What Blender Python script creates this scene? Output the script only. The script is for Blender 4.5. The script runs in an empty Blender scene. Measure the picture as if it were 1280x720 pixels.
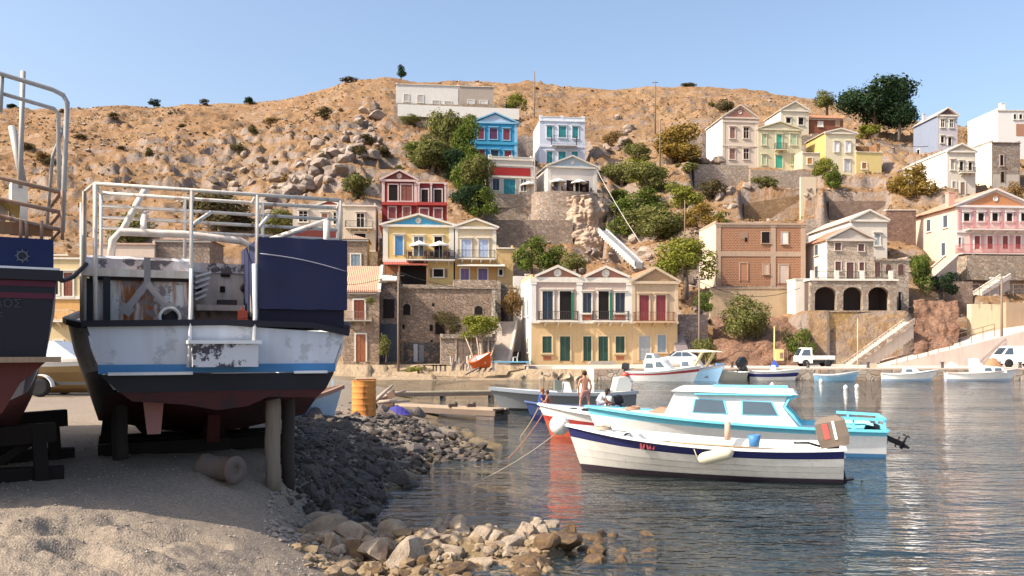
import bpy, math, random
import numpy as np
from mathutils import Vector, Matrix, noise as mnoise
R = math.radians
random.seed(7)
scene = bpy.context.scene
COL = scene.collection
F, HY, CZ = 1108.0, 435.0, 2.8          # focal length (px at 1280 wide), horizon row, eye height

def P(px, row, Y):                        # a measured picture point at distance Y -> world
    return Vector(((px-640)/F*Y, Y, CZ+(HY-row)/F*Y))
def PZ(px, row, z):                       # a measured point known to lie at height z
    Y = F*(CZ-z)/(row-HY)
    return Vector(((px-640)/F*Y, Y, z))

# ------------------------------------------------------------------ materials
def rgb(c): return (c[0], c[1], c[2], 1.0)
class NT:
    def __init__(s, name):
        s.m = bpy.data.materials.new(name); s.m.use_nodes = True
        s.t = s.m.node_tree; s.t.nodes.clear()
        s.out = s.n('ShaderNodeOutputMaterial')
    def n(s, typ, **kw):
        nd = s.t.nodes.new(typ)
        for k, v in kw.items():
            if k.startswith('i_'):
                nd.inputs[k[2:].replace('_', ' ')].default_value = v
            else: setattr(nd, k, v)
        return nd
    def l(s, a, b): s.t.links.new(a, b)
    def coord(s, scale=(1,1,1), gen='Object', rot=(0,0,0)):
        tc = s.n('ShaderNodeTexCoord'); mp = s.n('ShaderNodeMapping')
        mp.inputs['Scale'].default_value = scale; mp.inputs['Rotation'].default_value = rot
        s.l(tc.outputs[gen], mp.inputs['Vector']); return mp.outputs[0]
    def noise(s, vec, scale, detail=4, rough=.55):
        nd = s.n('ShaderNodeTexNoise'); s.l(vec, nd.inputs['Vector'])
        nd.inputs['Scale'].default_value = scale; nd.inputs['Detail'].default_value = detail
        nd.inputs['Roughness'].default_value = rough; return nd.outputs['Fac']
    def ramp(s, fac, stops):
        nd = s.n('ShaderNodeValToRGB'); e = nd.color_ramp.elements
        while len(e) < len(stops): e.new(.5)
        for i, (p, c) in enumerate(stops):
            e[i].position = p; e[i].color = rgb(c) if len(c) == 3 else c
        s.l(fac, nd.inputs[0]); return nd.outputs['Color']
    def mix(s, fac, a, b, mode='MIX'):
        nd = s.n('ShaderNodeMix', data_type='RGBA', blend_type=mode)
        for v, i in ((fac, 0), (a, 6), (b, 7)):
            if isinstance(v, (int, float)): nd.inputs[i].default_value = v
            elif isinstance(v, tuple): nd.inputs[i].default_value = rgb(v)
            else: s.l(v, nd.inputs[i])
        return nd.outputs[2]
    def math(s, op, a, b=0.0, c=None):
        nd = s.n('ShaderNodeMath', operation=op)
        for i, v in enumerate((a, b, c)):
            if v is None: continue
            if isinstance(v, (int, float)): nd.inputs[i].default_value = v
            else: s.l(v, nd.inputs[i])
        return nd.outputs[0]
    def bump(s, h, strength=.3, dist=.02):
        nd = s.n('ShaderNodeBump'); nd.inputs['Strength'].default_value = strength
        nd.inputs['Distance'].default_value = dist; s.l(h, nd.inputs['Height']); return nd.outputs[0]
    def bsdf(s, col, rough=.8, normal=None, metal=0.0, spec=.3):
        b = s.n('ShaderNodeBsdfPrincipled')
        for v, k in ((col, 'Base Color'), (rough, 'Roughness')):
            if isinstance(v, tuple): b.inputs[k].default_value = rgb(v)
            elif isinstance(v, (int, float)): b.inputs[k].default_value = v
            else: s.l(v, b.inputs[k])
        b.inputs['Metallic'].default_value = metal
        b.inputs['Specular IOR Level'].default_value = spec
        if normal is not None: s.l(normal, b.inputs['Normal'])
        s.l(b.outputs[0], s.out.inputs['Surface']); return b
def sc(c, k): return tuple(min(1, max(0, x*k)) for x in c)

_mc = {}
def cached(f):
    def g(*a, **k):
        key = (f.__name__, a, tuple(sorted(k.items())))
        if key not in _mc: _mc[key] = f(*a, **k)
        return _mc[key]
    return g
@cached
def plaster(c, stain=.35, rough=.85):
    t = NT('painted_plaster'); v = t.coord(); c = sc(c, .84)
    a = t.noise(v, .7, 6, .65); b = t.noise(t.coord((2.2, 2.2, .22)), 1.6, 5, .6); f = t.noise(v, 14, 3)
    col = t.mix(t.math('MULTIPLY', t.ramp(a, [(.38, (0,0,0)), (.72, (1,1,1))]), stain), c, sc(c, .72))
    col = t.mix(t.math('MULTIPLY', t.ramp(b, [(.52, (0,0,0)), (.75, (1,1,1))]), stain*.9), col, (c[0]*.55, c[1]*.5, c[2]*.45))
    t.bsdf(col, rough, t.bump(f, .25, .02), spec=.2); return t.m
@cached
def paint(c, rough=.45, wear=.25, spec=.4):
    t = NT('gloss_paint'); v = t.coord()
    a = t.noise(v, 2.3, 6, .7); b = t.noise(v, 18, 4, .6); dr = t.ramp(t.noise(t.coord((5, 5, .5)), 2.2, 5, .65), [(.5, (0,0,0)), (.72, (1,1,1))])
    col = t.mix(t.math('MULTIPLY', t.math('MAXIMUM', t.ramp(a, [(.4, (0,0,0)), (.7, (1,1,1))]), dr), wear), c, (c[0]*.62+.02, c[1]*.6+.015, c[2]*.55+.01))
    t.bsdf(col, t.math('ADD', t.math('MULTIPLY', b, .3), rough-.12), t.bump(b, .12, .01), spec=spec); return t.m
@cached
def peeling(c, under=(.16,.11,.09), amount=.5, rust=0.0, scale=2.2):
    t = NT('peeling_paint'); v = t.coord()
    a = t.noise(v, scale, 8, .72); b = t.noise(t.coord((3, 3, .35)), scale*1.1, 5, .6); f = t.noise(v, 25, 3)
    lo = .74-.22*amount
    m = t.ramp(a, [(lo, (0,0,0)), (lo+.025, (1,1,1))])
    col = t.mix(t.math('MULTIPLY', t.noise(v, 1.1, 4), .3), c, sc(c, .7))
    if rust:
        r = t.ramp(b, [(.43, (0,0,0)), (.56, (1,1,1))])
        col = t.mix(t.math('MULTIPLY', r, rust), col, t.mix(t.noise(v, 5, 4), (.42,.15,.04), (.22,.07,.03)))
    col = t.mix(m, col, under)
    t.bsdf(col, .6, t.bump(t.math('ADD', t.math('MULTIPLY', m, -.6), t.math('MULTIPLY', f, .2)), .4, .01), spec=.3); return t.m
@cached
def masonry(c, scale=2.2, mortar=1.1, var=.75, tint=(.30,.20,.13)):
    t = NT('rubble_masonry'); v0 = t.coord((1, 1, 1.35))
    w = t.n('ShaderNodeTexNoise'); t.l(v0, w.inputs['Vector']); w.inputs['Scale'].default_value = 3
    add = t.n('ShaderNodeMixRGB'); add.inputs[0].default_value = .12; t.l(v0, add.inputs[1]); t.l(w.outputs['Color'], add.inputs[2])
    vo = t.n('ShaderNodeTexVoronoi'); scale = scale*1.05; t.l(add.outputs[0], vo.inputs['Vector']); vo.inputs['Scale'].default_value = scale
    ve = t.n('ShaderNodeTexVoronoi', feature='DISTANCE_TO_EDGE'); t.l(add.outputs[0], ve.inputs['Vector']); ve.inputs['Scale'].default_value = scale
    bw = t.n('ShaderNodeSeparateColor'); t.l(vo.outputs['Color'], bw.inputs[0])
    col = t.mix(t.math('MULTIPLY', bw.outputs[0], var), c, sc(c, .45))
    col = t.mix(t.math('MULTIPLY', t.ramp(bw.outputs[1], [(.55, (0,0,0)), (.9, (1,1,1))]), var), col, tint)
    big = t.noise(t.coord(), .45, 5, .6)
    col = t.mix(t.math('MULTIPLY', t.ramp(big, [(.4, (0,0,0)), (.7, (1,1,1))]), .5), col, sc(c, .55))
    e = t.ramp(ve.outputs['Distance'], [(.0, (1,1,1)), (.07, (0,0,0))])
    col = t.mix(t.math('MULTIPLY', e, .5), col, sc(c, mortar*.72))
    h = t.math('SUBTRACT', t.noise(v0, 9, 4), t.math('MULTIPLY', e, 1.4))
    t.bsdf(col, .92, t.bump(h, .8, .09), spec=.1); return t.m
@cached
def brick(c, c2):
    t = NT('hollow_brick'); tc = t.n('ShaderNodeTexCoord'); mp = t.n('ShaderNodeMapping'); mp.inputs['Rotation'].default_value = (R(90), 0, 0)
    t.l(tc.outputs['Object'], mp.inputs['Vector'])
    b = t.n('ShaderNodeTexBrick'); t.l(mp.outputs[0], b.inputs['Vector'])
    b.inputs['Color1'].default_value = rgb(c); b.inputs['Color2'].default_value = rgb(c2); b.inputs['Mortar'].default_value = rgb((.42,.33,.26))
    b.inputs['Scale'].default_value = 1; b.inputs['Brick Width'].default_value = .33; b.inputs['Row Height'].default_value = .2; b.inputs['Mortar Size'].default_value = .02
    n = t.noise(t.coord(), 1.1, 6, .7)
    col = t.mix(t.math('MULTIPLY', t.ramp(n, [(.4, (0,0,0)), (.7, (1,1,1))]), .6), b.outputs[0], (.33,.17,.09))
    t.bsdf(col, .9, t.bump(t.noise(t.coord(), 8, 4), .5, .03), spec=.15); return t.m
@cached
def tiles(c=(.42,.17,.09)):
    t = NT('clay_roof_tiles'); tc = t.coord()
    w = t.n('ShaderNodeTexWave', wave_type='BANDS', bands_direction='X'); t.l(tc, w.inputs['Vector']); w.inputs['Scale'].default_value = 1.6; w.inputs['Distortion'].default_value = .4
    w2 = t.n('ShaderNodeTexWave', wave_type='BANDS', bands_direction='Y', wave_profile='SAW'); t.l(tc, w2.inputs['Vector']); w2.inputs['Scale'].default_value = 1.0
    n = t.noise(tc, 2.2, 6, .7); n2 = t.noise(tc, 9, 3)
    col = t.mix(n, sc(c, 1.25), sc(c, .6)); col = t.mix(t.math('MULTIPLY', n2, .4), col, (.5,.33,.2))
    h = t.math('ADD', w.outputs['Fac'], t.math('MULTIPLY', w2.outputs['Fac'], .4))
    t.bsdf(col, .85, t.bump(h, .8, .06), spec=.15); return t.m
@cached
def woodmat(c, rough=.8, grain=(12,1,1)):
    t = NT('weathered_wood'); v = t.coord(grain)
    n = t.noise(v, 2.5, 6, .65); a = t.noise(t.coord(), 1.2, 4)
    col = t.mix(n, sc(c, 1.25), sc(c, .5)); col = t.mix(t.math('MULTIPLY', a, .35), col, (.3,.27,.24))
    t.bsdf(col, rough, t.bump(n, .4, .015), spec=.2); return t.m
@cached
def rusty(c=(.36,.13,.04), c2=(.62,.30,.10), metal=.0):
    t = NT('rusted_steel'); v = t.coord()
    n = t.noise(v, 3.2, 8, .7); b = t.noise(t.coord((4,4,.6)), 2, 5)
    col = t.mix(n, c, c2); col = t.mix(t.ramp(b, [(.55, (0,0,0)), (.72, (.8,.8,.8))]), col, (.13,.05,.025))
    t.bsdf(col, .8, t.bump(n, .3, .01), spec=.25, metal=metal); return t.m
@cached
def rock_mat(c, c2, wet=0.0, algae=None):
    t = NT('limestone_rock'); v = t.coord()
    oi = t.n('ShaderNodeObjectInfo')
    n = t.noise(v, 1.6, 8, .7); f = t.noise(v, 7, 6, .7)
    col = t.mix(t.ramp(n, [(.35, (0,0,0)), (.68, (1,1,1))]), c, c2)
    col = t.mix(t.math('MULTIPLY', oi.outputs['Random'], .55), col, sc(c2, .75))
    col = t.mix(t.math('MULTIPLY', t.ramp(f, [(.55, (0,0,0)), (.75, (1,1,1))]), .5), col, sc(c2, .5))
    if algae: col = t.mix(t.math('MULTIPLY', t.ramp(t.noise(v, 2.4, 5), [(.42, (0,0,0)), (.6, (1,1,1))]), .8), col, algae)
    t.bsdf(col, .9-.55*wet, t.bump(t.math('ADD', n, f), .6, .05), spec=.2+.4*wet); return t.m
@cached
def leafmat(c, c2, c3):
    t = NT('foliage'); g = t.n('ShaderNodeNewGeometry'); oi = t.n('ShaderNodeObjectInfo')
    col = t.ramp(g.outputs['Random Per Island'], [(0, c), (.5, c2), (1, c3)])
    n = t.noise(t.coord(), .9, 3)
    col = t.mix(t.math('MULTIPLY', n, .5), col, sc(c, .6))
    d = t.n('ShaderNodeBsdfDiffuse'); t.l(col, d.inputs[0]); tr = t.n('ShaderNodeBsdfTranslucent'); t.l(col, tr.inputs[0])
    m = t.n('ShaderNodeMixShader'); m.inputs[0].default_value = .28; t.l(d.outputs[0], m.inputs[1]); t.l(tr.outputs[0], m.inputs[2])
    t.l(m.outputs[0], t.out.inputs['Surface']); return t.m
@cached
def glassmat(c=(.03,.035,.045), rough=.08):
    t = NT('window_glass'); v = t.coord()
    col = t.mix(t.noise(v, 1.3, 3), c, sc(c, 1.8)); t.bsdf(col, rough, spec=.6); return t.m
@cached
def plain(c, rough=.6, spec=.3, metal=0.0):
    t = NT('surface'); n = t.noise(t.coord(), 5, 5, .6)
    t.bsdf(t.mix(t.math('MULTIPLY', n, .4), c, sc(c, .7)), rough, t.bump(n, .08, .01), metal, spec); return t.m

# ------------------------------------------------------------------ mesh collector
class MB:
    def __init__(s, mat=None):
        s.v = []; s.f = []; s.fm = []; s.sm = []; s.mats = []; s.cur = 0; s.smooth = False
        if mat is not None: s.use(mat)
    def use(s, mat):
        if mat not in s.mats: s.mats.append(mat)
        s.cur = s.mats.index(mat); return s
    def add(s, verts, faces, smooth=None):
        o = len(s.v); s.v += [tuple(p) for p in verts]
        for f in faces:
            s.f.append(tuple(i+o for i in f)); s.fm.append(s.cur); s.sm.append(s.smooth if smooth is None else smooth)
        return s
    def box(s, a, b):
        x0,y0,z0 = a; x1,y1,z1 = b
        return s.add([(x0,y0,z0),(x1,y0,z0),(x1,y1,z0),(x0,y1,z0),(x0,y0,z1),(x1,y0,z1),(x1,y1,z1),(x0,y1,z1)],
              [(3,2,1,0),(4,5,6,7),(0,1,5,4),(1,2,6,5),(2,3,7,6),(3,0,4,7)])
    def cbox(s, c, size, rot=None):
        h = [x/2 for x in size]; M = rot if rot is not None else Matrix.Identity(3)
        vs = [Vector(c)+M@Vector((sx*h[0], sy*h[1], sz*h[2])) for sz in (-1,1) for sx,sy in ((-1,-1),(1,-1),(1,1),(-1,1))]
        return s.add(vs, [(3,2,1,0),(4,5,6,7),(0,1,5,4),(1,2,6,5),(2,3,7,6),(3,0,4,7)])
    def bar(s, a, b, w, h, up=(0,0,1)):              # rectangular bar from a to b
        a = Vector(a); b = Vector(b); d = (b-a); L = d.length; d.normalize()
        u = Vector(up); r = d.cross(u)
        if r.length < 1e-4: r = Vector((1,0,0))
        r.normalize(); u = r.cross(d)
        vs = []
        for p in (a, b):
            for i, j in ((-1,-1),(1,-1),(1,1),(-1,1)): vs.append(p+r*i*w/2+u*j*h/2)
        return s.add(vs, [(0,1,2,3),(7,6,5,4),(4,5,1,0),(5,6,2,1),(6,7,3,2),(7,4,0,3)])
    def prism(s, poly, axis, a, b):                  # polygon extruded along axis between a and b
        n = len(poly)
        def mk(p, q, t): return {'x': (t,p,q), 'y': (p,t,q), 'z': (p,q,t)}[axis]
        vs = [mk(p,q,a) for p,q in poly]+[mk(p,q,b) for p,q in poly]
        fs = [tuple(range(n)), tuple(range(2*n-1, n-1, -1))]
        for i in range(n): j = (i+1) % n; fs.append((i, i+n, j+n, j))
        return s.add(vs, fs)
    def tube(s, pts, r, n=7, caps=True):
        pts = [Vector(p) for p in pts]; m = len(pts)
        rr = r if isinstance(r, (list, tuple)) else [r]*m
        vs = []; prev = None
        for i, p in enumerate(pts):
            d = (pts[min(i+1, m-1)]-pts[max(i-1, 0)]).normalized()
            if prev is None:
                a = Vector((0,0,1)) if abs(d.z) < .9 else Vector((1,0,0)); u = d.cross(a).normalized()
            else:
                u = prev-d*prev.dot(d)
                u = u.normalized() if u.length > 1e-5 else d.orthogonal().normalized()
            prev = u; w = d.cross(u)
            for k in range(n):
                t = 2*math.pi*k/n; vs.append(p+(u*math.cos(t)+w*math.sin(t))*rr[i])
        fs = []
        for i in range(m-1):
            for k in range(n): k2 = (k+1) % n; fs.append((i*n+k, i*n+k2, (i+1)*n+k2, (i+1)*n+k))
        if caps: fs += [tuple(range(n-1, -1, -1)), tuple(range((m-1)*n, m*n))]
        return s.add(vs, fs, True)
    def lathe(s, prof, c=(0,0,0), n=20, M=None):     # profile of (radius, height)
        vs = []; m = len(prof)
        for r, z in prof:
            for k in range(n):
                t = 2*math.pi*k/n; p = Vector((r*math.cos(t), r*math.sin(t), z))
                vs.append((M@p if M is not None else p)+Vector(c))
        fs = []
        for i in range(m-1):
            for k in range(n): k2 = (k+1) % n; fs.append((i*n+k, i*n+k2, (i+1)*n+k2, (i+1)*n+k))
        fs += [tuple(range(n-1, -1, -1)), tuple(range((m-1)*n, m*n))]
        return s.add(vs, fs, True)
    def ball(s, c, r, n=10, m=7, sq=(1,1,1)):
        prof = [(math.sin(math.pi*i/m), -math.cos(math.pi*i/m)) for i in range(m+1)]
        prof[0] = (.01, -1); prof[-1] = (.01, 1)
        return s.lathe([(r*a, r*b) for a, b in prof], c, n, Matrix.Diagonal(sq))
    def loft(s, rings, closed=False, mats=None):     # rings: equal-length point lists
        n = len(rings[0]); vs = [p for r in rings for p in r]; o = len(s.v); s.v += [tuple(p) for p in vs]
        for i in range(len(rings)-1):
            for k in range(n if closed else n-1):
                k2 = (k+1) % n
                if mats: s.use(mats[k])
                s.f.append((o+i*n+k, o+i*n+k2, o+(i+1)*n+k2, o+(i+1)*n+k)); s.fm.append(s.cur); s.sm.append(s.smooth)
        return s
    def quad(s, *pts): return s.add(pts, [tuple(range(len(pts)))])
    def mesh(s, name):
        me = bpy.data.meshes.new(name); me.from_pydata(s.v, [], s.f)
        for m in s.mats: me.materials.append(m)
        me.polygons.foreach_set('material_index', s.fm); me.polygons.foreach_set('use_smooth', s.sm)
        me.update(); return me
    def build(s, name, parent=None, loc=None):
        o = bpy.data.objects.new(name, s.mesh(name)); COL.objects.link(o)
        if parent is not None: o.parent = parent
        if loc is not None: o.location = loc
        return o
def tag(o, label=None, cat=None, group=None, kind=None):
    if label: o['label'] = label
    if cat: o['category'] = cat
    if group: o['group'] = group
    if kind: o['kind'] = kind
    return o
def thing(name, label, cat, loc=(0,0,0), rz=0, group=None):
    o = bpy.data.objects.new(name, None); COL.objects.link(o); o.empty_display_size = .2
    o.location = loc; o.rotation_euler = (0, 0, rz); return tag(o, label, cat, group)
def solo(name, mb, label, cat, group=None, loc=None): return tag(mb.build(name, loc=loc), label, cat, group)
def struct(name, mb): return tag(mb.build(name), kind='structure')
def copy_tree(o, parent=None):
    c = o.copy(); COL.objects.link(c)
    if parent is not None: c.parent = parent
    for ch in o.children: copy_tree(ch, c)
    return c

# ------------------------------------------------------------------ numpy noise
def _h(ix, iy, seed):
    n = (ix.astype(np.int64)*374761393+iy.astype(np.int64)*668265263+seed*1442695041) & 0x7fffffff
    n = ((n ^ (n >> 13))*1274126177) & 0x7fffffff
    return ((n ^ (n >> 16)) & 0xffff)/65535.0
def vn(x, y, seed=0):
    ix = np.floor(x); iy = np.floor(y); fx = x-ix; fy = y-iy
    fx = fx*fx*fx*(fx*(fx*6-15)+10); fy = fy*fy*fy*(fy*(fy*6-15)+10)
    a = _h(ix, iy, seed); b = _h(ix+1, iy, seed); c = _h(ix, iy+1, seed); d = _h(ix+1, iy+1, seed)
    return (a*(1-fx)+b*fx)*(1-fy)+(c*(1-fx)+d*fx)*fy-.5
def fbm(x, y, sc_, oct_=5, seed=0, gain=.5):
    t = 0; a = 1.0; f = 1.0/sc_
    for i in range(oct_):
        t = t+a*vn(x*f+i*17.3, y*f-i*9.1, seed+i); a *= gain; f *= 2.03
    return t
def sstep(a, b, x):
    t = np.clip((x-a)/(b-a), 0, 1); return t*t*(3-2*t)
class Plane:                                          # a vertical facade plane: origin, direction angle
    def __init__(s, px0, Y0, ang):
        s.X0 = (px0-640)/F*Y0; s.Y0 = Y0; s.a = ang; s.c = math.cos(ang); s.s = math.sin(ang)
    def lx(s, px): u = (px-640)/F; return (u*s.Y0-s.X0)/(s.c-u*s.s)
    def z(s, row, t): return CZ+(HY-row)/F*(s.Y0+t*s.s)
# ------------------------------------------------------------------ houses
PADS = []      # x0, y0, angle, width, depth, base height, side margin, front terrace
FRONTS = []
CARVES = []     # column range, distance range, lowest picture row the ground may reach there
TRIM = plaster((.80,.74,.64), .3); WHITE = plaster((.80,.76,.70), .4); CREAM = plaster((.76,.66,.50), .35)
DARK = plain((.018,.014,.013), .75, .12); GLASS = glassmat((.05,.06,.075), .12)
IRON = paint((.05,.045,.045), .5); TILE = tiles(); RENDER = plaster((.52,.44,.36), .6); CONC = plaster((.47,.42,.36), .6)
def wood_leaf(c): return paint(c, .5, .35)
YAW = -6.0
class House:
    def __init__(s, name, label, cat, px0, px1, Y, base, eave, wall, apex=None, roof='flat', depth=7, yaw=YAW, trim=None, tymp=None,
                 roofmat=None, group=None, pad=True, front=1.2, found=2.0, parapet=0, over=.28, cornice=.16, side_mat=None, roundel=True):
        s.pl = Plane(px0, Y, -R(yaw)); s.w = s.pl.lx(px1); s.z0 = s.pl.z(base, s.w/2); s.base = base; s.d = depth
        s.h = s.pl.z(eave, s.w/2)-s.z0; s.trim = trim or TRIM; s.wallmat = wall
        s.root = thing(name, label, cat, (s.pl.X0, Y, s.z0), -R(yaw), group)
        w, d, h = s.w, depth, s.h
        if pad: PADS.append((s.pl.X0, Y, -R(yaw), w, d, s.z0, .6, front))
        FRONTS.append((s, front)); s.front = front
        m = MB(wall)
        ah = 0
        if roof == 'gable':
            ah = s.pl.z(apex, s.w/2)-s.z0-h
            m.prism([(0,-found),(w,-found),(w,h),(w/2,h+ah),(0,h)], 'y', 0, d)
        else: m.box((0,0,-found), (w,d,h))
        m.build('wall', s.root)
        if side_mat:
            MB(side_mat).box((-.012,.02,-found), (.004,d-.02,h-.02)).build('side_wall', s.root)  # flank plaster often lighter than the front: sun on left faces put into colour
        rm = roofmat or TILE
        if roof == 'gable':
            r = MB(rm); L = math.hypot(w/2, ah); nx, nzv = -ah/L, (w/2)/L; o = over; th = .13
            for sg in (-1, 1):
                ex = w/2+sg*(w/2+o); ez = h-o*ah/(w/2)
                poly = [(ex, ez+.02), (w/2, h+ah+.02), (w/2, h+ah+.02+th), (ex, ez+.02+th)]
                if sg == 1: poly = [(w/2, h+ah+.02), (ex, ez+.02), (ex, ez+.02+th), (w/2, h+ah+.02+th)]
                r.prism(poly, 'y', -.12, d+.1)
            r.build('roof', s.root)
            pd = MB(s.trim); t = .22
            for sg in (-1, 1):
                a = (w/2+sg*(w/2+o*.9), -.17, h-.02); b = (w/2, -.17, h+ah+.02)
                pd.bar(a, b, .30, t, up=(0,0,1))
            pd.box((-.2,-.24,h-cornice*1.5), (w+.2,.06,h+.04)); 
            if roundel and ah > .9:
                pd.lathe([(.36,0),(.36,.05),(.2,.05),(.2,.03)], (w/2,-.05,h+ah*.42), 14, Matrix.Rotation(R(90),3,'X'))
            p = pd.build('pediment', s.root)
            if tymp:
                k = .80
                MB(tymp).prism([(w/2-w/2*k, h+.05), (w/2+w/2*k, h+.05), (w/2, h+.05+ah*k)], 'y', -.035, .03).build('tympanum', p)
        elif roof == 'hip':
            ah = s.pl.z(apex, s.w/2)-s.z0-h if apex else 1.2; o = over
            r = MB(rm); q = min(w, d)*.45
            ridge = [(w/2, q, h+ah), (w/2, max(d-q, q+.01), h+ah)]
            c = [(-o,-o,h),(w+o,-o,h),(w+o,d+o,h),(-o,d+o,h)]
            r.add(c+ridge, [(0,1,4),(1,2,5,4),(2,3,5),(3,0,4,5),(3,2,1,0)]); r.build('roof', s.root)
            MB(s.trim).box((-.15,-.15,h-.25),(w+.15,.04,h-.06)).build('cornice', s.root)
        elif roof == 'lean':
            MB(s.trim).box((-.05,-.1,h-.3), (w+.05,.04,h-.14)).build('cornice', s.root)
            MB(wall).prism([(0,h-.05),(depth,h-.05),(depth,h+2.0)], 'x', .02, w-.02).build('gable_end', s.root)
        else:
            c = MB(s.trim); ph = parapet
            c.box((-.14,-.16,h-cornice), (w+.14,.05,h+.015))
            if ph:
                c.box((-.01,-.02,h), (w+.01,.28,h+ph)); c.box((-.06,-.08,h+ph), (w+.06,.32,h+ph+.1))
                for x in (0, w/2-.25, w-.5): c.box((x-.02,-.06,h+.02), (x+.5,.34,h+ph+.32))
            c.build('parapet' if ph else 'cornice', s.root)
            MB(CONC).box((.25,.25,h-.05), (w-.25,d-.25,h+.035)).build('roof', s.root)
            if not ph: MB(wall).box((0,d-.25,h-.02),(w,d,h+.3)).box((0,.05,h-.02),(.22,d-.26,h+.3)).box((w-.22,.05,h-.02),(w,d-.26,h+.3)).build('parapet', s.root)
    def X(s, px): return s.pl.lx(px)
    def Z(s, row, px=None):
        t = s.w/2 if px is None else s.pl.lx(px); return s.pl.z(row, t)-s.z0
    def opening(s, kind, px0, r0, px1, r1, mat, style='leaf', frame=None, cap=True, fw=.16):
        x0, x1 = s.X(px0), s.X(px1); pm = (px0+px1)/2; z1, z0 = s.Z(r0, pm), s.Z(r1, pm)
        s.rect(kind, x0, x1, z0, z1, mat, style, frame, cap, fw)
    def rect(s, kind, x0, x1, z0, z1, mat, style='leaf', frame=None, cap=True, fw=.16, M=None):
        fr = MB(frame or s.trim)
        fr.box((x0-fw,-.085,z0-(.02 if kind == 'door' else fw*.6)), (x0,.05,z1+fw)).box((x1,-.085,z0-(.02 if kind == 'door' else fw*.6)), (x1+fw,.05,z1+fw)).box((x0,-.083,z1), (x1,.05,z1+fw))
        if kind == 'window': fr.box((x0-fw-.06,-.17,z0-fw*1.1), (x1+fw+.06,.05,z0-.002))
        if cap: fr.box((x0-fw-.1,-.26,z1+fw+.002), (x1+fw+.1,.05,z1+fw+.12))
        o = fr.build(kind, s.root)
        if M is not None: o.matrix_local = M
        p = MB(mat)
        if style == 'leaf':
            xm = (x0+x1)/2
            for a, b in ((x0, xm-.015), (xm+.015, x1)):
                p.box((a,-.02,z0), (b,.03,z1))
                hh = (z1-z0)
                for k in range(3 if hh > 1.7 else 2):
                    n = 3 if hh > 1.7 else 2
                    p.box((a+.07,-.035,z0+hh*(k+.12)/n), (b-.07,.0,z0+hh*(k+.88)/n))
            p.build('shutter' if kind == 'window' else 'door_leaf', o)
        else:
            p.box((x0,-.03,z0), (x1,.03,z1)); p.build('pane' if kind == 'window' else 'door_leaf', o)
            if style == 'glass':
                q = MB(s.trim); xm = (x0+x1)/2
                q.box((xm-.04,-.045,z0), (xm+.04,.0,z1)).box((x0,-.043,z0+(z1-z0)*.66), (xm-.04,.0,z0+(z1-z0)*.66+.06)).box((xm+.04,-.043,z0+(z1-z0)*.66), (x1,.0,z0+(z1-z0)*.66+.06))
                q.build('glazing_bar', o)
            if style == 'open':
                q = MB(s.leafmat)
                wv = (x1-x0)/2
                q.box((x0-wv-.02,-.13,z0), (x0-.02,-.09,z1)).box((x1+.02,-.13,z0), (x1+wv+.02,-.09,z1)); q.build('shutter', o)
        return o
    def W(s, *a, **k): s.opening('window', *a, **k); return s
    def D(s, *a, **k): s.opening('door', *a, **k); return s
    def side(s, kind, y0, y1, z0, z1, mat, style='pane'):
        M = Matrix.Rotation(R(-90), 4, 'Z')            # x -> -y on the left wall
        s.rect(kind, -y1, -y0, z0, z1, mat, style, None, False, .12, M); return s
    def band(s, px0, r0, px1, r1, mat, name='plaster_band', out=.012):
        x0, x1 = s.X(px0), s.X(px1); z1, z0 = s.Z(r0), s.Z(r1)
        MB(mat).box((x0,-out,z0), (x1,.02,z1)).build(name, s.root); return s
    def course(s, row, h=.18, out=.12, px0=None, px1=None, mat=None):
        x0 = -.06 if px0 is None else s.X(px0); x1 = s.w+.06 if px1 is None else s.X(px1); z = s.Z(row)
        MB(mat or s.trim).box((x0,-out,z-h/2), (x1,.03,z+h/2)).build('cornice', s.root); return s
    def pilaster(s, px0, px1, r0, r1, mat=None, out=.1):
        x0, x1 = s.X(px0), s.X(px1); z1, z0 = s.Z(r0), s.Z(r1)
        m = MB(mat or s.trim); m.box((x0,-out,z0), (x1,.03,z1)); m.box((x0-.06,-out-.05,z1-.25), (x1+.06,.03,z1-.02)); m.build('pilaster', s.root); return s
    def corners(s, r0, r1, wd=.35):
        z1, z0 = s.Z(r0), s.Z(r1); m = MB(s.trim)
        m.box((-.03,-.055,z0), (wd,.03,z1)); m.build('pilaster', s.root); MB(s.trim).box((s.w-wd,-.055,z0), (s.w+.03,.03,z1)).build('pilaster', s.root); return s
    def balcony(s, px0, px1, rslab, rtop, dep=.95, rail=None, slab=None, brackets=3, solid=None):
        x0, x1 = s.X(px0), s.X(px1); pm = (px0+px1)/2; zs = s.Z(rslab, pm); zt = s.Z(rtop, pm)
        b = MB(slab or s.trim); b.box((x0,-dep,zs-.14), (x1,.05,zs)); 
        for k in range(brackets):
            x = x0+(x1-x0)*(k+.5)/brackets if brackets > 1 else (x0+x1)/2
            b.prism([(-dep*.85,zs-.15),(-dep*.6,zs-.32),(.04,zs-.6),(.04,zs-.15)], 'x', x-.09, x+.09)
        o = b.build('balcony', s.root)
        r = MB(rail or IRON)
        if solid:
            r = MB(solid); r.box((x0,-dep,zs+.004),(x1,-dep+.1,zt))
        else:
            t = .025
            for a, c in (((x0,-dep+.05),(x1,-dep+.05)), ((x0,-dep+.05),(x0,0)), ((x1,-dep+.05),(x1,0))):
                for zz in (zt, zs+.1): r.bar((*a,zz), (*c,zz), .05, .05)
                n = max(2, int(math.hypot(c[0]-a[0], c[1]-a[1])/.17))
                for k in range(n+1): 
                    x = a[0]+(c[0]-a[0])*k/n; y = a[1]+(c[1]-a[1])*k/n; r.bar((x,y,zs), (x,y,zt), t, t, (0,1,0))
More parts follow.
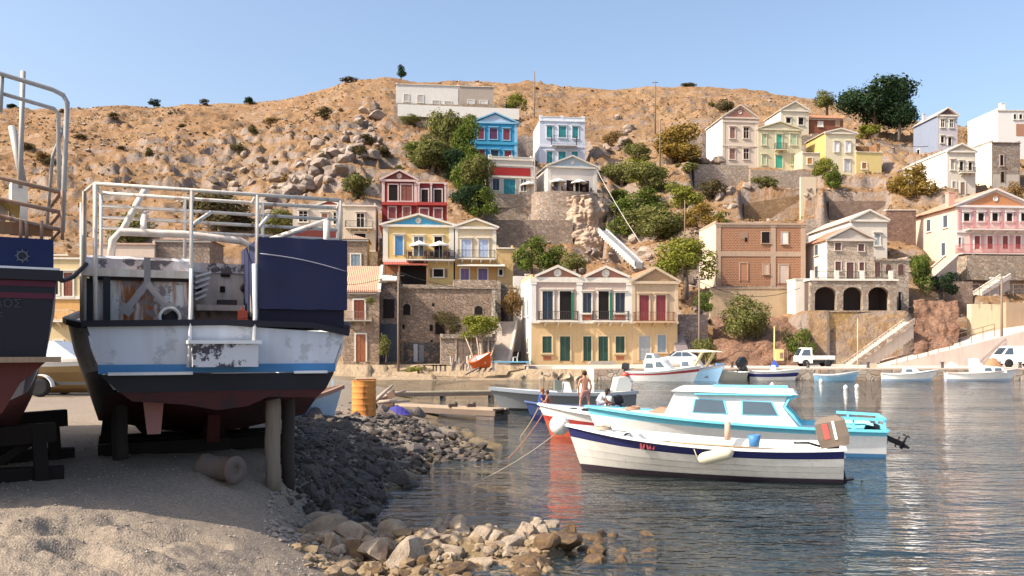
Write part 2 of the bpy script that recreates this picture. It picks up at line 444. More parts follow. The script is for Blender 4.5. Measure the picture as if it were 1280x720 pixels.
        r.build('railing', o); return s
    def chimney(s, px, rtop, y=2, wd=.5, mat=None):
        x = s.X(px); z = s.Z(rtop)
        MB(mat or s.wallmat).box((x-wd/2,y,s.h-.3), (x+wd/2,y+wd,z)).box((x-wd/2-.06,y-.06,z), (x+wd/2+.06,y+wd+.06,z+.1)).build('chimney', s.root); return s
    def local(s, x, y, z): return Matrix.Translation(s.root.location) @ Matrix.Rotation(s.root.rotation_euler.z, 4, 'Z') @ Vector((x, y, z))
def wallpiece(name, label, cat, px0, px1, Y, rbot, rtop, mat, yaw=YAW, thick=.5, cap=None, rtop2=None, group=None, below=1.5, extra=None):
    pl = Plane(px0, Y, -R(yaw)); w = pl.lx(px1)
    if Y > 94.5: CARVES.append((px0, px1, Y-(9 if Y < 130 else 13), max(Y, Y-w*math.sin(R(yaw))), rbot))
    z0 = pl.z(rbot, w/2); zt0 = pl.z(rtop, 0)-z0; zt1 = pl.z(rtop2 if rtop2 is not None else rtop, w)-z0
    m = MB(mat); m.prism([(0,-below),(w,-below),(w,zt1),(0,zt0)], 'y', 0, thick)
    if cap:
        m.use(cap); m.prism([(-.06,zt0+.003),(w+.06,zt1+.003),(w+.06,zt1+.12),(-.06,zt0+.12)], 'y', -.08, thick+.08)
    o = m.build(name); o.location = (pl.X0, Y, z0); o.rotation_euler.z = -R(yaw); tag(o, label, cat, group); return o

PINKGREY = plaster((.56,.42,.36), .35); YEL = plaster((.70,.49,.26), .35); TAN = plaster((.58,.43,.29), .6)
BROWNRED = plaster((.40,.19,.14), .5); GREENSH = wood_leaf((.012,.055,.04)); NAVYG = wood_leaf((.015,.03,.05)); REDSH = wood_leaf((.19,.025,.035))
# --- the waterfront pair
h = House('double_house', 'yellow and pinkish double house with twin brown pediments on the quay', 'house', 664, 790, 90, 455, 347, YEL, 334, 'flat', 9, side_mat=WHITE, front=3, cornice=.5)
h.band(666, 353, 789, 401, PINKGREY); h.course(402.5, .3, .16)
for a, b, c in ((666,728,697),(728,789,757)):
    x0, x1, xm = h.X(a), h.X(b), h.X(c); z = h.h; zt = h.Z(333.5); o = x1-x0
    m = MB(TRIM); m.bar((x0+.2,-.14,z+.1), (xm,-.14,zt+.02), .3, .24).bar((x1-.2,-.14,z+.1), (xm,-.14,zt+.02), .3, .24)
    p = m.build('pediment', h.root)
    k = MB(BROWNRED); k.prism([(x0+.35,z+.02),(x1-.35,z+.02),(xm,zt-.12)], 'y', -.03, .12); k.build('tympanum', p)
    g = MB(TRIM); g.lathe([(.42,0),(.42,.06),(.22,.06),(.2,.02)], (xm,-.035,z+(zt-z)*.42), 16, Matrix.Rotation(R(90),3,'X')); g.build('roundel', p)
    r = MB(TILE); r.prism([(x0+.1,z+.03),(xm,zt+.08),(xm,zt+.2),(x0+.1,z+.15)], 'y', -.05, 8.8); r.prism([(xm,zt+.08),(x1-.1,z+.03),(x1-.1,z+.15),(xm,zt+.2)], 'y', -.05, 8.8); r.build('roof', h.root)
for a, b in ((664,670),(721,727.5),(783,789.5)): h.pilaster(a, b, 353, 401, WHITE)
for a, b, c, d, mt, st in ((678,364,691,399.5,NAVYG,'leaf'),(699.5,364,714,399.5,DARK,'pane'),(728.5,366,739,391,NAVYG,'leaf'),(748,364,761,399.5,DARK,'pane'),(769,366,781,391,NAVYG,'leaf')):
    (h.D if d > 395 else h.W)(a, c-0 if False else b, c, d, mt, style=st) if False else (h.D(a, b, c, d, mt, style=st) if d > 395 else h.W(a, b, c, d, mt, style=st))
for a, b, c, d, k in ((678,420.5,689.5,441,'window'),(700,420.5,712.5,451,'door'),(729,420.5,739,451,'door'),(748,420.5,760,451,'door'),(769.5,420.5,780.5,441,'window')):
    h.opening(k, a, b, c, d, GREENSH, 'leaf', plaster((.70,.55,.33), .2), False)
for a, b, c, d in ((714,366,717,399),(761.8,366,765,399)): h.band(a, b, c, d, wood_leaf((.02,.16,.08)), 'shutter', .12)
for a, c in ((728.5,739),(769,781)): h.band(a, 392.5, c, 400, plaster((.40,.13,.08)), 'window_panel', .05)
for a, c in ((679,689),(770,780)): h.band(a, 445, c, 450, plaster((.45,.17,.09)), 'vent_grille', .03)
h.balcony(673, 721, 401, 389.5); h.balcony(740, 784, 401, 389.5)
h.side('window', 2, 3, 1.2, 2.6, GLASS); h.side('window', 4.6, 5.6, 5, 6.6, GLASS); h.side('window', 2, 3, 5, 6.6, GLASS)
h.chimney(660+8, 338, 6, .4, WHITE)
st = MB(CONC); st.box((h.X(736),-1.0,-.3),(h.X(765),-.01,.28)).box((h.X(733),-1.45,-.3),(h.X(768),-1.01,.12)); st.build('doorstep', h.root)
h2 = House('house', 'tan house with two dark red balcony doors and grey blue door below', 'house', 790.4, 847, 91.0, 455, 352, TAN, 335, 'gable', 9, tymp=plaster((.45,.29,.17), .5), side_mat=WHITE, trim=plaster((.66,.52,.36), .4), front=3, roundel=False)
h2.band(791, 403, 846.5, 454, YEL, out=.01); h2.course(403, .28, .14); h2.corners(352, 403, .3)
h2.D(799, 369, 811, 401, REDSH).D(820, 369, 832, 401, REDSH)
h2.balcony(791.5, 841, 402, 390.5, .9, paint((.20,.07,.05)), plaster((.6,.42,.27)), 3)
h2.D(799, 420.5, 812.5, 450, wood_leaf((.30,.33,.36)), cap=False).W(822, 419, 832, 440, wood_leaf((.20,.27,.32)), cap=False)
# --- yellow house with blue pediment, and its cream neighbour
BLUEP = plaster((.10,.40,.62), .25); REDTILE = tiles((.38,.05,.05)); YELW = plaster((.72,.52,.22), .25)
h = House('yellow_house', 'yellow house with blue pediment under a dark red roof and white parasols', 'house', 479, 567, 104, 357, 281.5, YELW, 268, 'gable', 8, tymp=BLUEP, roofmat=REDTILE, front=1.6, over=.5)
h.corners(283, 325, .55); h.course(326, .35, .2)
BLUED = wood_leaf((.06,.22,.45))
h.D(494, 295, 503.5, 319, BLUED).D(517.5, 296, 529, 320, GLASS, style='glass').D(543, 296, 552.5, 322, DARK, style='pane')
h.balcony(508, 568, 325.5, 314.5, 1.5, IRON, WHITE, 4)
h.band(480.5, 332, 533, 356, DARK, 'porch_shade_panel', .01); h.band(482, 333, 500, 356, plaster((.45,.2,.1)), 'porch_wall', .03); h.band(516, 334, 533, 355.5, DARK, 'doorway', .05)  # flat dark sheet paints the shade of the porch recess
m = MB(REDTILE); m.prism([(-1.7,h.Z(333)),(-1.7,h.Z(333)+.1),(.02,h.Z(328.5)+.1),(.02,h.Z(328.5))], 'x', h.X(480), h.X(535)); m.build('porch_roof', h.root)
for px in (481, 499, 534): MB(woodmat((.3,.13,.07))).box((h.X(px)-.1,-1.6,-.1), (h.X(px)+.1,-1.42,h.Z(333))).build('porch_post', h.root)
h.W(542, 336.5, 554, 346, DARK, style='pane', cap=False); h.band(537.5, 336, 541, 346.5, woodmat((.25,.13,.06)), 'shutter', .06); h.band(555.5, 336, 559.5, 346.5, woodmat((.25,.13,.06)), 'shutter', .06)
YH = h
h = House('cream_house', 'cream house with blue balcony doors beside the yellow one', 'house', 569, 620, 104.8, 352, 284, plaster((.70,.58,.40), .25), 274, 'gable', 8, tymp=plaster((.70,.56,.32), .2), front=2.5, over=.4, roundel=False)
h.corners(286, 324, .35); LB = wood_leaf((.42,.50,.66)); PU = wood_leaf((.16,.11,.28))
h.band(569.5, 326, 619.5, 351, plaster((.66,.38,.14), .3)); h.D(577, 299.5, 588.5, 322, LB).D(598.5, 299.5, 610, 322, LB)
h.balcony(572, 618, 323.5, 313.5, .9, IRON, None, 4); h.D(576, 336, 586, 351, PU, cap=False).D(598, 336, 609, 351, PU, cap=False)
m = MB(TRIM); m.prism([(-1.3,h.Z(334)),(-1.3,h.Z(334)+.12),(.02,h.Z(331)+.12),(.02,h.Z(331))], 'x', h.X(571), h.X(630)); m.build('awning', h.root)
h = House('annex', 'plain yellow annex wall right of the cream house', 'house', 620.6, 641.5, 105.2, 357, 309.5, plaster((.68,.47,.22), .35), None, 'flat', 6, front=1.0)
h.W(624, 337, 628, 344, DARK, style='pane', cap=False)
# --- dark red house
DRED = plaster((.26,.035,.035), .35); PINKT = plaster((.66,.52,.48), .25)
h = House('red_house', 'dark red house with pinkish trim and gabled left bay', 'house', 477.5, 521, 116, 300, 225, DRED, 213, 'gable', 8, trim=PINKT, tymp=plaster((.22,.08,.06)), over=.3)
h.corners(227, 253, .35); h.course(255, .4, .3, mat=plaster((.45,.07,.06))); h.W(486, 231, 497, 251, DARK, style='pane', cap=False).W(501.5, 231, 515, 251, wood_leaf((.2,.07,.05)), cap=False)
h.W(486, 259, 494.5, 273, wood_leaf((.22,.05,.05)), cap=False).W(504, 259, 512.5, 273, wood_leaf((.26,.09,.06)), cap=False)
h = House('red_house', 'flat roofed right half of the dark red house with open upper porch', 'house', 521.5, 558.5, 116.3, 300, 228, DRED, None, 'flat', 7, trim=PINKT)
PORCH_SHADE = plaster((.05,.05,.09)); h.band(523, 234, 557, 253, PORCH_SHADE, 'porch_shade_panel', .01); h.course(255, .4, .3, mat=plaster((.45,.07,.06)))  # navy sheet carries the bluish shade inside the open porch
for a, b in ((522,524.5),(538,540),(555.5,558)): h.pilaster(a, b, 229, 253, PINKT, .2)
h.W(525, 261, 535, 273, wood_leaf((.22,.05,.05)), cap=False).W(543, 261, 552, 273, wood_leaf((.2,.05,.05)), cap=False); h.D(527, 237, 535, 252.5, DARK, style='pane', cap=False).D(543, 237, 552, 252.5, DARK, style='pane', cap=False)
# --- pale houses behind the blue box
h = House('pale_house', 'pale house with small red pediment above the blue wheelhouse box', 'house', 366, 428, 113, 308, 256, plaster((.66,.57,.48), .4), None, 'flat', 7)
x0, x1, xm = h.X(396), h.X(427), h.X(412); m = MB(TRIM); m.bar((x0,-.1,h.h), (xm,-.1,h.Z(250)), .25, .2).bar((x1,-.1,h.h), (xm,-.1,h.Z(250)), .25, .2); p = m.build('pediment', h.root)
MB(plaster((.4,.1,.07))).prism([(x0+.1,h.h),(x1-.1,h.h),(xm,h.Z(251))], 'y', -.03, .3).build('tympanum', p)
h.W(374, 264, 384, 277, DARK, style='glass').W(402, 267, 409, 280, wood_leaf((.35,.16,.1))).W(417, 266, 424, 280, DARK, style='glass'); h.band(367, 288, 427, 304, plaster((.18,.045,.04)), 'shop_front', .05)
h = House('pale_house', 'narrow cream house with one dark balcony door', 'house', 428.6, 469.5, 112, 316, 256.5, plaster((.72,.62,.48), .35), None, 'flat', 7)
h.D(446, 267, 455, 284, DARK, style='glass').W(443, 292, 457, 299.5, DARK, style='pane', cap=True); h.balcony(432, 466, 285, 277, .8, IRON, None, 3)
h = House('stone_cottage', 'small rough stone cottage with blue grey window below the cream house', 'house', 426, 459, 104, 338, 299, masonry((.40,.30,.22)), 292, 'hip', 5, roofmat=tiles((.33,.24,.18)), front=2)
h.W(439, 318, 450, 333, wood_leaf((.22,.28,.33)), cap=False)
# --- narrow stone house with lean-to tile roof
h = House('stone_house', 'narrow stone house with sloping pink tile roof and rust brown doors', 'house', 429, 474, 89, 455, 364, masonry((.46,.34,.25)), 336, 'lean', 6, front=3)
z, zt = h.h, h.Z(335)+.6
m = MB(tiles((.62,.30,.20))); m.prism([(-.3,z-.1),(6,zt),(6,zt+.15),(-.3,z+.08)], 'x', -.2, h.w-.1); m.build('roof', h.root)
MB(WHITE).prism([(-.32,z-.1),(6,zt),(6,zt+.3),(-.32,z+.25)], 'x', h.w-.09, h.w+.16).build('gable_coping', h.root)
h.D(442.5, 375, 455.5, 400, wood_leaf((.20,.05,.025)), cap=False).D(445, 418, 457, 452, wood_leaf((.30,.10,.04)), cap=False)
h.band(431, 374, 441, 398, plaster((.62,.47,.36)), out=.02); h.balcony(428.5, 465, 400, 390, .7, plain((.3,.2,.14)), CONC, 2)
h = House('narrow_ruin', 'narrow dark ruined house squeezed between two stone buildings', 'house', 475, 499, 90.5, 455, 352, masonry((.22,.18,.16)), None, 'flat', 5, front=3, trim=masonry((.3,.25,.22)))
h.band(479, 374, 493, 398, DARK, 'window', .02); h.band(476, 405, 497, 452, plaster((.05,.06,.08), .5), 'boarded_front', .05); m = MB(plaster((.7,.66,.6))); m.prism([(-1.0,h.Z(352)),(-1.0,h.Z(352)+.1),(.1,h.Z(345)+.1),(.1,h.Z(345))], 'x', h.X(478), h.X(496)); m.build('awning', h.root)
# --- large ruined stone building
RUB = masonry((.40,.29,.22), 2.6)
h = House('ruined_warehouse', 'large roofless rubble stone building behind the beach with vines', 'building', 500.5, 615, 92, 455, 359, RUB, None, 'flat', 9, front=4, trim=masonry((.50,.42,.34)))
def arch(h, px0, r0, px1, r1, mat=DARK, seg=8):
    x0, x1 = h.X(px0), h.X(px1); z1, z0 = h.Z(r0), h.Z(r1); r = (x1-x0)/2; q = [(x0,z0),(x1,z0)]+[((x0+x1)/2+r*math.cos(math.pi*k/seg), z1-r*.9+r*.9*math.sin(math.pi*k/seg)) for k in range(seg+1)]
    f = MB(masonry((.48,.38,.30))); q2 = [((a-(x0+x1)/2)*1.35+(x0+x1)/2, (b-z0)*1.1+z0-.02) for a, b in q]; f.prism(q2, 'y', -.04, .05)
    o = f.build('window', h.root); MB(mat).prism(q, 'y', -.06, .02).build('pane', o)
arch(h, 504, 380, 513, 394); arch(h, 593, 382, 603, 393)
for a, b, c, d in ((544,403,556,418),(537,406,541,414),(540,379,543,383),(538,425,541,429),(503,406,506,411)): h.band(a, b, c, d, DARK, 'window', .02)
h.band(505, 428, 550, 454, masonry((.14,.13,.13)), 'wall_shade', .06); h.band(517, 430, 522, 452, plaster((.45,.46,.5)), 'boarded_doorway', .1); h.band(524, 431, 530, 452, plaster((.2,.22,.26)), 'boarded_doorway', .1)  # dark masonry panel paints the shade along the foot of the ruin
wallpiece('quoin_buttress', 'sloping pale stone buttress on the right corner of the ruin', 'buttress', 614.5, 619, 92.9, 455, 361, masonry((.62,.55,.46)), thick=1.6)
wallpiece('quoin_buttress', 'short pale stone wall stub leaning on the ruin buttress', 'buttress', 619.4, 627.5, 93, 455, 388, masonry((.60,.52,.44)), thick=1.2, rtop2=412)
h = House('stone_shed', 'low stone shed with grey brown doors behind the pale trunked tree', 'shed', 551, 619, 88, 455, 421, masonry((.46,.37,.30)), None, 'flat', 2.8, front=3, trim=masonry((.5,.42,.35)))
h.D(571, 423, 588, 453, woodmat((.20,.14,.11)), cap=False).D(601, 426, 614, 453, woodmat((.16,.11,.09)), cap=False)
# --- cobalt house, white house above
COB = plaster((.05,.32,.55), .25); COBT = plaster((.30,.55,.75), .2)
h = House('blue_house', 'bright cobalt blue house with dark red shutters high on the slope', 'house', 591, 646.5, 157, 205, 153, COB, 141, 'gable', 8, trim=COBT, tymp=plaster((.50,.62,.76), .2), roofmat=plaster((.5,.55,.62)), roundel=False, over=.35)
h.course(179, .5, .12, mat=plaster((.08,.40,.62))); h.corners(155, 204, .5)
RS = wood_leaf((.22,.03,.05))
h.W(597.5, 160.5, 605, 174, RS).W(612, 160.5, 621.5, 174, wood_leaf((.10,.03,.09))).W(629, 161.5, 637, 175, RS).D(598, 187.5, 606, 204, RS).W(613.5, 188, 623, 197, NAVYG).W(630.5, 189, 639, 197, RS)
PALEB = plaster((.64,.68,.78), .2); TEAL = wood_leaf((.02,.22,.24))
h = House('pale_blue_house', 'tall pale blue white house with teal shutters and dark balcony', 'house', 674.5, 731, 160, 206, 151, PALEB, None, 'flat', 9, trim=plaster((.75,.78,.84), .15), side_mat=plaster((.8,.8,.82), .15), parapet=.6)
h.course(183, .35, .12)
for a, b, c, d in ((683.5,158,690.5,172),(698.5,158,707.5,172),(715.5,158.5,722.5,173),(683.5,189.5,690.5,204),(698,189.5,707,204),(714.5,189.5,722,204)): h.W(a, b, c, d, TEAL)
h.balcony(689, 720, 182.5, 171.5, 1.1)
h = House('white_house', 'flat white house with broad red band and teal double door', 'house', 611, 667, 141, 245, 199.5, plaster((.72,.64,.56), .3), None, 'flat', 7, yaw=-11, side_mat=WHITE, parapet=.35, front=1.5)
h.band(613, 209.5, 663, 219.5, plaster((.42,.04,.04), .2), out=.04); h.course(207, .2, .1); h.course(221.5, .2, .1)
h.W(616, 223.5, 624, 238, wood_leaf((.03,.05,.10))).D(629.5, 224, 644, 244, wood_leaf((.02,.22,.26))).W(651, 224, 657.5, 239, GLASS, style='glass'); h.corners(222, 244, .4)
WH = h
h = House('white_house', 'white pedimented house with shaded cafe porch on the round bastion', 'house', 684.5, 746, 141, 243, 208.5, plaster((.72,.64,.58), .2), 195, 'gable', 8, yaw=-11, tymp=plaster((.45,.55,.62), .2), roofmat=plaster((.55,.5,.47)), side_mat=WHITE, over=.3, front=1.8)
h.corners(210, 241, .5); h.band(692, 227, 701, 241.5, GLASS, 'window', .02); h.band(708, 225.5, 736, 241.8, DARK, 'porch_shade_panel', .02); h.pilaster(699, 701, 226, 241.5); h.pilaster(717, 719, 226, 241.5)  # dark sheet on the flat front paints the porch shade
PH = h
# --- long white building at the top
h = House('long_house', 'long low white building on arches under the ridge', 'building', 495, 573, 186, 137, 106, plaster((.78,.74,.69), .3), None, 'flat', 7, cornice=.1, front=4)
for a, b, c, d in ((505,118,511,127),(522,119,529,128),(541,126,549,131.5),(556,127,564,132)): h.W(a, b, c, d, wood_leaf((.48,.44,.42)), cap=False)
h = House('grey_house', 'grey rendered flat house adjoining the long white building', 'house', 574, 617, 187.3, 137, 108, plaster((.47,.40,.34), .4), None, 'flat', 7, cornice=.1, front=4, side_mat=plaster((.75,.71,.66)))
h.W(585, 125.5, 593, 132, WHITE, cap=False).W(600, 126, 609, 133, WHITE, cap=False)
wallpiece('terrace_wall', 'long white terrace wall along the front of the hilltop building', 'wall', 497, 649, 180, 138, 130, plaster((.80,.77,.72), .2), thick=.4, rtop2=136)
h = House('arcaded_basement', 'brown arched basement wall under the white hilltop terrace', 'building', 498, 648, 180.6, 155, 139.5, masonry((.42,.33,.25)), None, 'flat', 4, cornice=.05, front=1, pad=True)
CARVES.append((497, 650, 166, 180, 156)); arch(h, 509, 141, 526, 155); arch(h, 606, 141, 617, 153)
# --- right hand group
H14T = plaster((.74,.62,.52), .2)
h = House('pink_cream_house', 'tall pinkish cream house with brown pediment and blank flank coloured sunlit white', 'house', 903, 947, 160, 212, 147, plaster((.74,.61,.49), .25), 131.5, 'gable', 9, tymp=plaster((.45,.22,.17), .2), trim=H14T, side_mat=plaster((.84,.81,.76), .1), roofmat=plaster((.66,.6,.54)))  # flank plaster whitened to carry the full sunlight on it
h.course(152, .35, .14); h.course(182.5, .25, .12); h.corners(153, 211, .45)
BR = wood_leaf((.26,.13,.10))
h.W(912.5, 159.5, 918.5, 173, BR).W(929.5, 159.5, 935.5, 173, DARK, style='glass').W(912, 186.5, 918.5, 199, BR).W(929.5, 186.5, 935.5, 199, DARK, style='glass')
GRL = plaster((.66,.60,.40), .25); GSH = wood_leaf((.38,.50,.32)); MINT = wood_leaf((.05,.38,.26))
h = House('pale_green_house', 'pale green house with mint shutters and a tiny balcony', 'house', 947.6, 1002, 160.5, 211, 161.5, GRL, 152, 'gable', 8, trim=plaster((.72,.66,.48), .2), tymp=plaster((.7,.62,.44), .2), roofmat=plaster((.6,.5,.42)), roundel=False)
h.W(952.5, 168.5, 957.5, 181, GSH).D(970.5, 168.5, 977, 186.5, MINT).W(988, 168, 995, 181, GSH).W(952.5, 194, 957.5, 206, GSH).D(969.5, 194.5, 978, 209.5, MINT).W(988.5, 193.5, 995, 206, GSH)
h.balcony(968, 982, 187.5, 180, .8, IRON, None, 2)
h = House('cream_house', 'cream pedimented house rising behind the pale green one', 'house', 976, 1011, 172, 172, 138, plaster((.74,.65,.49), .2), 127, 'gable', 8, side_mat=WHITE, roofmat=plaster((.65,.55,.45)), roundel=False, tymp=plaster((.68,.58,.42)))
h.W(982.5, 147.5, 988, 154, DARK, style='pane').W(998, 147.5, 1004, 156, DARK, style='pane')
h = House('brown_house', 'low dark brick house with terracotta lean-to roof near the big dark tree', 'house', 1011.6, 1054, 173, 170, 148, plaster((.26,.10,.06), .4), None, 'lean', 5)
m = MB(tiles((.45,.19,.11))); m.prism([(-.4,h.h-.1),(5.2,h.h+1.9),(5.2,h.h+2.05),(-.4,h.h+.06)], 'x', -.3, h.w+.3); m.build('roof', h.root)
h.W(1023, 152.5, 1028, 158, WHITE, style='pane', cap=False); h.band(1044, 150, 1050, 158, plaster((.48,.33,.2)), out=.02)
h = House('cream_house', 'small cream house with white open shutters and yellow flank', 'house', 1032, 1069.5, 158, 219, 166, plaster((.74,.66,.46), .2), 161, 'gable', 8, side_mat=plaster((.62,.48,.18), .3), roofmat=plaster((.6,.5,.4)), roundel=False, tymp=plaster((.7,.6,.42)))
h.leafmat = wood_leaf((.72,.70,.70)); h.W(1043, 177.5, 1047, 189.5, h.leafmat, style='open').W(1057.5, 177.5, 1061.5, 190, h.leafmat, style='open').D(1055.5, 200, 1062, 214, wood_leaf((.45,.46,.50)))
h = House('annex', 'flat yellow annex with roofless brown upper wall', 'house', 1070, 1102, 158.4, 221, 190, plaster((.70,.55,.24), .3), None, 'flat', 6, cornice=.1)
h.W(1077.5, 203.5, 1083, 211, plaster((.3,.15,.06)), style='pane', cap=False)
m = MB(masonry((.38,.20,.10))); m.box((.1,3,h.h),(h.w-.9,3.4,h.h+1.7)).box((h.w-.8,.3,h.h+.02),(h.w-.1,3.4,h.h+1.6)); m.build('ruined_wall', h.root)
h = House('yard_room', 'low beige yard room with a small orange window', 'house', 1003, 1025, 157.6, 213, 191, plaster((.70,.58,.40), .3), None, 'flat', 4, cornice=.1)
h.W(1009.5, 197.5, 1015, 205, plaster((.5,.22,.05)), style='pane', cap=False)
h = House('grey_blue_house', 'grey blue gabled house with shade-coloured flank on the skyline', 'house', 1172, 1197, 166, 190, 144, plaster((.56,.52,.54), .2), 135, 'gable', 9, side_mat=plaster((.26,.30,.40), .3), tymp=plaster((.17,.10,.10)), roofmat=plaster((.4,.38,.4)), roundel=False, yaw=-3)  # flank plaster darkened and blued: its shade is in the colour
h.W(1176, 149.5, 1180, 159, DARK, style='glass').W(1187, 150, 1191, 159.5, DARK, style='glass').W(1176, 170.5, 1179.5, 178.5, DARK, style='pane').D(1185, 172, 1189, 182, DARK, style='pane'); h.chimney(1173, 134, 5, .5); h.side('window', 6.5, 7.5, .7, 2.0, DARK)
h = House('white_house', 'white house with long sunlit-coloured flank and faint grey pediment', 'house', 1184, 1219.5, 140, 246, 189, plaster((.70,.63,.53), .2), 180, 'gable', 14, side_mat=plaster((.84,.80,.74), .1), roofmat=plaster((.66,.6,.53)), roundel=False, tymp=plaster((.62,.53,.43)), yaw=-3, over=.15)  # flank is the front plaster brightened, sunlight put into its colour
h.W(1188.5, 200.5, 1192.5, 212, wood_leaf((.33,.28,.27))).W(1199.5, 202, 1203.5, 213, DARK, style='pane').W(1210.5, 203, 1214.5, 213, DARK, style='pane').W(1190.5, 227, 1194.5, 235, wood_leaf((.33,.28,.27)), cap=False).D(1200.5, 228, 1206, 243, wood_leaf((.25,.15,.12)), cap=False); h.balcony(1198, 1217, 216, 210, .8)
h = House('stone_house', 'square grey stone house with pale side wall above the pink house', 'house', 1240, 1275, 146, 240, 178, masonry((.40,.33,.28), 2), None, 'flat', 9, side_mat=plaster((.76,.68,.56), .2), cornice=.1, trim=masonry((.42,.36,.3)))
h.W(1250, 194, 1254, 207, DARK, style='pane', cap=False, frame=plaster((.55,.4,.35))).D(1251, 215, 1255, 228, DARK, style='pane', cap=False); h.band(1241, 218, 1274, 239, plaster((.60,.52,.44)), out=.01)
h = House('white_building', 'large blank white building cut off at the right edge', 'building', 1247, 1330, 168, 200, 138, plaster((.84,.81,.77), .1), None, 'flat', 10, yaw=-3, side_mat=plaster((.85,.82,.78), .1)); h.chimney(1262, 126, 2, .8)
h.W(1267, 143, 1270, 149, DARK, style='pane', cap=False).W(1274, 143, 1277.5, 149, DARK, style='pane', cap=False); h.band(1270, 155, 1330, 170, plaster((.45,.24,.16)), out=.05)
# --- pink house with two balconies
PK = plaster((.76,.62,.56), .2); REDW = wood_leaf((.22,.04,.04)); PINKS = wood_leaf((.60,.30,.30))
h = House('pink_house', 'pale pink house with orange pediment and two red balconies', 'house', 1196, 1292, 115, 322, 257.5, PK, 236.5, 'gable', 10, trim=plaster((.82,.74,.70), .15), tymp=plaster((.62,.28,.13), .2), side_mat=plaster((.80,.56,.42), .2), yaw=-5, front=2.2, over=.5, roofmat=tiles((.55,.28,.2)))
h.course(290, .3, .15); h.chimney(1198, 239, 1.5, .8, plaster((.7,.4,.32)))
CARVES.append((1200, 1300, 100, 113, 368))
for px in (1204.5, 1222.5, 1240, 1258, 1276): h.W(px, 266.5, px+7, 276.5, DARK, style='pane')
h.leafmat = PINKS
for px in (1197.5, 1215, 1232.5, 1250, 1268): h.pilaster(px, px+3.2, 262, 287, PINKS, .08)
for px in (1218, 1234, 1253, 1269): h.D(px, 295, px+6.5, 311, REDW, style='leaf', cap=False)
for px in (1211.5, 1227, 1246, 1263): h.pilaster(px, px+2.5, 294, 316, PINKS, .08)
h.W(1198, 297, 1201, 309, GLASS, style='pane', cap=False)
h.balcony(1205, 1292, 287.5, 278, 1.1, paint((.45,.16,.14)), None, 6); h.balcony(1194, 1292, 318, 307.5, 1.6, paint((.5,.12,.10)), plaster((.75,.6,.55)), 0)
h.side('window', 2, 3, 4.2, 5.8, GLASS).side('window', 6, 7, 4.2, 5.8, GLASS).side('window', 2.5, 3.4, .5, 2.2, GLASS)
KH = h
h = House('stone_basement', 'pale stone basement storey under the pink house balcony', 'building', 1216, 1300, 113.4, 368, 320.8, masonry((.56,.46,.38), 2), None, 'flat', 2.2, yaw=-5, cornice=.05, side_mat=plaster((.8,.74,.66)))
h.W(1244, 321.5, 1249, 334, DARK, style='pane', cap=False).D(1261.5, 323, 1268, 343.5, DARK, style='pane', cap=False).W(1274, 327, 1280, 342, GLASS, style='glass', cap=False)
# --- unfinished brick house
BK = brick((.29,.105,.04), (.22,.075,.03)); FR = plaster((.50,.36,.26), .5)
h = House('brick_house', 'unfinished red hollow brick house with bare concrete frame', 'house', 895, 1007, 104, 359, 279, BK, None, 'flat', 8, yaw=-2, trim=FR, side_mat=plaster((.7,.58,.45)), cornice=.2)
for a, b in ((895.3,901),(963.5,969.5),(1001,1006.7)): h.pilaster(a, b, 281, 358, FR, .06)
h.band(901, 314.5, 963.5, 320.5, FR, 'concrete_beam', .065); h.band(969.5, 314.5, 1001, 320.5, FR, 'concrete_beam', .065); h.band(901, 279, 963.5, 284, FR, 'concrete_beam', .066); h.band(969.5, 279, 1001, 284, FR, 'concrete_beam', .066)
h.band(925, 290, 935, 299, plaster((.36,.22,.16)), 'blocked_window', .03); h.band(931, 297, 934, 302, DARK, 'hole', .04); h.W(952, 290, 962, 304, DARK, style='pane', cap=False, frame=FR, fw=.08).W(977, 290, 984.5, 305, WHITE, style='pane', cap=False, frame=FR, fw=.1)
h.D(925, 329, 934, 351, plaster((.46,.22,.13)), style='pane', cap=False, frame=FR, fw=.1).W(954, 329.5, 961, 343, plaster((.62,.45,.33)), style='leaf', cap=False, frame=FR, fw=.08).D(974, 331, 985, 354, plaster((.60,.47,.40)), style='pane', cap=False, frame=FR, fw=.1)
BH = h
# --- pale stone house with arcade
ST = masonry((.47,.385,.31), 1.9, var=.4); SL = plaster((.80,.74,.65), .2)
h = House('gabled_stone_house', 'pale grey stone house with brown windows over the arcade', 'house', 1034, 1092, 101, 351, 299, ST, 283.5, 'gable', 6.5, yaw=-3, trim=plaster((.64,.55,.48), .3), side_mat=SL, roofmat=tiles((.45,.17,.11)), roundel=False, tymp=plaster((.55,.49,.43)), front=3)
DB = wood_leaf((.10,.045,.04)); FRM = plaster((.6,.52,.46))
h.noret = True; h.W(1043.5, 303.5, 1051, 313, DB, cap=False, fw=.08).W(1072.5, 305, 1080, 314, DB, cap=False, fw=.08).W(1044, 327, 1051, 338.5, DB, cap=False, fw=.08).D(1058, 328, 1067, 348, DB, cap=False, fw=.08).W(1074, 328, 1080, 339, DB, cap=False, fw=.08)
h.side('window', 2.5, 3.5, 3.2, 4.4, GLASS).side('window', 2.5, 3.5, .6, 1.9, GLASS)
h = House('stone_annex', 'flat low stone annex with small arched windows beside the arcade house', 'house', 1092.6, 1136, 101.2, 392, 324, ST, None, 'flat', 7, yaw=-3, trim=masonry((.5,.42,.35)), front=1)
h.D(1093.5, 328, 1100, 346, DB, cap=False, fw=.06); arch(h, 1107, 330.5, 1113.5, 342, DB); arch(h, 1122.5, 330, 1129, 343, DB); h.D(1122.5, 365, 1126, 388, DARK, style='pane', cap=False, fw=.06)
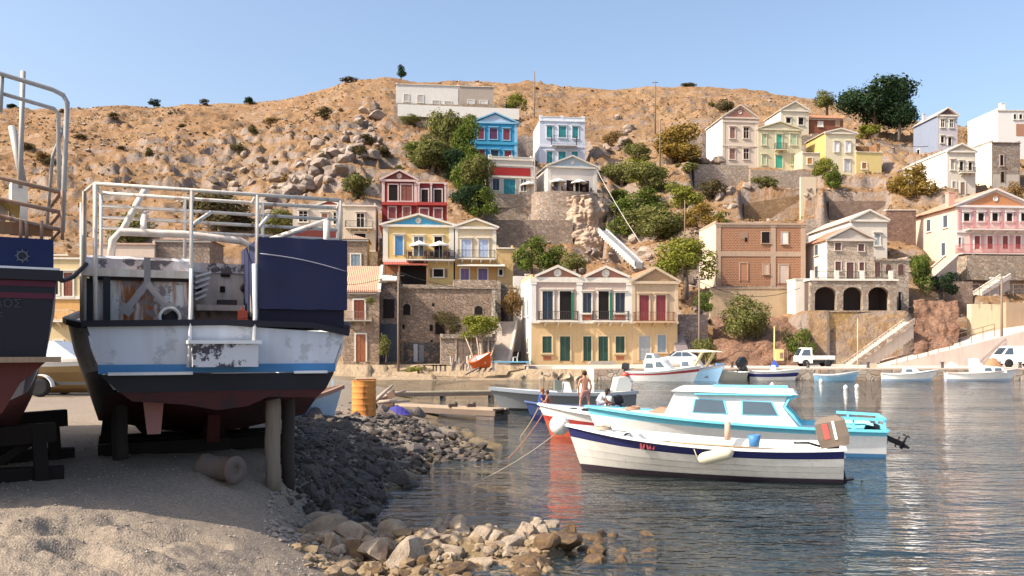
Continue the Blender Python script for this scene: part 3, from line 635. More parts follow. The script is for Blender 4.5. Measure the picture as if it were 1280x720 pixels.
h = House('white_house', 'white house with pale pediment behind the arcade house', 'house', 1064, 1109, 113, 326, 275, plaster((.74,.66,.56), .2), 263, 'gable', 14, yaw=-3, side_mat=plaster((.82,.78,.72), .1), roofmat=plaster((.6,.45,.38)), roundel=False, tymp=plaster((.66,.58,.48)))
h.W(1093, 292.5, 1099.5, 306.5, wood_leaf((.30,.34,.36)), cap=True)
# arcade terrace: three real arched openings into a dark undercroft
pl = Plane(1013, 97, R(3)); wA = pl.lx(1121); zb = pl.z(388, wA/2)
root = thing('arcade', 'stone arcade of three dark arches carrying a railed terrace', 'arcade', (pl.X0, 97, zb), R(3))
zt = pl.z(351, wA/2)-zb; spans = [(pl.lx(a), pl.lx(b)) for a, b in ((1018.5,1046),(1054,1078.5),(1085.5,1112))]
zsp = pl.z(368, wA/2)-zb; zcr = pl.z(358.5, wA/2)-zb
m = MB(masonry((.46,.375,.30), 2.2)); px_ = 0
for i, (a, b) in enumerate(spans):
    m.box((px_,0,-.3), (a,.6,zsp)); px_ = b
    n = 8; c = (a+b)/2; r = (b-a)/2
    prev = (a, zsp)
    for k in range(1, n+1):
        t = math.pi*(1-k/n); q = (c+r*math.cos(t), zsp+(zcr-zsp)*math.sin(t))
        m.prism([prev, q, (q[0], zt), (prev[0], zt)], 'y', 0, .6); prev = q
m.box((px_,0,-.3), (wA,.6,zsp))
e = [0]+[x for s_ in spans for x in s_]+[wA]
for k in range(0, 8, 2): m.box((e[k],0,zsp), (e[k+1],.6,zt))
m.build('arcade_wall', root)
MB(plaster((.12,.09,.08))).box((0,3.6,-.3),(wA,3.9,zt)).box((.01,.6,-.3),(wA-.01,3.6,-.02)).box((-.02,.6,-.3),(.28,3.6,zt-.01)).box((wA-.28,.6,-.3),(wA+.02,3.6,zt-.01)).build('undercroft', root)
MB(TRIM).box((-.15,-.15,zt+.002),(wA+.15,4.0,zt+.2)).build('terrace_slab', root)
r = MB(IRON)
for y in (.05,):
    for z in (zt+.35, zt+1.0): r.bar((.1,y,z),(wA-.1,y,z),.05,.05)
    for k in range(44): x = .1+(wA-.2)*k/43; r.bar((x,y,zt+.2),(x,y,zt+1.0),.025,.025,(0,1,0))
r.build('railing', root)
for px in (1016, 1046, 1078, 1114): x = pl.lx(px); MB(SL).box((x-.2,-.1,zt+.2),(x+.2,.25,zt+1.12)).build('railing_pier', root)
PADS.append((pl.X0, 97, R(3), wA, 4, zb, .4, 1))
# --- houses glimpsed between the boats on the left
h = House('yellow_house', 'yellow house with brown doors glimpsed between the two beached boats', 'house', 28, 104, 84, 455, 322, plaster((.72,.56,.32), .3), None, 'flat', 8, yaw=-4, front=3)
h.band(30, 372, 103, 402, plaster((.7,.4,.15)), out=.02); h.course(372, .3, .15); h.W(80, 341, 91, 370, wood_leaf((.2,.05,.03)), cap=True).W(66, 341, 73, 368, DARK, style='pane').W(68, 426, 78, 440, DARK, style='pane', cap=False); h.balcony(60, 92, 401, 388, 1.0, TRIM, TRIM, 3)
h = House('beige_house', 'square beige house block on the slope above the gap between boats', 'house', 60, 84, 100, 360, 318, plaster((.62,.44,.24), .3), None, 'flat', 6, yaw=-4)
h = House('pale_house', 'low pale house with red roof edge seen through the roll bar', 'house', 118, 193, 96, 370, 304, plaster((.70,.56,.46), .3), None, 'flat', 7, yaw=-4, trim=plaster((.6,.42,.33)), front=3); h.W(150, 325, 158, 340, DARK, style='pane')
h = House('stone_house', 'grey brown stone house seen behind the cabin roof', 'house', 194, 262, 97, 380, 300, masonry((.38,.30,.25)), 294, 'hip', 6, yaw=-4, roofmat=tiles((.35,.25,.2)), front=3)

# --- walls of the slope
wallpiece('retaining_wall', 'beige retaining wall at the foot of the brick house', 'wall', 888, 1004, 101.5, 405, 361, plaster((.55,.40,.25), .6), yaw=-2, thick=.6, cap=FR, below=3)
wallpiece('retaining_wall', 'great ochre rubble wall under the three arches', 'wall', 1012, 1123, 96.3, 456, 390, masonry((.46,.30,.14), 3.2, var=.4, tint=(.5,.28,.08)), yaw=-3, thick=1.0, cap=masonry((.5,.4,.3)))
wallpiece('gate_pier', 'white wall pier between brick house and arcade', 'pier', 994, 1014, 98.6, 395, 349.5, SL, yaw=-3, thick=2.5, cap=TRIM, below=6)
wallpiece('retaining_wall', 'stone retaining wall below the red banded white house', 'wall', 608, 668, 139.3, 292, 246, masonry((.46,.36,.28), 2), thick=1.0, below=4)
wallpiece('retaining_wall', 'lower stone terrace wall with level coping left of the cliff', 'wall', 611, 716, 133, 322, 275, masonry((.44,.34,.27), 2.2), thick=.8, below=3)
CARVES.append((660, 752, 122, 137.5, 324))
pl = Plane(668, 138.6, R(10)); cx = pl.lx(707); zt = pl.z(242.5, cx); zb = pl.z(300, cx)
m = MB(masonry((.48,.38,.31), 2)); q = [(cx-5.0+.0,0)]
ring = lambda z, k: [(cx+5.1*k*math.cos(math.pi+math.pi*i/18), -2.6*k*math.sin(math.pi*i/18)+.0, z) for i in range(19)]
ra, rb_ = ring(0, 1.0), ring(zb-zt-2, 1.08); m.loft([rb_, ra]); m.add(ra+[(cx+5.1,8,0),(cx-5.1,8,0)], [tuple(range(21))])
m.add([rb_[0],ra[0],(cx-5.1,8,0),(cx-5.3,8,zb-zt-2),rb_[-1],ra[-1],(cx+5.1,8,0),(cx+5.3,8,zb-zt-2)], [(0,1,2,3),(7,6,5,4)])
o = m.build('bastion', None, (pl.X0, 138.6, zt)); o.rotation_euler.z = R(10); tag(o, 'rounded stone bastion carrying the pedimented white house', 'bastion')
wallpiece('garden_wall', 'broken dry stone wall in front of the pinkish cream house', 'wall', 868, 936, 157, 238, 205, masonry((.56,.46,.38), 3.5), thick=.8, rtop2=207, below=3)
wallpiece('garden_wall', 'broken dry stone wall in front of the pale green house', 'wall', 938, 1022, 155, 236, 212, masonry((.54,.45,.37), 3.5), thick=.8, rtop2=214, below=3)
wallpiece('garden_wall', 'brown stone garden wall climbing towards the beige yard wall', 'wall', 930, 1001, 140, 275, 255, masonry((.40,.26,.15), 2.8), yaw=-4, thick=.6, rtop2=243, below=3)
wallpiece('yard_wall', 'plain beige rendered yard wall among the bushes', 'wall', 1001, 1020, 139, 270, 221, plaster((.70,.58,.42), .3), yaw=-3, thick=.5, below=4)
wallpiece('garden_wall', 'dark brown stone wall right of the beige yard wall', 'wall', 1036, 1106, 138, 275, 251, masonry((.34,.25,.20), 2.8), yaw=-3, thick=.6, below=4)
wallpiece('garden_wall', 'purple brown terrace wall with white coping left of the pink house', 'wall', 1108, 1145, 122, 300, 263, masonry((.30,.19,.15), 2.4), yaw=-4, thick=.6, cap=TRIM, below=4)
wallpiece('garden_wall', 'grey block wall beside the waterfront house stair', 'wall', 848, 885, 93, 455, 393, masonry((.34,.27,.25), 2.2), yaw=-4, thick=.5)
wallpiece('retaining_wall', 'bright cream rendered wall beside the ramp', 'wall', 1214, 1257, 97.5, 440, 380, plaster((.78,.64,.42), .35), yaw=-4, thick=.8)
wallpiece('retaining_wall', 'tan rendered wall right of the lamp pole', 'wall', 1257.6, 1340, 97, 430, 378, plaster((.46,.33,.22), .5), yaw=-4, thick=.8)
wallpiece('retaining_wall', 'rubble wall stepping below the stone basement', 'wall', 1180, 1216, 108, 395, 352, masonry((.42,.30,.24), 2.4), yaw=-4, thick=.8, below=5)
wallpiece('parapet_wall', 'white parapet wall left of the ruin stair', 'wall', 641.5, 663, 100, 395, 345, plaster((.80,.76,.70), .2), yaw=-4, thick=.4, below=4)
# --- stairs
def stair(name, label, px0, r0, px1, r1, Y0, Y1, width, mat, n=16, parapet=None):
    a = P(px0, r0, Y0); b = P(px1, r1, Y1); d = b-a; dh = Vector((d.x, d.y, 0)); L = dh.length; ang = math.atan2(d.y, d.x)
    root = thing(name, label, 'stairs', a, ang)
    m = MB(mat)
    for k in range(n): m.box((L*k/n,0,max(-4, d.z*k/n-(.45 if 'white' in name else 1.6))), (L*(k+1)/n,width,d.z*(k+1)/n))
    m.build('steps', root)
    if parapet:
        for y in (-.22, width+.02): MB(parapet).prism([(0,-.2),(L,d.z-.3),(L,d.z+.35),(0,.35)], 'y', y, y+.2).build('parapet', root)
stair('stone_stairs', 'wide pale stair beside the ruined warehouse', 634, 456, 645, 402, 88, 96, 2.2, plaster((.62,.52,.44), .5), 20, plaster((.6,.52,.45)))
stair('stone_stairs', 'long stair climbing along the ochre rubble wall', 1064, 458, 1142, 402, 92.5, 93.5, 1.6, plaster((.66,.56,.46), .5), 24, masonry((.58,.47,.38)))
stair('white_stairs', 'white painted stair with parapets below the cliff', 803, 331, 757, 289, 107, 113, 1.0, WHITE, 18, plaster((.52,.52,.54), .8))
stair('stone_stairs', 'stair with white edge in front of the stone basement', 1226, 368, 1262, 345, 109.5, 110.5, 1.4, plaster((.6,.5,.42)), 12, plaster((.72,.62,.55)))
stair('stone_stairs', 'steep stair descending left of the pink house', 1162, 352, 1196, 322, 108, 112, 1.5, plaster((.6,.48,.38)), 14, plaster((.62,.48,.38)))
stair('stone_stairs', 'shaded stair on the right flank of the tan house', 868, 456, 848, 408, 88, 95, 1.3, plaster((.4,.33,.32)), 18)
# ------------------------------------------------------------------ terrain
RIDGE_PX = [-500,-100,0,100,200,300,350,400,430,480,520,600,700,800,870,940,1000,1060,1130,1200,1280,1400,1800]
RIDGE_RW = [175,152,142,136,133,131,124,113,102,98,102,105,108,110,108,114,121,131,150,158,155,150,160]
def natural(X, Y):
    u = X/np.maximum(Y, 1); px = 640+u*F
    prof = np.interp(Y, [70,95,104,120,140,157,192,255], [1.0,1.05,8.3,16.6,27,36,52,77])
    zr = CZ+(HY-np.interp(px, RIDGE_PX, RIDGE_RW))/F*255
    t = sstep(112, 255, Y)
    z = prof*(1+t*(zr/77-1))
    z = np.where(Y > 255, zr-(Y-255)*.12, z)
    shore = np.clip((Y-78)*.085, -1.2, 1.05)
    wl = 1-sstep(630, 668, px)
    z = np.where(Y < 95, shore*wl+(1-wl)*np.where(Y < 79, -2.0, .9), z)
    # gully beside the cliff, and a knoll of bare rock on the left slope
    g = np.exp(-((px-775)/34)**2)*sstep(108, 124, Y)*(1-sstep(150, 172, Y)); z = z-4.5*g
    k = np.exp(-((px-405)/75)**2)*np.exp(-((Y-150)/18)**2); z = z+2.0*k
    w = sstep(96, 112, Y); w2 = w*np.clip(1-.5*sstep(235, 270, Y), 0, 1)
    big = fbm(X, Y, 22, 4, 3); mid = fbm(X, Y, 6.5, 5, 11, .55); rid = 1-np.abs(fbm(X, Y, 5, 4, 29, .6))*3
    rocky = np.clip(k*1.5+g*.8+np.clip(fbm(X, Y, 30, 3, 51)*2.0, 0, .8)+.25, 0, 1.3)
    z = z+w2*(big*2.0+mid*.95+np.clip(rid, 0, 1)*rocky*1.3)
    ter = fbm(X, Y, 55, 3, 77)*2
    z = z+w2*.35*np.sin(z*1.9+ter*3)                    # old terraces across the slope
    return z
def with_pads(X, Y, z):
    px = 640+F*X/np.maximum(Y, 1)
    for (a, b, y0, y1, row) in CARVES:
        k = sstep(y0-3, y0, Y)*(Y < y1)*sstep(a-7, a, px)*(1-sstep(b, b+7, px))
        lim = CZ+(HY-row)/F*Y-.15+.25*fbm(X, Y, 3, 3, 8)
        z = np.where(z > lim, z*(1-k)+lim*k, z)
    for (x0, y0, ang, w, d, base, mx, fr) in PADS:
        c, s = math.cos(ang), math.sin(ang)
        a = (X-x0)*c+(Y-y0)*s; b = -(X-x0)*s+(Y-y0)*c
        dx = np.maximum(np.maximum(-mx-a, a-w-mx), 0); back = np.maximum(b-d-1.2, 0)
        dist = np.hypot(dx, back); inn = (b > -fr)
        k = 1-sstep(0, 3.2, dist)
        z = np.where(inn, z*(1-k)+(base-.04)*k, z)
        f = (b <= -fr) & (b > -9) & (dx <= .2)
        z = np.where(f, np.minimum(z, base-.5-.45*(-fr-b)*.6), z)
    return z
NU, us = 560, None
def build_hill():
    us = np.concatenate([np.linspace(-1.15,-.62,70,endpoint=False), np.linspace(-.62,.62,480), np.linspace(.64,1.15,60)])
    Ys = np.concatenate([np.linspace(72,94,24,endpoint=False), np.arange(94,176,.52), np.arange(176,262,1.0), np.arange(262,420,8)])
    U, YY = np.meshgrid(us, Ys); X = U*YY
    z = with_pads(X, YY, natural(X, YY))
    n, m = YY.shape
    co = np.stack([X, YY, z], -1).reshape(-1, 3)
    i = np.arange(n-1)[:, None]*m+np.arange(m-1)[None, :]
    q = np.stack([i, i+1, i+m+1, i+m], -1).reshape(-1, 4)
    me = bpy.data.meshes.new('hillside'); me.vertices.add(len(co)); me.vertices.foreach_set('co', co.ravel())
    me.loops.add(q.size); me.loops.foreach_set('vertex_index', q.ravel())
    me.polygons.add(len(q)); me.polygons.foreach_set('loop_start', np.arange(0, q.size, 4)); me.polygons.foreach_set('loop_total', np.full(len(q), 4))
    me.polygons.foreach_set('use_smooth', np.ones(len(q), bool)); me.update(calc_edges=True)
    me.materials.append(hill_material())
    o = bpy.data.objects.new('hillside', me); COL.objects.link(o); tag(o, kind='structure')
def tz(x, y):
    X = np.array([float(x)]); Y = np.array([float(y)])
    return float(with_pads(X, Y, natural(X, Y))[0])
def nz(x, y): return float(natural(np.array([float(x)]), np.array([float(y)]))[0])
def hill_material():
    t = NT('dry_hillside'); v = t.coord()
    a = t.ramp(t.noise(v, .035, 7, .68), [(.38, (0,0,0)), (.62, (1,1,1))]); b = t.noise(v, .38, 7, .68); f = t.noise(v, 1.5, 7, .72); s = t.noise(v, .9, 5, .7)
    grass = t.mix(a, (.255,.140,.068), (.335,.215,.115)); grass = t.mix(t.ramp(f, [(.40, (0,0,0)), (.64, (1,1,1))]), grass, (.19,.115,.065))
    rock = t.mix(f, (.38,.30,.245), (.155,.12,.10))
    g = t.n('ShaderNodeNewGeometry'); sp = t.n('ShaderNodeSeparateXYZ'); t.l(g.outputs['Normal'], sp.inputs[0])
    steep = t.ramp(t.math('ADD', sp.outputs[2], t.math('MULTIPLY', t.math('SUBTRACT', b, .5), .5)), [(.60, (1,1,1)), (.76, (0,0,0))])
    patch = t.ramp(b, [(.60, (0,0,0)), (.67, (1,1,1))])
    col = t.mix(t.math('MAXIMUM', steep, t.math('MULTIPLY', patch, .75)), grass, rock)
    led = t.ramp(t.noise(t.coord((.16, .16, 1.1)), 1.0, 7, .7), [(.53, (0,0,0)), (.60, (1,1,1))]); brk = t.ramp(t.noise(v, .11, 4), [(.42, (0,0,0)), (.58, (1,1,1))])
    col = t.mix(t.math('MULTIPLY', t.math('MULTIPLY', led, brk), .85), col, rock)
    scrub = t.ramp(s, [(.62, (0,0,0)), (.70, (1,1,1))])
    col = t.mix(t.math('MULTIPLY', scrub, .6), col, (.16,.11,.05))
    # trodden earth on the level ground by the shore
    pos = t.n('ShaderNodeSeparateXYZ'); t.l(g.outputs['Position'], pos.inputs[0])
    low = t.ramp(t.math('MULTIPLY', pos.outputs[2], .25), [(.30, (1,1,1)), (.5, (0,0,0))])
    col = t.mix(low, col, t.mix(f, (.44,.33,.22), (.33,.245,.16)))
    h = t.math('ADD', t.math('MULTIPLY', f, .6), t.math('MULTIPLY', b, 1.2))
    t.bsdf(col, .95, t.bump(h, 1.0, .55), spec=.08); return t.m

# near shore: heights given at measured points, interpolated in bearing and log distance
SHORE = [(0,720,1.0),(150,725,.88),(250,720,.70),(330,722,.47),(420,722,.16),(-200,740,1.05),(-200,700,1.1),(-200,600,1.12),(0,640,1.12),(100,640,1.02),(200,640,.88),(280,640,.74),(320,668,.58),(350,650,.50),
 (375,668,.16),(380,640,.3),(350,600,.8),(400,600,.6),(440,600,.35),(420,635,.16),(480,612,.02),(250,590,1.08),(100,590,1.12),(0,580,1.12),(400,560,.82),(470,570,.42),(510,590,.08),(540,560,.16),(600,568,.06),(640,572,-.12),
 (430,540,.85),(500,545,.5),(560,545,.14),(470,520,.75),(520,528,.25),(560,530,-.1),(430,505,.92),(478,505,.45),(500,500,.05),(520,492,-.2),(440,488,.8),(475,484,.2),(500,484,-.15),(420,476,.85),(250,500,1.0),(100,500,1.05),(-200,520,1.1),(300,472,1.0),(100,470,1.0),(-300,480,1.0),
 (455,690,.04),(520,690,.10),(600,690,.10),(680,695,.04),(750,695,-.05),(820,700,-.15),(450,730,-.04),(600,730,-.15),(760,730,-.35),(860,720,-.5),(440,660,-.02),(560,652,-.08),(700,655,-.2),(500,640,-.22),(600,620,-.35),(560,600,-.3),
 (620,540,-.2),(620,510,-.28),(600,490,-.3),(560,482,-.2),(640,480,-.4),(700,560,-.3),(720,600,-.4),(700,640,-.4),(800,640,-.7),(860,600,-1.1),(720,500,-1.0),(800,520,-1.4),(960,640,-1.5),(960,560,-1.9),(1100,700,-1.9),(1100,540,-2.6),(1300,640,-2.8),(1300,520,-3.2),(800,484,-2.0),(1000,484,-2.6),(1300,484,-3.0),(1600,600,-3.2),(1600,500,-3.4)]
def build_ground():
    pts = np.array([(PZ(*p).x, PZ(*p).y, p[2]) for p in SHORE])
    A = np.stack([pts[:,0]/pts[:,1]*2.2, np.log(pts[:,1])], -1)
    D = np.linalg.norm(A[:,None]-A[None], axis=-1)
    W = np.linalg.solve(D+np.eye(len(D))*-.004, pts[:,2])
    us = np.concatenate([np.linspace(-2.2,-.75,50,endpoint=False), np.linspace(-.75,.3,360,endpoint=False), np.linspace(.3,.9,70), np.linspace(.93,2.2,20)])
    Ys = np.exp(np.linspace(math.log(1.6), math.log(5.6), 40, endpoint=False)).tolist()+np.exp(np.linspace(math.log(5.6), math.log(40), 300, endpoint=False)).tolist()+np.exp(np.linspace(math.log(40), math.log(86), 60)).tolist()
    U, YY = np.meshgrid(us, np.array(Ys)); X = U*YY
    def height(X, YY):
        q = np.stack([np.clip(X/YY, -.8, .95)*2.2, np.log(np.clip(YY, 9*.8, 75))], -1); z = np.zeros(X.shape)
        for i in range(len(A)): z += W[i]*np.hypot(q[...,0]-A[i,0], q[...,1]-A[i,1])
        z = np.clip(z, -3.6, 1.2)
        land = sstep(-.15, .35, z)
        far = sstep(26, 40, YY); lump = (fbm(X, YY, 2.2, 3, 5)*.08+fbm(X, YY, .40, 5, 9, .62)*.05)*(1-.85*far)
        dents = -np.clip(fbm(X*.8+3, YY*1.6, .9, 2, 41)-.12, 0, .3)*.6
        px = 640+X/YY*F
        stir = .35+.9*(1-sstep(9.0, 10.5, YY))*sstep(-.8, 0, X/YY+.55)
        z = z+land*(lump*stir+dents*(1-sstep(9.4, 10.6, YY)))
        rough = sstep(10.8, 12, YY)*(1-sstep(30, 36, YY))*sstep(-3.6, -2.4, X)
        z = z+rough*fbm(X, YY, .5, 4, 61, .6)*.22*sstep(-.3, .1, z)
        return z
    z = height(X, YY); n, m = YY.shape
    co = np.stack([X, YY, z], -1).reshape(-1, 3); i = np.arange(n-1)[:, None]*m+np.arange(m-1)[None, :]
    q = np.stack([i, i+1, i+m+1, i+m], -1).reshape(-1, 4)
    me = bpy.data.meshes.new('beach'); me.vertices.add(len(co)); me.vertices.foreach_set('co', co.ravel())
    me.loops.add(q.size); me.loops.foreach_set('vertex_index', q.ravel()); me.polygons.add(len(q))
    me.polygons.foreach_set('loop_start', np.arange(0, q.size, 4)); me.polygons.foreach_set('loop_total', np.full(len(q), 4))
    me.polygons.foreach_set('use_smooth', np.ones(len(q), bool)); me.update(calc_edges=True)
    t = NT('shingle_and_seabed'); v = t.coord()
    g = t.n('ShaderNodeNewGeometry'); sp = t.n('ShaderNodeSeparateXYZ'); t.l(g.outputs['Position'], sp.inputs[0])
    a = t.noise(v, .9, 6, .65); f = t.noise(v, 22, 5, .7)
    vo = t.n('ShaderNodeTexVoronoi'); t.l(v, vo.inputs['Vector']); vo.inputs['Scale'].default_value = 48
    bw = t.n('ShaderNodeSeparateColor'); t.l(vo.outputs['Color'], bw.inputs[0])
    sand = t.mix(bw.outputs[0], (.33,.265,.205), (.145,.117,.092)); sand = t.mix(t.math('MULTIPLY', a, .5), sand, (.28,.225,.165)); sand = t.mix(t.math('MULTIPLY', f, .35), sand, (.2,.17,.14))
    wet = t.mix(a, (.20,.145,.08), (.13,.10,.06))
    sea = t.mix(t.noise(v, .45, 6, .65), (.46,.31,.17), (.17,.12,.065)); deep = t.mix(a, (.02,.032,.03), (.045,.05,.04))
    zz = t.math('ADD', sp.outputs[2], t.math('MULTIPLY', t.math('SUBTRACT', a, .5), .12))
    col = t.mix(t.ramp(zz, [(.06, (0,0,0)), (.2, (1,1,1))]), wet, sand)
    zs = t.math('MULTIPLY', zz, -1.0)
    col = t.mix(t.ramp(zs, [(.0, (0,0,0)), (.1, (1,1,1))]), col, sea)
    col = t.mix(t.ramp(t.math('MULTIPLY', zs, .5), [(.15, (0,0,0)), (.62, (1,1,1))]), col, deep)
    h = t.math('SUBTRACT', t.math('MULTIPLY', f, .5), vo.outputs['Distance'])
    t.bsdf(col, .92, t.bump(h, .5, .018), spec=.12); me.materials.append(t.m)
    o = bpy.data.objects.new('beach', me); COL.objects.link(o); tag(o, kind='structure')
    def gz(x, y): return float(height(np.array([float(x)]), np.array([float(y)]))[0])
    return gz, height
def build_water():
    mb = MB(); t = NT('harbour_water'); v = t.coord((1, 1.0, 1))
    vs = t.coord((.55, 1.5, 1)); w1 = t.noise(vs, 2.1, 2, .5); w2 = t.noise(t.coord((.8, 1.7, 1), rot=(0,0,R(17))), 5.2, 2, .5); w3 = t.noise(t.coord((.6, 1.2, 1), rot=(0,0,R(-9))), .5, 2, .5)
    big = t.noise(v, .06, 3)
    gust = t.ramp(t.noise(t.coord((.5, 1.3, 1)), .16, 4, .6), [(.35, (.45,.45,.45)), (.65, (1.25,1.25,1.25))])
    h = t.math('MULTIPLY', t.math('ADD', w1, t.math('MULTIPLY', w2, .40)), gust); h = t.math('ADD', h, t.math('MULTIPLY', w3, 1.5))
    nrm = t.bump(h, 1.0, .10)
    fr = t.n('ShaderNodeFresnel'); fr.inputs[0].default_value = 1.33; t.l(nrm, fr.inputs['Normal'])
    gl = t.n('ShaderNodeBsdfGlossy'); gl.inputs['Roughness'].default_value = .02; t.l(nrm, gl.inputs['Normal']); gl.inputs['Color'].default_value = (.97,.97,.97,1)
    tp = t.n('ShaderNodeBsdfTransparent'); tp.inputs[0].default_value = (.94,.96,.93,1)
    df = t.n('ShaderNodeBsdfDiffuse'); df.inputs[0].default_value = (.035,.085,.09,1)
    m1 = t.n('ShaderNodeMixShader'); m1.inputs[0].default_value = .18; t.l(tp.outputs[0], m1.inputs[1]); t.l(df.outputs[0], m1.inputs[2])
    m2 = t.n('ShaderNodeMixShader'); t.l(t.math('MINIMUM', t.math('ADD', t.math('MULTIPLY', fr.outputs[0], 1.15), .02), 1.0), m2.inputs[0]); t.l(m1.outputs[0], m2.inputs[1]); t.l(gl.outputs[0], m2.inputs[2])
    t.l(m2.outputs[0], t.out.inputs['Surface']); mb.use(t.m)
    mb.add([(-90,-20,0),(260,-20,0),(260,84,0),(-90,84,0)], [(0,1,2,3)]); struct('water', mb)

def build_world():
    w = bpy.data.worlds.new('World'); scene.world = w; w.use_nodes = True; nt = w.node_tree
    bg = nt.nodes['Background']; sky = nt.nodes.new('ShaderNodeTexSky'); sky.sky_type = 'NISHITA'; sky.sun_disc = False
    el, az = R(SUN_EL), R(SUN_AZ)
    d = Vector((-math.cos(az)*math.cos(el), -math.sin(az)*math.cos(el), math.sin(el)))
    sky.sun_elevation = el; sky.sun_rotation = math.atan2(d.x, d.y) % (2*math.pi)
    sky.air_density = 1.0; sky.dust_density = SKY_DUST; sky.ozone_density = 1.0; sky.altitude = 0
    nt.links.new(sky.outputs[0], bg.inputs[0]); bg.inputs[1].default_value = SKY_STR
    L = bpy.data.lights.new('sun', 'SUN'); L.energy = SUN_STR; L.angle = R(.5); L.color = (1, .90, .76)
    o = bpy.data.objects.new('sun', L); COL.objects.link(o); o.rotation_euler = (-d).to_track_quat('-Z', 'Y').to_euler()
    cam = bpy.data.cameras.new('camera'); cam.sensor_width = 36; cam.lens = F/1280*36; cam.clip_end = 3000; cam.clip_start = .1
    cam.shift_y = (HY-360)/1280
    c = bpy.data.objects.new('camera', cam); COL.objects.link(c); c.location = (0, 0, CZ); c.rotation_euler = (R(90), 0, 0); scene.camera = c
    scene.view_settings.view_transform = 'Standard'; scene.view_settings.look = 'None'; scene.view_settings.exposure = EXPOSURE; scene.view_settings.gamma = 1
SUN_EL, SUN_AZ, SUN_STR, SKY_STR, SKY_DUST, EXPOSURE = 42, 22, 4.0, .128, 3.2, 1.0
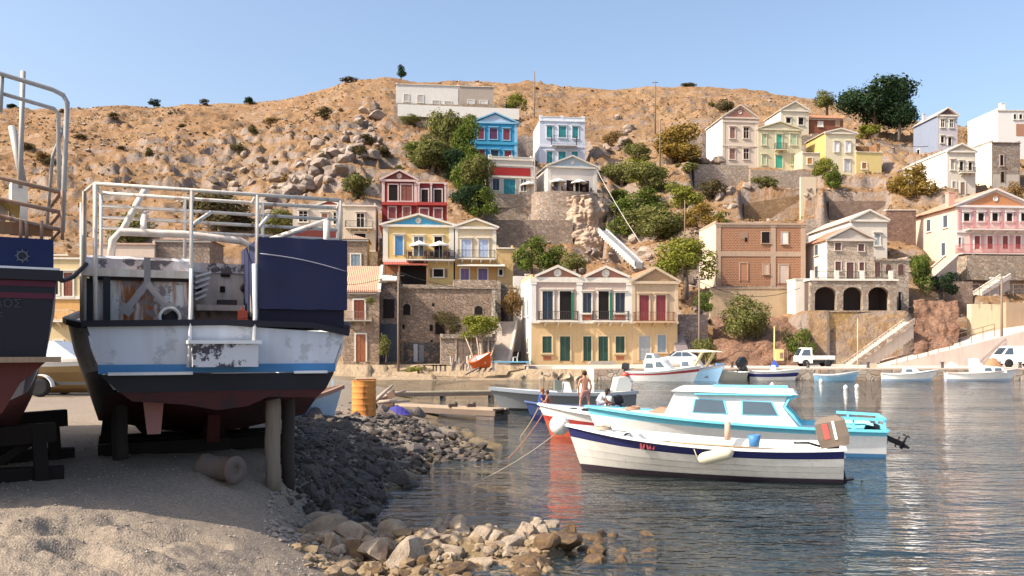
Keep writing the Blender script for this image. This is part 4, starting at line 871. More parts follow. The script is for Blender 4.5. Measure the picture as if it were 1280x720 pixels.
# ------------------------------------------------------------------ small boats
def Rz(a): return Matrix.Rotation(a, 4, 'Z')
class Boat:
    """Local axes: x from stern (0) to bow (L), y to port, z up from the waterline."""
    def __init__(s, name, label, stern, bow, B, zs, zm, zb, draft=.25, tw=.8, rake=.35, group=None, z=0.0):
        a = Vector(stern); b = Vector(bow); d = b-a; s.L = math.hypot(d.x, d.y)
        s.root = thing(name, label, 'boat', (a.x, a.y, z), math.atan2(d.y, d.x), group)
        s.B, s.zs, s.zm, s.zb, s.dr, s.tw, s.rake = B, zs, zm, zb, draft, tw, rake
        A = np.array([[1,0,0],[1,.4,.16],[1,1,1]]); s.q = np.linalg.solve(A, np.array([zs, zm, zb]))
    def sheer(s, t): return s.q[0]+s.q[1]*t+s.q[2]*t*t
    def hb(s, t):
        m = .42
        if t < m: return s.B/2*(s.tw+(1-s.tw)*math.sin(math.pi/2*t/m))
        return max(.015, s.B/2*math.cos(math.pi/2*((t-m)/(1-m))**1.7))
    def pt(s, t, r, inset=0.0):
        sh = s.sheer(t); kz = -s.dr*(1-max(0, (t-.78)/.22)**2)*1.0
        z = sh*r if r >= 0 else kz*(-r)
        v = (z-kz)/max(.01, sh-kz); p = .30+.55*t**2
        y = s.hb(t)*max(0, v)**p
        x = t*(s.L-s.rake)+s.rake*v*t**5
        return x, max(y-inset, .004), z
    def hull(s, rows, mats, nst=26, lap=0, name='hull', transom=None, inner=None, floor=.12, deck_from=None, deckmat=None):
        m = MB(); m.smooth = True; ts = [i/(nst-1) for i in range(nst)]
        R2 = []
        for k, r in enumerate(rows): R2.append((r, 0.0))
        side = []
        for sg in (1, -1):
            for k in range(len(rows)-1):
                m.use(mats[k]); a, b = rows[k], rows[k+1]
                va = []
                for t in ts:
                    x, y, z = s.pt(t, a); o = .0
                    x2, y2, z2 = s.pt(t, b); 
                    if lap and a >= 0: y2 += lap
                    va.append(((x, sg*(y+ (lap*.15 if lap and a >= 0 else 0)), z), (x2, sg*y2, z2)))
                vs = [p for pr in va for p in pr]
                fs = [((2*i, 2*i+2, 2*i+3, 2*i+1) if sg < 0 else (2*i+1, 2*i+3, 2*i+2, 2*i)) for i in range(nst-1)]
                m.add(vs, fs)
        for k in range(len(rows)-1):
            m.use(transom if transom and rows[k] >= 0 else mats[k]); a = s.pt(0, rows[k]); b = s.pt(0, rows[k+1])
            m.add([(a[0],-a[1],a[2]),(a[0],a[1],a[2]),(b[0],b[1],b[2]),(b[0],-b[1],b[2])], [(0,3,2,1)], False)
        if inner:
            m.use(inner); N = [t for t in ts if t < .84]
            vs = []; 
            for t in N:
                x, y, z = s.pt(t, 1, .05); x2, y2, z2 = s.pt(t, .3, .07); xf = x*.985+.04
                zf = max(floor, 0)
                vs += [(xf,y,z-.005),(xf,y2,zf),(xf,-y2,zf),(xf,-y,z-.005)]
            fs = [(4*i+k, 4*i+k+1, 4*i+5+k, 4*i+4+k) for i in range(len(N)-1) for k in range(3)]
            m.add(vs, fs); e = 4*(len(N)-1); m.add([vs[0],vs[1],vs[2],vs[3]], [(0,1,2,3)])
        o = m.build(name, s.root); s.hullo = o
        return s
    def gunwale(s, mat, w=.09, h=.05, name='gunwale', r=1.0, out=.02, t0=0, t1=1.0):
        m = MB(mat); N = 24
        for sg in (1, -1):
            pts = []
            for i in range(N):
                t = t0+(t1-t0)*i/(N-1); x, y, z = s.pt(t, r); pts.append(Vector((x, sg*(y+out), z)))
            for i in range(N-1): m.bar(pts[i], pts[i+1]+(pts[i+1]-pts[i])*.03, w, h)
        if t0 == 0: x, y, z = s.pt(0, r); m.bar((x,-y,z),(x,y,z), w, h)
        m.build(name, s.root); return s
    def deck(s, t0, t1, mat, drop=.03, camber=.05, name='foredeck'):
        m = MB(mat); m.smooth = True; N = 12; rings = []
        for i in range(N):
            t = t0+(t1-t0)*i/(N-1); x, y, z = s.pt(t, 1, .03)
            rings.append([(x, y*k, z-drop+camber*(1-k*k)) for k in (1,.6,.2,-.2,-.6,-1)])
        m.loft(rings); 
        x, y, z = s.pt(t0, 1, .03); m.add([(x,y,z-drop),(x,-y,z-drop),(x,-y*.8,z-drop-.3),(x,y*.8,z-drop-.3)], [(0,1,2,3)])
        m.build(name, s.root); return s
    def thwart(s, t, mat, w=.24, z=None, name='thwart'):
        x, y, zz = s.pt(t, .85, .06); z = zz-.12 if z is None else z
        MB(mat).box((x-w/2,-y,z),(x+w/2,y,z+.04)).build(name, s.root); return s
    def prof(s, name, poly, hw, mat, taper=.06, cap=None):
        """cabin from a side outline, walls leaning in by taper"""
        m = MB(mat); n = len(poly); z0 = min(p[1] for p in poly); z1 = max(p[1] for p in poly)
        f = lambda z: hw-taper*(z-z0)/(z1-z0)
        vs = [(x, f(z), z) for x, z in poly]+[(x, -f(z), z) for x, z in poly]
        fs = [tuple(range(n)), tuple(range(2*n-1, n-1, -1))]+[(i, i+n, (i+1) % n+n, (i+1) % n) for i in range(n)]
        m.add(vs, fs); o = m.build(name, s.root); s._f = f; return o
    def pane(s, o, quad, mat, frame=None, fw=.035, name='window', both=True):
        f = s._f
        for sg in ((1, -1) if both else (-1,)):
            vs = [Vector((x, sg*(f(z)+.012), z)) for x, z in quad]; c = sum(vs, Vector())/len(vs)
            m = MB(frame or mat); out = Vector((0, sg*.012, 0))
            outer = [v+(v-c).normalized()*fw*1.4-out for v in vs]; outer2 = [v+(v-c).normalized()*fw*1.4+out for v in vs]
            n = len(vs); m.add(outer+outer2, [tuple(range(n)) if sg < 0 else tuple(range(n-1,-1,-1)), tuple(range(n,2*n))]+[(i,(i+1)%n,(i+1)%n+n,i+n) for i in range(n)])
            w = m.build(name, o)
            MB(mat).add([v+out*1.6 for v in vs]+[v for v in vs], [tuple(range(n))]+[(i,(i+1)%n,(i+1)%n+n,i+n) for i in range(n)]).build('pane', w)
    def outboard(s, mat, legmat, x=-.15, y=0, z=.5, tilt=55, k=1.0, stripe=None, name='outboard_motor', mark=None):
        M = Matrix.Translation((x, y, z)) @ Matrix.Rotation(R(tilt), 4, 'Y') @ Matrix.Scale(k, 4)
        def tm(mb):
            mb.v = [tuple(M @ Vector(p)) for p in mb.v]; return mb
        m = MB(mat); w = .17
        for z0, z1, a0, a1, ww0, ww1 in ((.12,.28,.26,.30,.15,.17),(.28,.55,.30,.28,.17,.165),(.55,.64,.28,.17,.165,.11)):
            m.add([(-a0,-ww0,z0),(a0*.75,-ww0,z0),(a0*.75,ww0,z0),(-a0,ww0,z0),(-a1,-ww1,z1),(a1*.75,-ww1,z1),(a1*.75,ww1,z1),(-a1,ww1,z1)], [(3,2,1,0),(4,5,6,7),(0,1,5,4),(1,2,6,5),(2,3,7,6),(3,0,4,7)])
        o = tm(m).build(name, s.root)
        g = MB(legmat); g.box((-.12,-.10,-.1),(.1,.10,.12)); g.box((-.10,-.05,-.65),(.08,.05,-.1)); g.box((-.22,-.11,-.5),(.16,.11,-.47)); g.box((.1,-.12,-.22),(.2,.12,.08))
        tm(g).build('motor_leg', o)
        q = MB(legmat); q.tube([(-.32,0,-.68),(.14,0,-.68)], [.03,.06], 8); q.add([(-.08,-.02,-.68),(.1,-.02,-.68),(.04,-.01,-.92),(-.02,.01,-.92)], [(0,1,2,3),(3,2,1,0)]); 
        for i in range(3):
            a = 2*math.pi*i/3; c_, s_ = math.cos(a), math.sin(a)
            q.prism([(-.02,0),(.02,0),(.06,.13),(-.03,.15)], 'x', -.34, -.325) if False else q.cbox((-.33,.08*c_,-.68+.08*s_), (.02,.11,.07), Matrix.Rotation(a,3,'X')@Matrix.Rotation(.5,3,'Y'))
        tm(q).build('propeller', o)
        t_ = MB(legmat); t_.tube([(.2,0,.15),(.38,.05,.25),(.62,.08,.30)], .022, 6); tm(t_).build('tiller', o)
        if mark:
            for mk, (cx, cz, ww, hh) in mark:
                for sg in (1,-1):
                    b = MB(mk); b.box((cx-ww/2, sg*.171-.006 if sg > 0 else -.177, cz-hh/2),(cx+ww/2, .177 if sg > 0 else -.165, cz+hh/2))
                    tm(b).build('cowl_marking', o)
        return o
    def P(s, x, y, z): return s.root.matrix_basis @ Vector((x, y, z))
def px0(px, row): return PZ(px, row, 0)
WHT = paint((.76,.75,.73), .45, .32); WHTW = paint((.74,.71,.66), .5, .55); NAVY = paint((.025,.03,.13), .35, .15); DBOT = paint((.045,.03,.045), .6, .3); REDB = paint((.45,.085,.045), .45, .3)
LBLU = paint((.16,.55,.70), .4, .2); MBLU = paint((.10,.28,.52), .4, .25); GREYH = paint((.17,.185,.20), .5, .35); INN = paint((.74,.72,.67), .55, .4); BLKP = plain((.018,.018,.022), .35); GLS = glassmat((.05,.07,.09), .08)
ROPE = plain((.45,.38,.28), .9)

# nearest: white clinker boat, navy stripe
b = Boat('rowing_boat', 'white clinker boat with navy stripe and brown outboard, nearest on the water', (7.0,18.85), (1.28,20.55), 2.05, .73, .69, 1.02, .3, .84, .35)
rows = [-1,-.4,.02,.12,.13,.33,.34,.53,.54,.745,.75,.97,1.0]
RUSTB = paint((.22,.08,.05), .6, .4)
b.hull([-1,-.4,.0,.13,.32,.50,.74,.95,1.0], [DBOT,DBOT,DBOT,WHTW,WHTW,WHTW,NAVY,WHT], 34, lap=.035, inner=INN, floor=.18, transom=WHTW)
b.gunwale(WHT, .11, .05); b.thwart(.30, INN).thwart(.55, INN); b.deck(.80, .985, WHT, .05); b.thwart(.02, INN, .3, .55, 'stern_seat')
b.outboard(paint((.17,.13,.10), .5, .4), BLKP, .15, .15, .58, 12, 1.22, mark=[(paint((.62,.10,.08)), (.06,.40,.09,.26)), (WHT, (-.08,.40,.045,.32))])
MB(INN).prism([(b.L*.66,.55),(b.L*.72,.55),(b.L*.72,.85)], 'y', -.25, .25).build('fish_box', b.root)
m = MB(paint((.30,.05,.06), .5)); x,y,z = b.pt(.70, .85); m.v = []
for i, (dx, h1, h2) in enumerate(((-.14,.02,.14),(-.06,.02,.13),(.0,.03,.13),(.08,.02,.14),(.14,.04,.12))): m.cbox((x+dx, y+.05, z-.0), (.04,.03,.13-.02*(i%2)), Matrix.Rotation(.25*(i%3-1),3,'Y'))
m.build('registration_mark', b.root)
NEARB = b
# fender hung on it
def ropeline(name, label, pts, r=.012, sag=0.0, mat=None, cat='rope', group=None):
    pts = [Vector(p) for p in pts]; out = []
    for i in range(len(pts)-1):
        for k in range(8):
            t = k/8; p = pts[i].lerp(pts[i+1], t); p.z -= sag*4*t*(1-t); out.append(p)
    out.append(pts[-1]); m = MB(mat or ROPE); m.tube(out, r, 5); return solo(name, m, label, cat, group)
x,y,z = b.pt(.46, 1)
A = b.P(x-.38, y+.14, z-.16); B_ = b.P(x+.36, y+.14, z-.30)
lp = (A if True else A)
NS = 1 if b.P(0,1,0).y < b.P(0,-1,0).y else -1
A = b.P(x-.42, NS*(y+.17), z-.05); B_ = b.P(x+.30, NS*(y+.17), z-.24); c = (A+B_)/2
fr = thing('fender', 'cream cylinder fender hung on the side of the white clinker boat', 'fender', c)
d = (B_-A).normalized(); m = MB(plain((.62,.56,.42), .55)); a = A-c; e = B_-c; m.tube([a, a+d*.05, a+d*.12, e-d*.12, e-d*.05, e], [.03,.10,.13,.13,.10,.03], 14); m.build('body', fr)
m = MB(ROPE); g = b.P(x-.40, NS*y, z+.03)-c; m.tube([a, (a+g)/2+Vector((0,0,-.02)), g], .012, 5); g2 = b.P(x+.42, NS*y, z+.03)-c; m.tube([e, g2], .012, 5); m.build('lanyard', fr)
MB(plain((.55,.38,.28),.8)).tube([(b.L*.40,-.75*NS,.70),(b.L*.40,-.75*NS,1.12)], [.07,.065], 8).build('mooring_post', b.root)
# white round buoy at its bow
m = MB(plain((.82,.81,.76), .5)); bp = PZ(705, 547, .55); bp = Vector((1.12, 20.9, .98)); m.ball((0,0,0), .24, 18, 12); o = m.build('ball', None)
by = thing('mooring_buoy', 'round white buoy hanging at the bow of the white clinker boat', 'buoy', bp); o.parent = by
MB(ROPE).tube([(0,0,.22),(.12,-.12,.12),(.2,-.3,.05)], .014, 5).build('lanyard', by)

# pale blue trimmed cabin boat behind it
b = Boat('cabin_boat', 'white cabin boat with sky blue trim moored behind the clinker boat', (9.75,23.3), (2.15,25.6), 2.5, .70, .78, 1.12, .35, .80, .5)
b.hull([-1,-.4,.0,.14,.80,.83,1.0], [DBOT,DBOT,MBLU,WHT,LBLU,LBLU], 30, inner=LBLU, floor=.25, transom=WHT)
b.gunwale(LBLU, .12, .06); b.deck(.62, .985, WHT, .03); b.deck(.10, .64, WHT, .10, .03, 'side_deck')
L = b.L
def tx(px, lo=0.0, hi=1.0):       # station along the boat seen at this column
    for i in range(60):
        mid = (lo+hi)/2; p = b.P(mid*L, 0, .8); q = 640+F*p.x/p.y
        if q > px: lo = mid
        else: hi = mid
    return mid*L
cab = [(tx(1002)+.15,.70),(tx(829),.80),(tx(842),1.62),(tx(846),1.70),(tx(985),1.66),(tx(990),1.60),(tx(978),1.35),(tx(985),1.1)]
cab = [(tx(1000),.66),(tx(985),1.05),(tx(978),1.25),(tx(983),1.48),(tx(985),1.56),(tx(848),1.62),(tx(829),.72)]
o = b.prof('cabin', cab, .92, WHT, .12)
GLF = LBLU
b.pane(o, [(tx(870),1.08),(tx(910),1.06),(tx(906),1.40),(tx(873),1.42)], GLS, LBLU, .03); b.pane(o, [(tx(930),1.05),(tx(972),1.04),(tx(964),1.37),(tx(930),1.39)], GLS, LBLU, .03)
m = MB(WHT); f = [(tx(996),1.575),(tx(992),1.66),(tx(925),1.73),(tx(850),1.72),(tx(843),1.63)]; m.prism(f, 'y', -.92, .92)
m.build('cabin_roof', o); m = MB(LBLU); m.box((tx(990),-.95,1.55),(tx(872),.95,1.59)); m.box((tx(985),-.55,1.725),(tx(890),-.50,1.765)).box((tx(985),.50,1.725),(tx(890),.55,1.765)); m.build('roof_rail', o)
m = MB(LBLU); pts = [(tx(1003),-.9,.72),(tx(990),-.88,1.05),(tx(981),-.86,1.26),(tx(986),-.84,1.46),(tx(997),-.83,1.57)]
for sg in (1,-1): MB(LBLU).tube([(x,y*sg,z) for x,y,z in pts], .045, 6).build('edge_trim', o)
m = MB(LBLU); 
for sg in (1,-1): m.bar((.05,sg*.95,.98),(tx(1048),sg*1.05,1.02), .09, .07)
m.bar((.05,-.95,.98),(.05,.95,.98), .09, .07)
for sg in (1,-1): m.bar((.06,sg*.95,.65),(.06,sg*.95,.98), .06, .06); m.bar((.8,sg*1.0,.72),(.8,sg*1.0,.98), .05, .05)
m.build('stern_rail', b.root)
m = MB(paint((.35,.80,.85), .6)); rnd = random.Random(3)
m.loft([[(.3+.25*i, -.8+.2*j, .78+.10*rnd.random()) for j in range(9)] for i in range(5)]); m.build('tarpaulin', b.root)
b.outboard(BLKP, BLKP, -.02, -.25, .46, 66, .78)
for px in (893, 901): MB(BLKP).box((tx(px)-.05,-1.06,.83),(tx(px)+.05,-.98,1.0)).build('cleat', b.root)
CABB = b
# red and white boat
b = Boat('motorboat', 'white boat with bright red lower hull, its bow pointing at the jetty', (5.9,27.0), (.85,28.3), 2.0, .62, .66, 1.02, .3, .8, .4)
b.hull([-1,-.4,.0,.30,.52,.66,1.0], [REDB,REDB,REDB,REDB,paint((.45,.05,.04)),WHT], 26, lap=.015, inner=INN, floor=.2)
b.gunwale(WHT, .1, .06); b.deck(.62, .985, WHT, .04); b.thwart(.35, INN)
m = MB(BLKP); x,y,z = b.pt(.72,1); m.cbox((x,0,z+.05),(.5,.45,.06)).cbox((x+.6,0,z+.06),(.3,.3,.06)); m.build('hatch', b.root)
# dark blue dinghy with people
b = Boat('dinghy', 'dark blue dinghy carrying people beyond the red hulled boat', (4.1,35.6), (.52,34.9), 1.6, .50, .46, .70, .2, .85, .25)
b.hull([-1,-.4,.0,.25,.86,1.0], [NAVY,NAVY,NAVY,paint((.035,.06,.16),.4),paint((.06,.10,.24))], 22, inner=paint((.20,.25,.33)), floor=.14, transom=paint((.04,.12,.38), .4))
b.gunwale(paint((.10,.16,.33)), .07, .05); b.thwart(.30, INN).thwart(.62, INN).thwart(.86, INN)
b.outboard(BLKP, BLKP, -.22, .0, .46, 20, .72)
DING = b
m = MB(plain((.62,.62,.62),.5)); m.lathe([(.02,-.3),(.16,-.27),(.19,-.1),(.19,.18),(.12,.28),(.05,.3)], (0,0,0), 14); fb = solo('fuel_can', m, 'pale blue grey canister at the stern of the dark blue dinghy', 'canister', loc=b.P(.05,-.52,.55))
# grey motorboat with white foredeck
b = Boat('motorboat', 'grey hulled motorboat with white foredeck and helm seats behind the dinghy', (5.5,40.6), (-1.0,40.0), 2.2, .82, .74, .98, .3, .85, .5)
b.hull([-1,-.4,.0,.10,.88,1.0], [BLKP,BLKP,BLKP,GREYH,plain((.33,.35,.38),.5)], 24, inner=INN, floor=.3)
b.deck(.58, .985, WHT, -.02, .06); b.gunwale(plain((.22,.25,.29)), .16, .14)
m = MB(WHT); m.prism([(2.7,.3),(3.25,.3),(3.15,1.25),(2.95,1.25)], 'y', -.35, .35); m.build('console', b.root)
m = MB(INN)
for x in (1.9, 2.35): m.prism([(x,.55),(x+.4,.55),(x+.38,.68),(x+.12,.70),(x+.02,1.25),(x-.06,1.25)], 'y', -.55, .55)
m.build('helm_seat', b.root)
m = MB(plain((.55,.56,.54), .25, .5)); m.prism([(.2,.85),(.9,.85),(.75,1.45),(.35,1.5),(.15,1.2)], 'y', -.6, .6); m.build('windscreen', b.root)
m = MB(plain((.14,.16,.14), .6)); m.box((3.3,-.2,.9),(3.6,.2,1.35)); m.build('radar_box', b.root); MB(BLKP).tube([(3.4,0,1.35),(3.42,0,1.5)], .05).build('antenna', b.root)

# boats along the far quay
def at_w(px, Y): return ((px-640)/F*Y, Y)
b = Boat('cabin_boat', 'white cabin cruiser with dark red stripe at the quay', at_w(786,76), at_w(877,73.5), 2.2, .80, .82, 1.35, .3, .8, .7)
b.hull([-1,-.4,.0,.62,.80,1.0], [NAVY,NAVY,WHT,paint((.36,.05,.05)),WHT], 20, inner=WHT, floor=.3); b.gunwale(WHT, .1, .06); b.deck(.40, .98, WHT)
o = b.prof('cabin', [(1.6,.8),(3.9,1.0),(3.2,1.75),(2.5,1.95),(2.3,2.35),(1.75,2.35),(1.5,1.6)], .85, WHT, .1)
b.pane(o, [(1.75,1.95),(2.2,1.95),(2.15,2.22),(1.8,2.22)], GLS); b.pane(o, [(1.7,1.15),(2.3,1.15),(2.25,1.5),(1.75,1.5)], GLS); b.pane(o, [(2.6,1.2),(3.3,1.2),(2.95,1.6),(2.6,1.6)], GLS)
b.outboard(BLKP, BLKP, -.3, 0, .8, 8, 1.15)
MB(paint((.6,.08,.05))).ball((-.05,-.9,.5), .3, 10, 7).build('fender', b.root)
b = Boat('cabin_boat', 'blue hulled boat with white topsides and raked yellow arch at the quay', at_w(846,78.2), at_w(906,74), 2.0, .8, .85, 1.45, .3, .8, .7)
b.hull([-1,-.4,.0,.85,1.0], [NAVY,NAVY,paint((.24,.42,.62)),WHT], 20, inner=WHT, floor=.3); b.gunwale(paint((.12,.14,.25)), .1, .06); b.deck(.45, .98, WHT)
o = b.prof('cabin', [(1.0,.9),(2.7,1.05),(2.1,1.8),(1.1,1.8)], .75, WHT, .1); b.pane(o, [(1.2,1.25),(2.0,1.25),(1.85,1.6),(1.25,1.6)], GLS)
m = MB(paint((.70,.55,.30), .5)); 
for sg in (1,-1): m.bar((2.6,sg*.8,1.1),(3.6,sg*.75,2.5), .3, .12)
m.build('arch', b.root); m = MB(paint((.75,.66,.5))); m.prism([(1.5,2.55),(2.4,2.66),(4.2,2.52),(4.3,2.45),(1.5,2.45)], 'y', -.95, .95); m.build('sunshade', b.root)
b = Boat('motorboat', 'low cream motorboat with raised black outboard near the yellow post', at_w(927,77), at_w(893,75), 1.8, .75, .7, 1.0, .25, .85, .4)
b.hull([-1,-.4,.0,.9,1.0], [WHTW]*2+[paint((.66,.60,.48))]*2, 16, inner=INN, floor=.3); b.gunwale(WHT); b.deck(.5, .98, WHT); b.outboard(BLKP, BLKP, -.35, 0, 1.0, 40, 1.7)
b = Boat('motorboat', 'white speedboat with navy side stripe beside the blue tripod sign', at_w(938,78), at_w(1001,76.5), 2.0, .85, .8, 1.0, .25, .85, .5)
b.hull([-1,-.4,.0,.35,.7,1.0], [WHT]*3+[NAVY,WHT], 18, inner=INN, floor=.3); b.gunwale(WHT, .12, .08); b.deck(.5, .98, WHT); m = MB(WHT); m.prism([(1.6,.5),(2.3,.5),(2.1,1.3),(1.8,1.3)], 'y', -.4, .4); m.build('console', b.root)
b = Boat('rowing_boat', 'small light blue rowing boat below the parked pickup', at_w(1018,77), at_w(1074,75.5), 1.6, .55, .5, .85, .2, .8, .35)
b.hull([-1,-.4,.0,.75,1.0], [DBOT,DBOT,paint((.22,.42,.60)),paint((.55,.62,.68))], 18, inner=paint((.5,.55,.6)), floor=.15); b.gunwale(paint((.6,.66,.7)), .08, .05); b.thwart(.3, INN).thwart(.6, INN)
b = Boat('motorboat', 'white motorboat with little cuddy, left of the two at the ramp', at_w(1102,76.5), at_w(1172,75), 1.9, .62, .6, .95, .25, .8, .5)
b.hull([-1,-.4,.0,.25,.9,1.0], [NAVY,NAVY,paint((.35,.48,.66)),WHT,paint((.25,.3,.45))], 18, inner=INN, floor=.2); b.gunwale(WHT); b.deck(.5, .98, WHT); o = b.prof('cuddy', [(1.6,.55),(3.1,.7),(2.6,1.1),(1.7,1.1)], .6, WHT, .08); b.pane(o, [(1.9,.78),(2.4,.78),(2.3,.98),(1.95,.98)], GLS)
b = Boat('cabin_boat', 'longer white motorboat with low cabin in front of the van', at_w(1182,76), at_w(1273,74.5), 2.1, .7, .68, 1.05, .25, .8, .6)
b.hull([-1,-.4,.0,.25,.92,1.0], [NAVY,NAVY,paint((.40,.46,.58)),WHT,paint((.5,.36,.36))], 20, inner=INN, floor=.25); b.gunwale(paint((.6,.45,.42))); b.deck(.5, .98, WHT)
o = b.prof('cabin', [(2.0,.6),(4.6,.75),(4.2,1.2),(2.6,1.35),(2.4,1.9),(1.9,1.9)], .75, WHT, .08)
for x in (2.9, 3.65): b.pane(o, [(x,.88),(x+.5,.88),(x+.4,1.1),(x+.05,1.1)], GLS)
# small marker floats
m = MB(plain((.82,.82,.8),.5)); m.ball((0,0,.04), .16, 10, 7); m.tube([(0,0,.16),(0,0,.24)], .03, 5)
f0 = solo('marker_float', m, 'white marker float on the open water near the quay', 'float', 'white marker floats on the water', Vector((*at_w(1057,62),0)))
for px, Y in ((1071,63.5),(965,66),(1026,74)): c = f0.copy(); c.location = (*at_w(px,Y),0); COL.objects.link(c)
# mooring lines
ropeline('mooring_line', 'orange red mooring line from the red hulled boat into the shallows', [(1.0,28.1,.75),(-.2,22.0,-.05)], .014, .1, plain((.5,.22,.12),.9))
ropeline('mooring_line', 'pale mooring line from the white buoy to the rocks', [(1.1,20.8,.85),(-.9,17.6,.05)], .012, .1)
ropeline('mooring_line', 'slack brown line hanging from the bow of the red hulled boat', [(.85,28.3,.9),(.1,28.0,-.2)], .02, .1, plain((.30,.22,.14),.9))

# clutter aboard
def coil(label, loc, r=.22, mat=None):
    m = MB(mat or ROPE); pts = [((r*(1-.05*(i//12)))*math.cos(i*math.pi/6), (r*(1-.05*(i//12)))*math.sin(i*math.pi/6), .02+.022*(i//12)+.004*(i%3)) for i in range(40)]
    m.tube(pts, .018, 5); return solo('rope_coil', m, label, 'rope', None, loc)
b = NEARB; coil('coil of rope on the foredeck of the white clinker boat', b.P(b.L*.86, 0, b.sheer(.86)+.02), .2)
b = CABB; coil('rope coil on the foredeck of the sky blue trimmed cabin boat', b.P(b.L*.83, .1, b.sheer(.83)+.05), .22, plain((.35,.22,.15),.9))
m = MB(plain((.40,.20,.13),.95)); rn = random.Random(8); m.smooth = True
m.loft([[(x*.11-.55, y*.11-.33, .16*math.sin(math.pi*x/10)*math.sin(math.pi*y/6)*(.7+.6*rn.random())) for y in range(7)] for x in range(11)]); solo('fishing_net', m, 'brown fishing net heaped on the foredeck of the cabin boat', 'net', None, b.P(b.L*.72, -.1, b.sheer(.72)+.03))
m = MB(plain((.06,.20,.42),.5)); m.lathe([(.02,0),(.11,0),(.14,.26),(.13,.26),(.10,.02),(.02,.02)], (0,0,0), 14); m.tube([(.14,0,.25),(0,.02,.12),(-.14,0,.25)], .008, 4); solo('bucket', m, 'small blue bucket standing inside the white clinker boat', 'bucket', None, NEARB.P(NEARB.L*.3, -.25, .62))
MB(woodmat((.42,.28,.15))).tube([(NEARB.L*.15,.35,.62),(NEARB.L*.62,.45,.74)], .025, 6).cbox((NEARB.L*.64,.46,.75),(.5,.14,.025)).build('oar', NEARB.root)
# ------------------------------------------------------------------ big beached boats
class Stern:
    def __init__(s, px, Y, ang): s.X0 = (px-640)/F*Y; s.Y0 = Y; s.a = ang; s.c = math.cos(ang); s.s = math.sin(ang)
    def q(s, px, row, y=0.0):
        u = (px-640)/F; t = (u*(s.Y0+y*s.c)-(s.X0-y*s.s))/(s.c-u*s.s); YY = s.Y0+t*s.s+y*s.c
        return t, y, CZ+(HY-row)/F*YY
    def root(s, name, label): return thing(name, label, 'boat', (s.X0, s.Y0, 0), s.a)
def hull_loft(root, st, xc, mats, name='hull', split=None):
    m = MB(); m.smooth = False; rings = []
    for (y, hr, zr, hc, zc, hb_, zb_, zk) in st:
        hm, zm = (hr+hc)/2+.03, (zr+zc)/2
        half = [(hr,zr),(hm,zm),(hc,zc),(hb_,zb_),(hb_*.45,zk+(zb_-zk)*.35),(.04,zk)]
        rings.append([(xc-a, y, z) for a, z in half]+[(xc+a, y, z) for a, z in reversed(half)])
    k = [0,0,1,2,2,2,2,2,1,0,0]; m.loft(rings, mats=[mats[i] for i in k]); m.smooth = True
    m.sm = [True]*len(m.sm); return m.build(name, root)
S = Stern(108, 11.75, R(24)); q = S.q
wb = S.root('fishing_boat', 'white hulled fishing boat hauled out on props, blue box and pipe frame at its stern')
W = q(430, 418)[0]; xc = W/2; zr = 3.10
PWHITE = peeling((.64,.67,.72), (.46,.47,.49), .85, 0.12, 1.3); PANEL = peeling((.66,.63,.60), (.24,.20,.20), 1.0, 1.0, 2.0); PEELW = peeling((.62,.60,.60), (.12,.10,.10), 1.05, .35, 1.7)
REDA = peeling((.065,.013,.012), (.03,.015,.015), .9, 0.0, 1.5); BLKA = plain((.016,.016,.022), .55); RAILB = plain((.02,.018,.025), .6); STRB = paint((.05,.20,.42), .5, .3)
CREAMW = peeling((.68,.62,.54), (.2,.12,.08), .14, .25, 1.8)
hull_loft(wb, [(0.02,xc,zr,xc-.16,2.50,xc-.35,2.2,1.98),(.7,xc+.20,zr+.02,xc+.02,2.45,xc-.2,2.12,1.9),(2.5,xc+.34,3.2,xc+.1,2.3,xc-.1,1.65,1.38),(5,xc+.2,3.4,xc-.15,2.3,xc-.4,1.6,1.3),(7.5,1.2,3.8,.8,2.7,.5,2.2,1.65),(9.3,.05,4.3,.04,3.1,.03,2.6,1.8)], xc, [PWHITE, BLKA, REDA])
m = MB(PWHITE); zz = lambda r, px: q(px, r)[2]
a, b_ = .16, W-.16
m.prism([(0.0,3.11),(a,2.56),(b_,2.56),(W,3.02),(W*.5,3.12)], 'y', -.03, .05); tr = m.build('transom', wb)
m = MB(STRB); m.box((a-.02,-.06,2.455),(b_+.02,.04,2.575)); m.build('boot_stripe', wb)
m = MB(WHT); m.box((a+.1,-.16,2.435),(q(240,460)[0],.02,2.475)).box((W-.75,-.16,2.435),(b_-.12,.02,2.47)); m.build('rubbing_ledge', wb)
m = MB(BLKA); m.prism([(a,2.44),(b_,2.44),(b_-.12,2.2),(a+.25,2.2)], 'y', -.05, .05); m.use(REDA); m.prism([(a+.25,2.2),(b_-.12,2.2),(b_-.25,2.08),(W*.68,2.10),(W*.60,1.98),(W*.48,1.93),(W*.36,2.02),(a+.4,2.08)], 'y', -.04, .06); m.build('counter', wb)
m = MB(RAILB); pts = [(-.06,-.05,3.12),(W*.5,-.05,3.16),(W*.86,-.05,3.13),(W+.06,-.05,3.02)]
m.bar(pts[0],pts[1],.10,.085).bar(pts[1],pts[2],.10,.085).bar(pts[2],pts[3],.10,.085)
for sx, base in ((-1, 0), (1, W)):
    l = [(base+sx*.03,0,3.10),(base+sx*.22,.7,3.16),(base+sx*.36,2.5,3.24),(base+sx*.22,5,3.44)]
    for i in range(3): m.bar(l[i], l[i+1], .10,.085)
m.build('rubbing_rail', wb)
MB(CONC).box((.1,.1,2.9),(W-.1,5,3.0)).build('deck', wb)
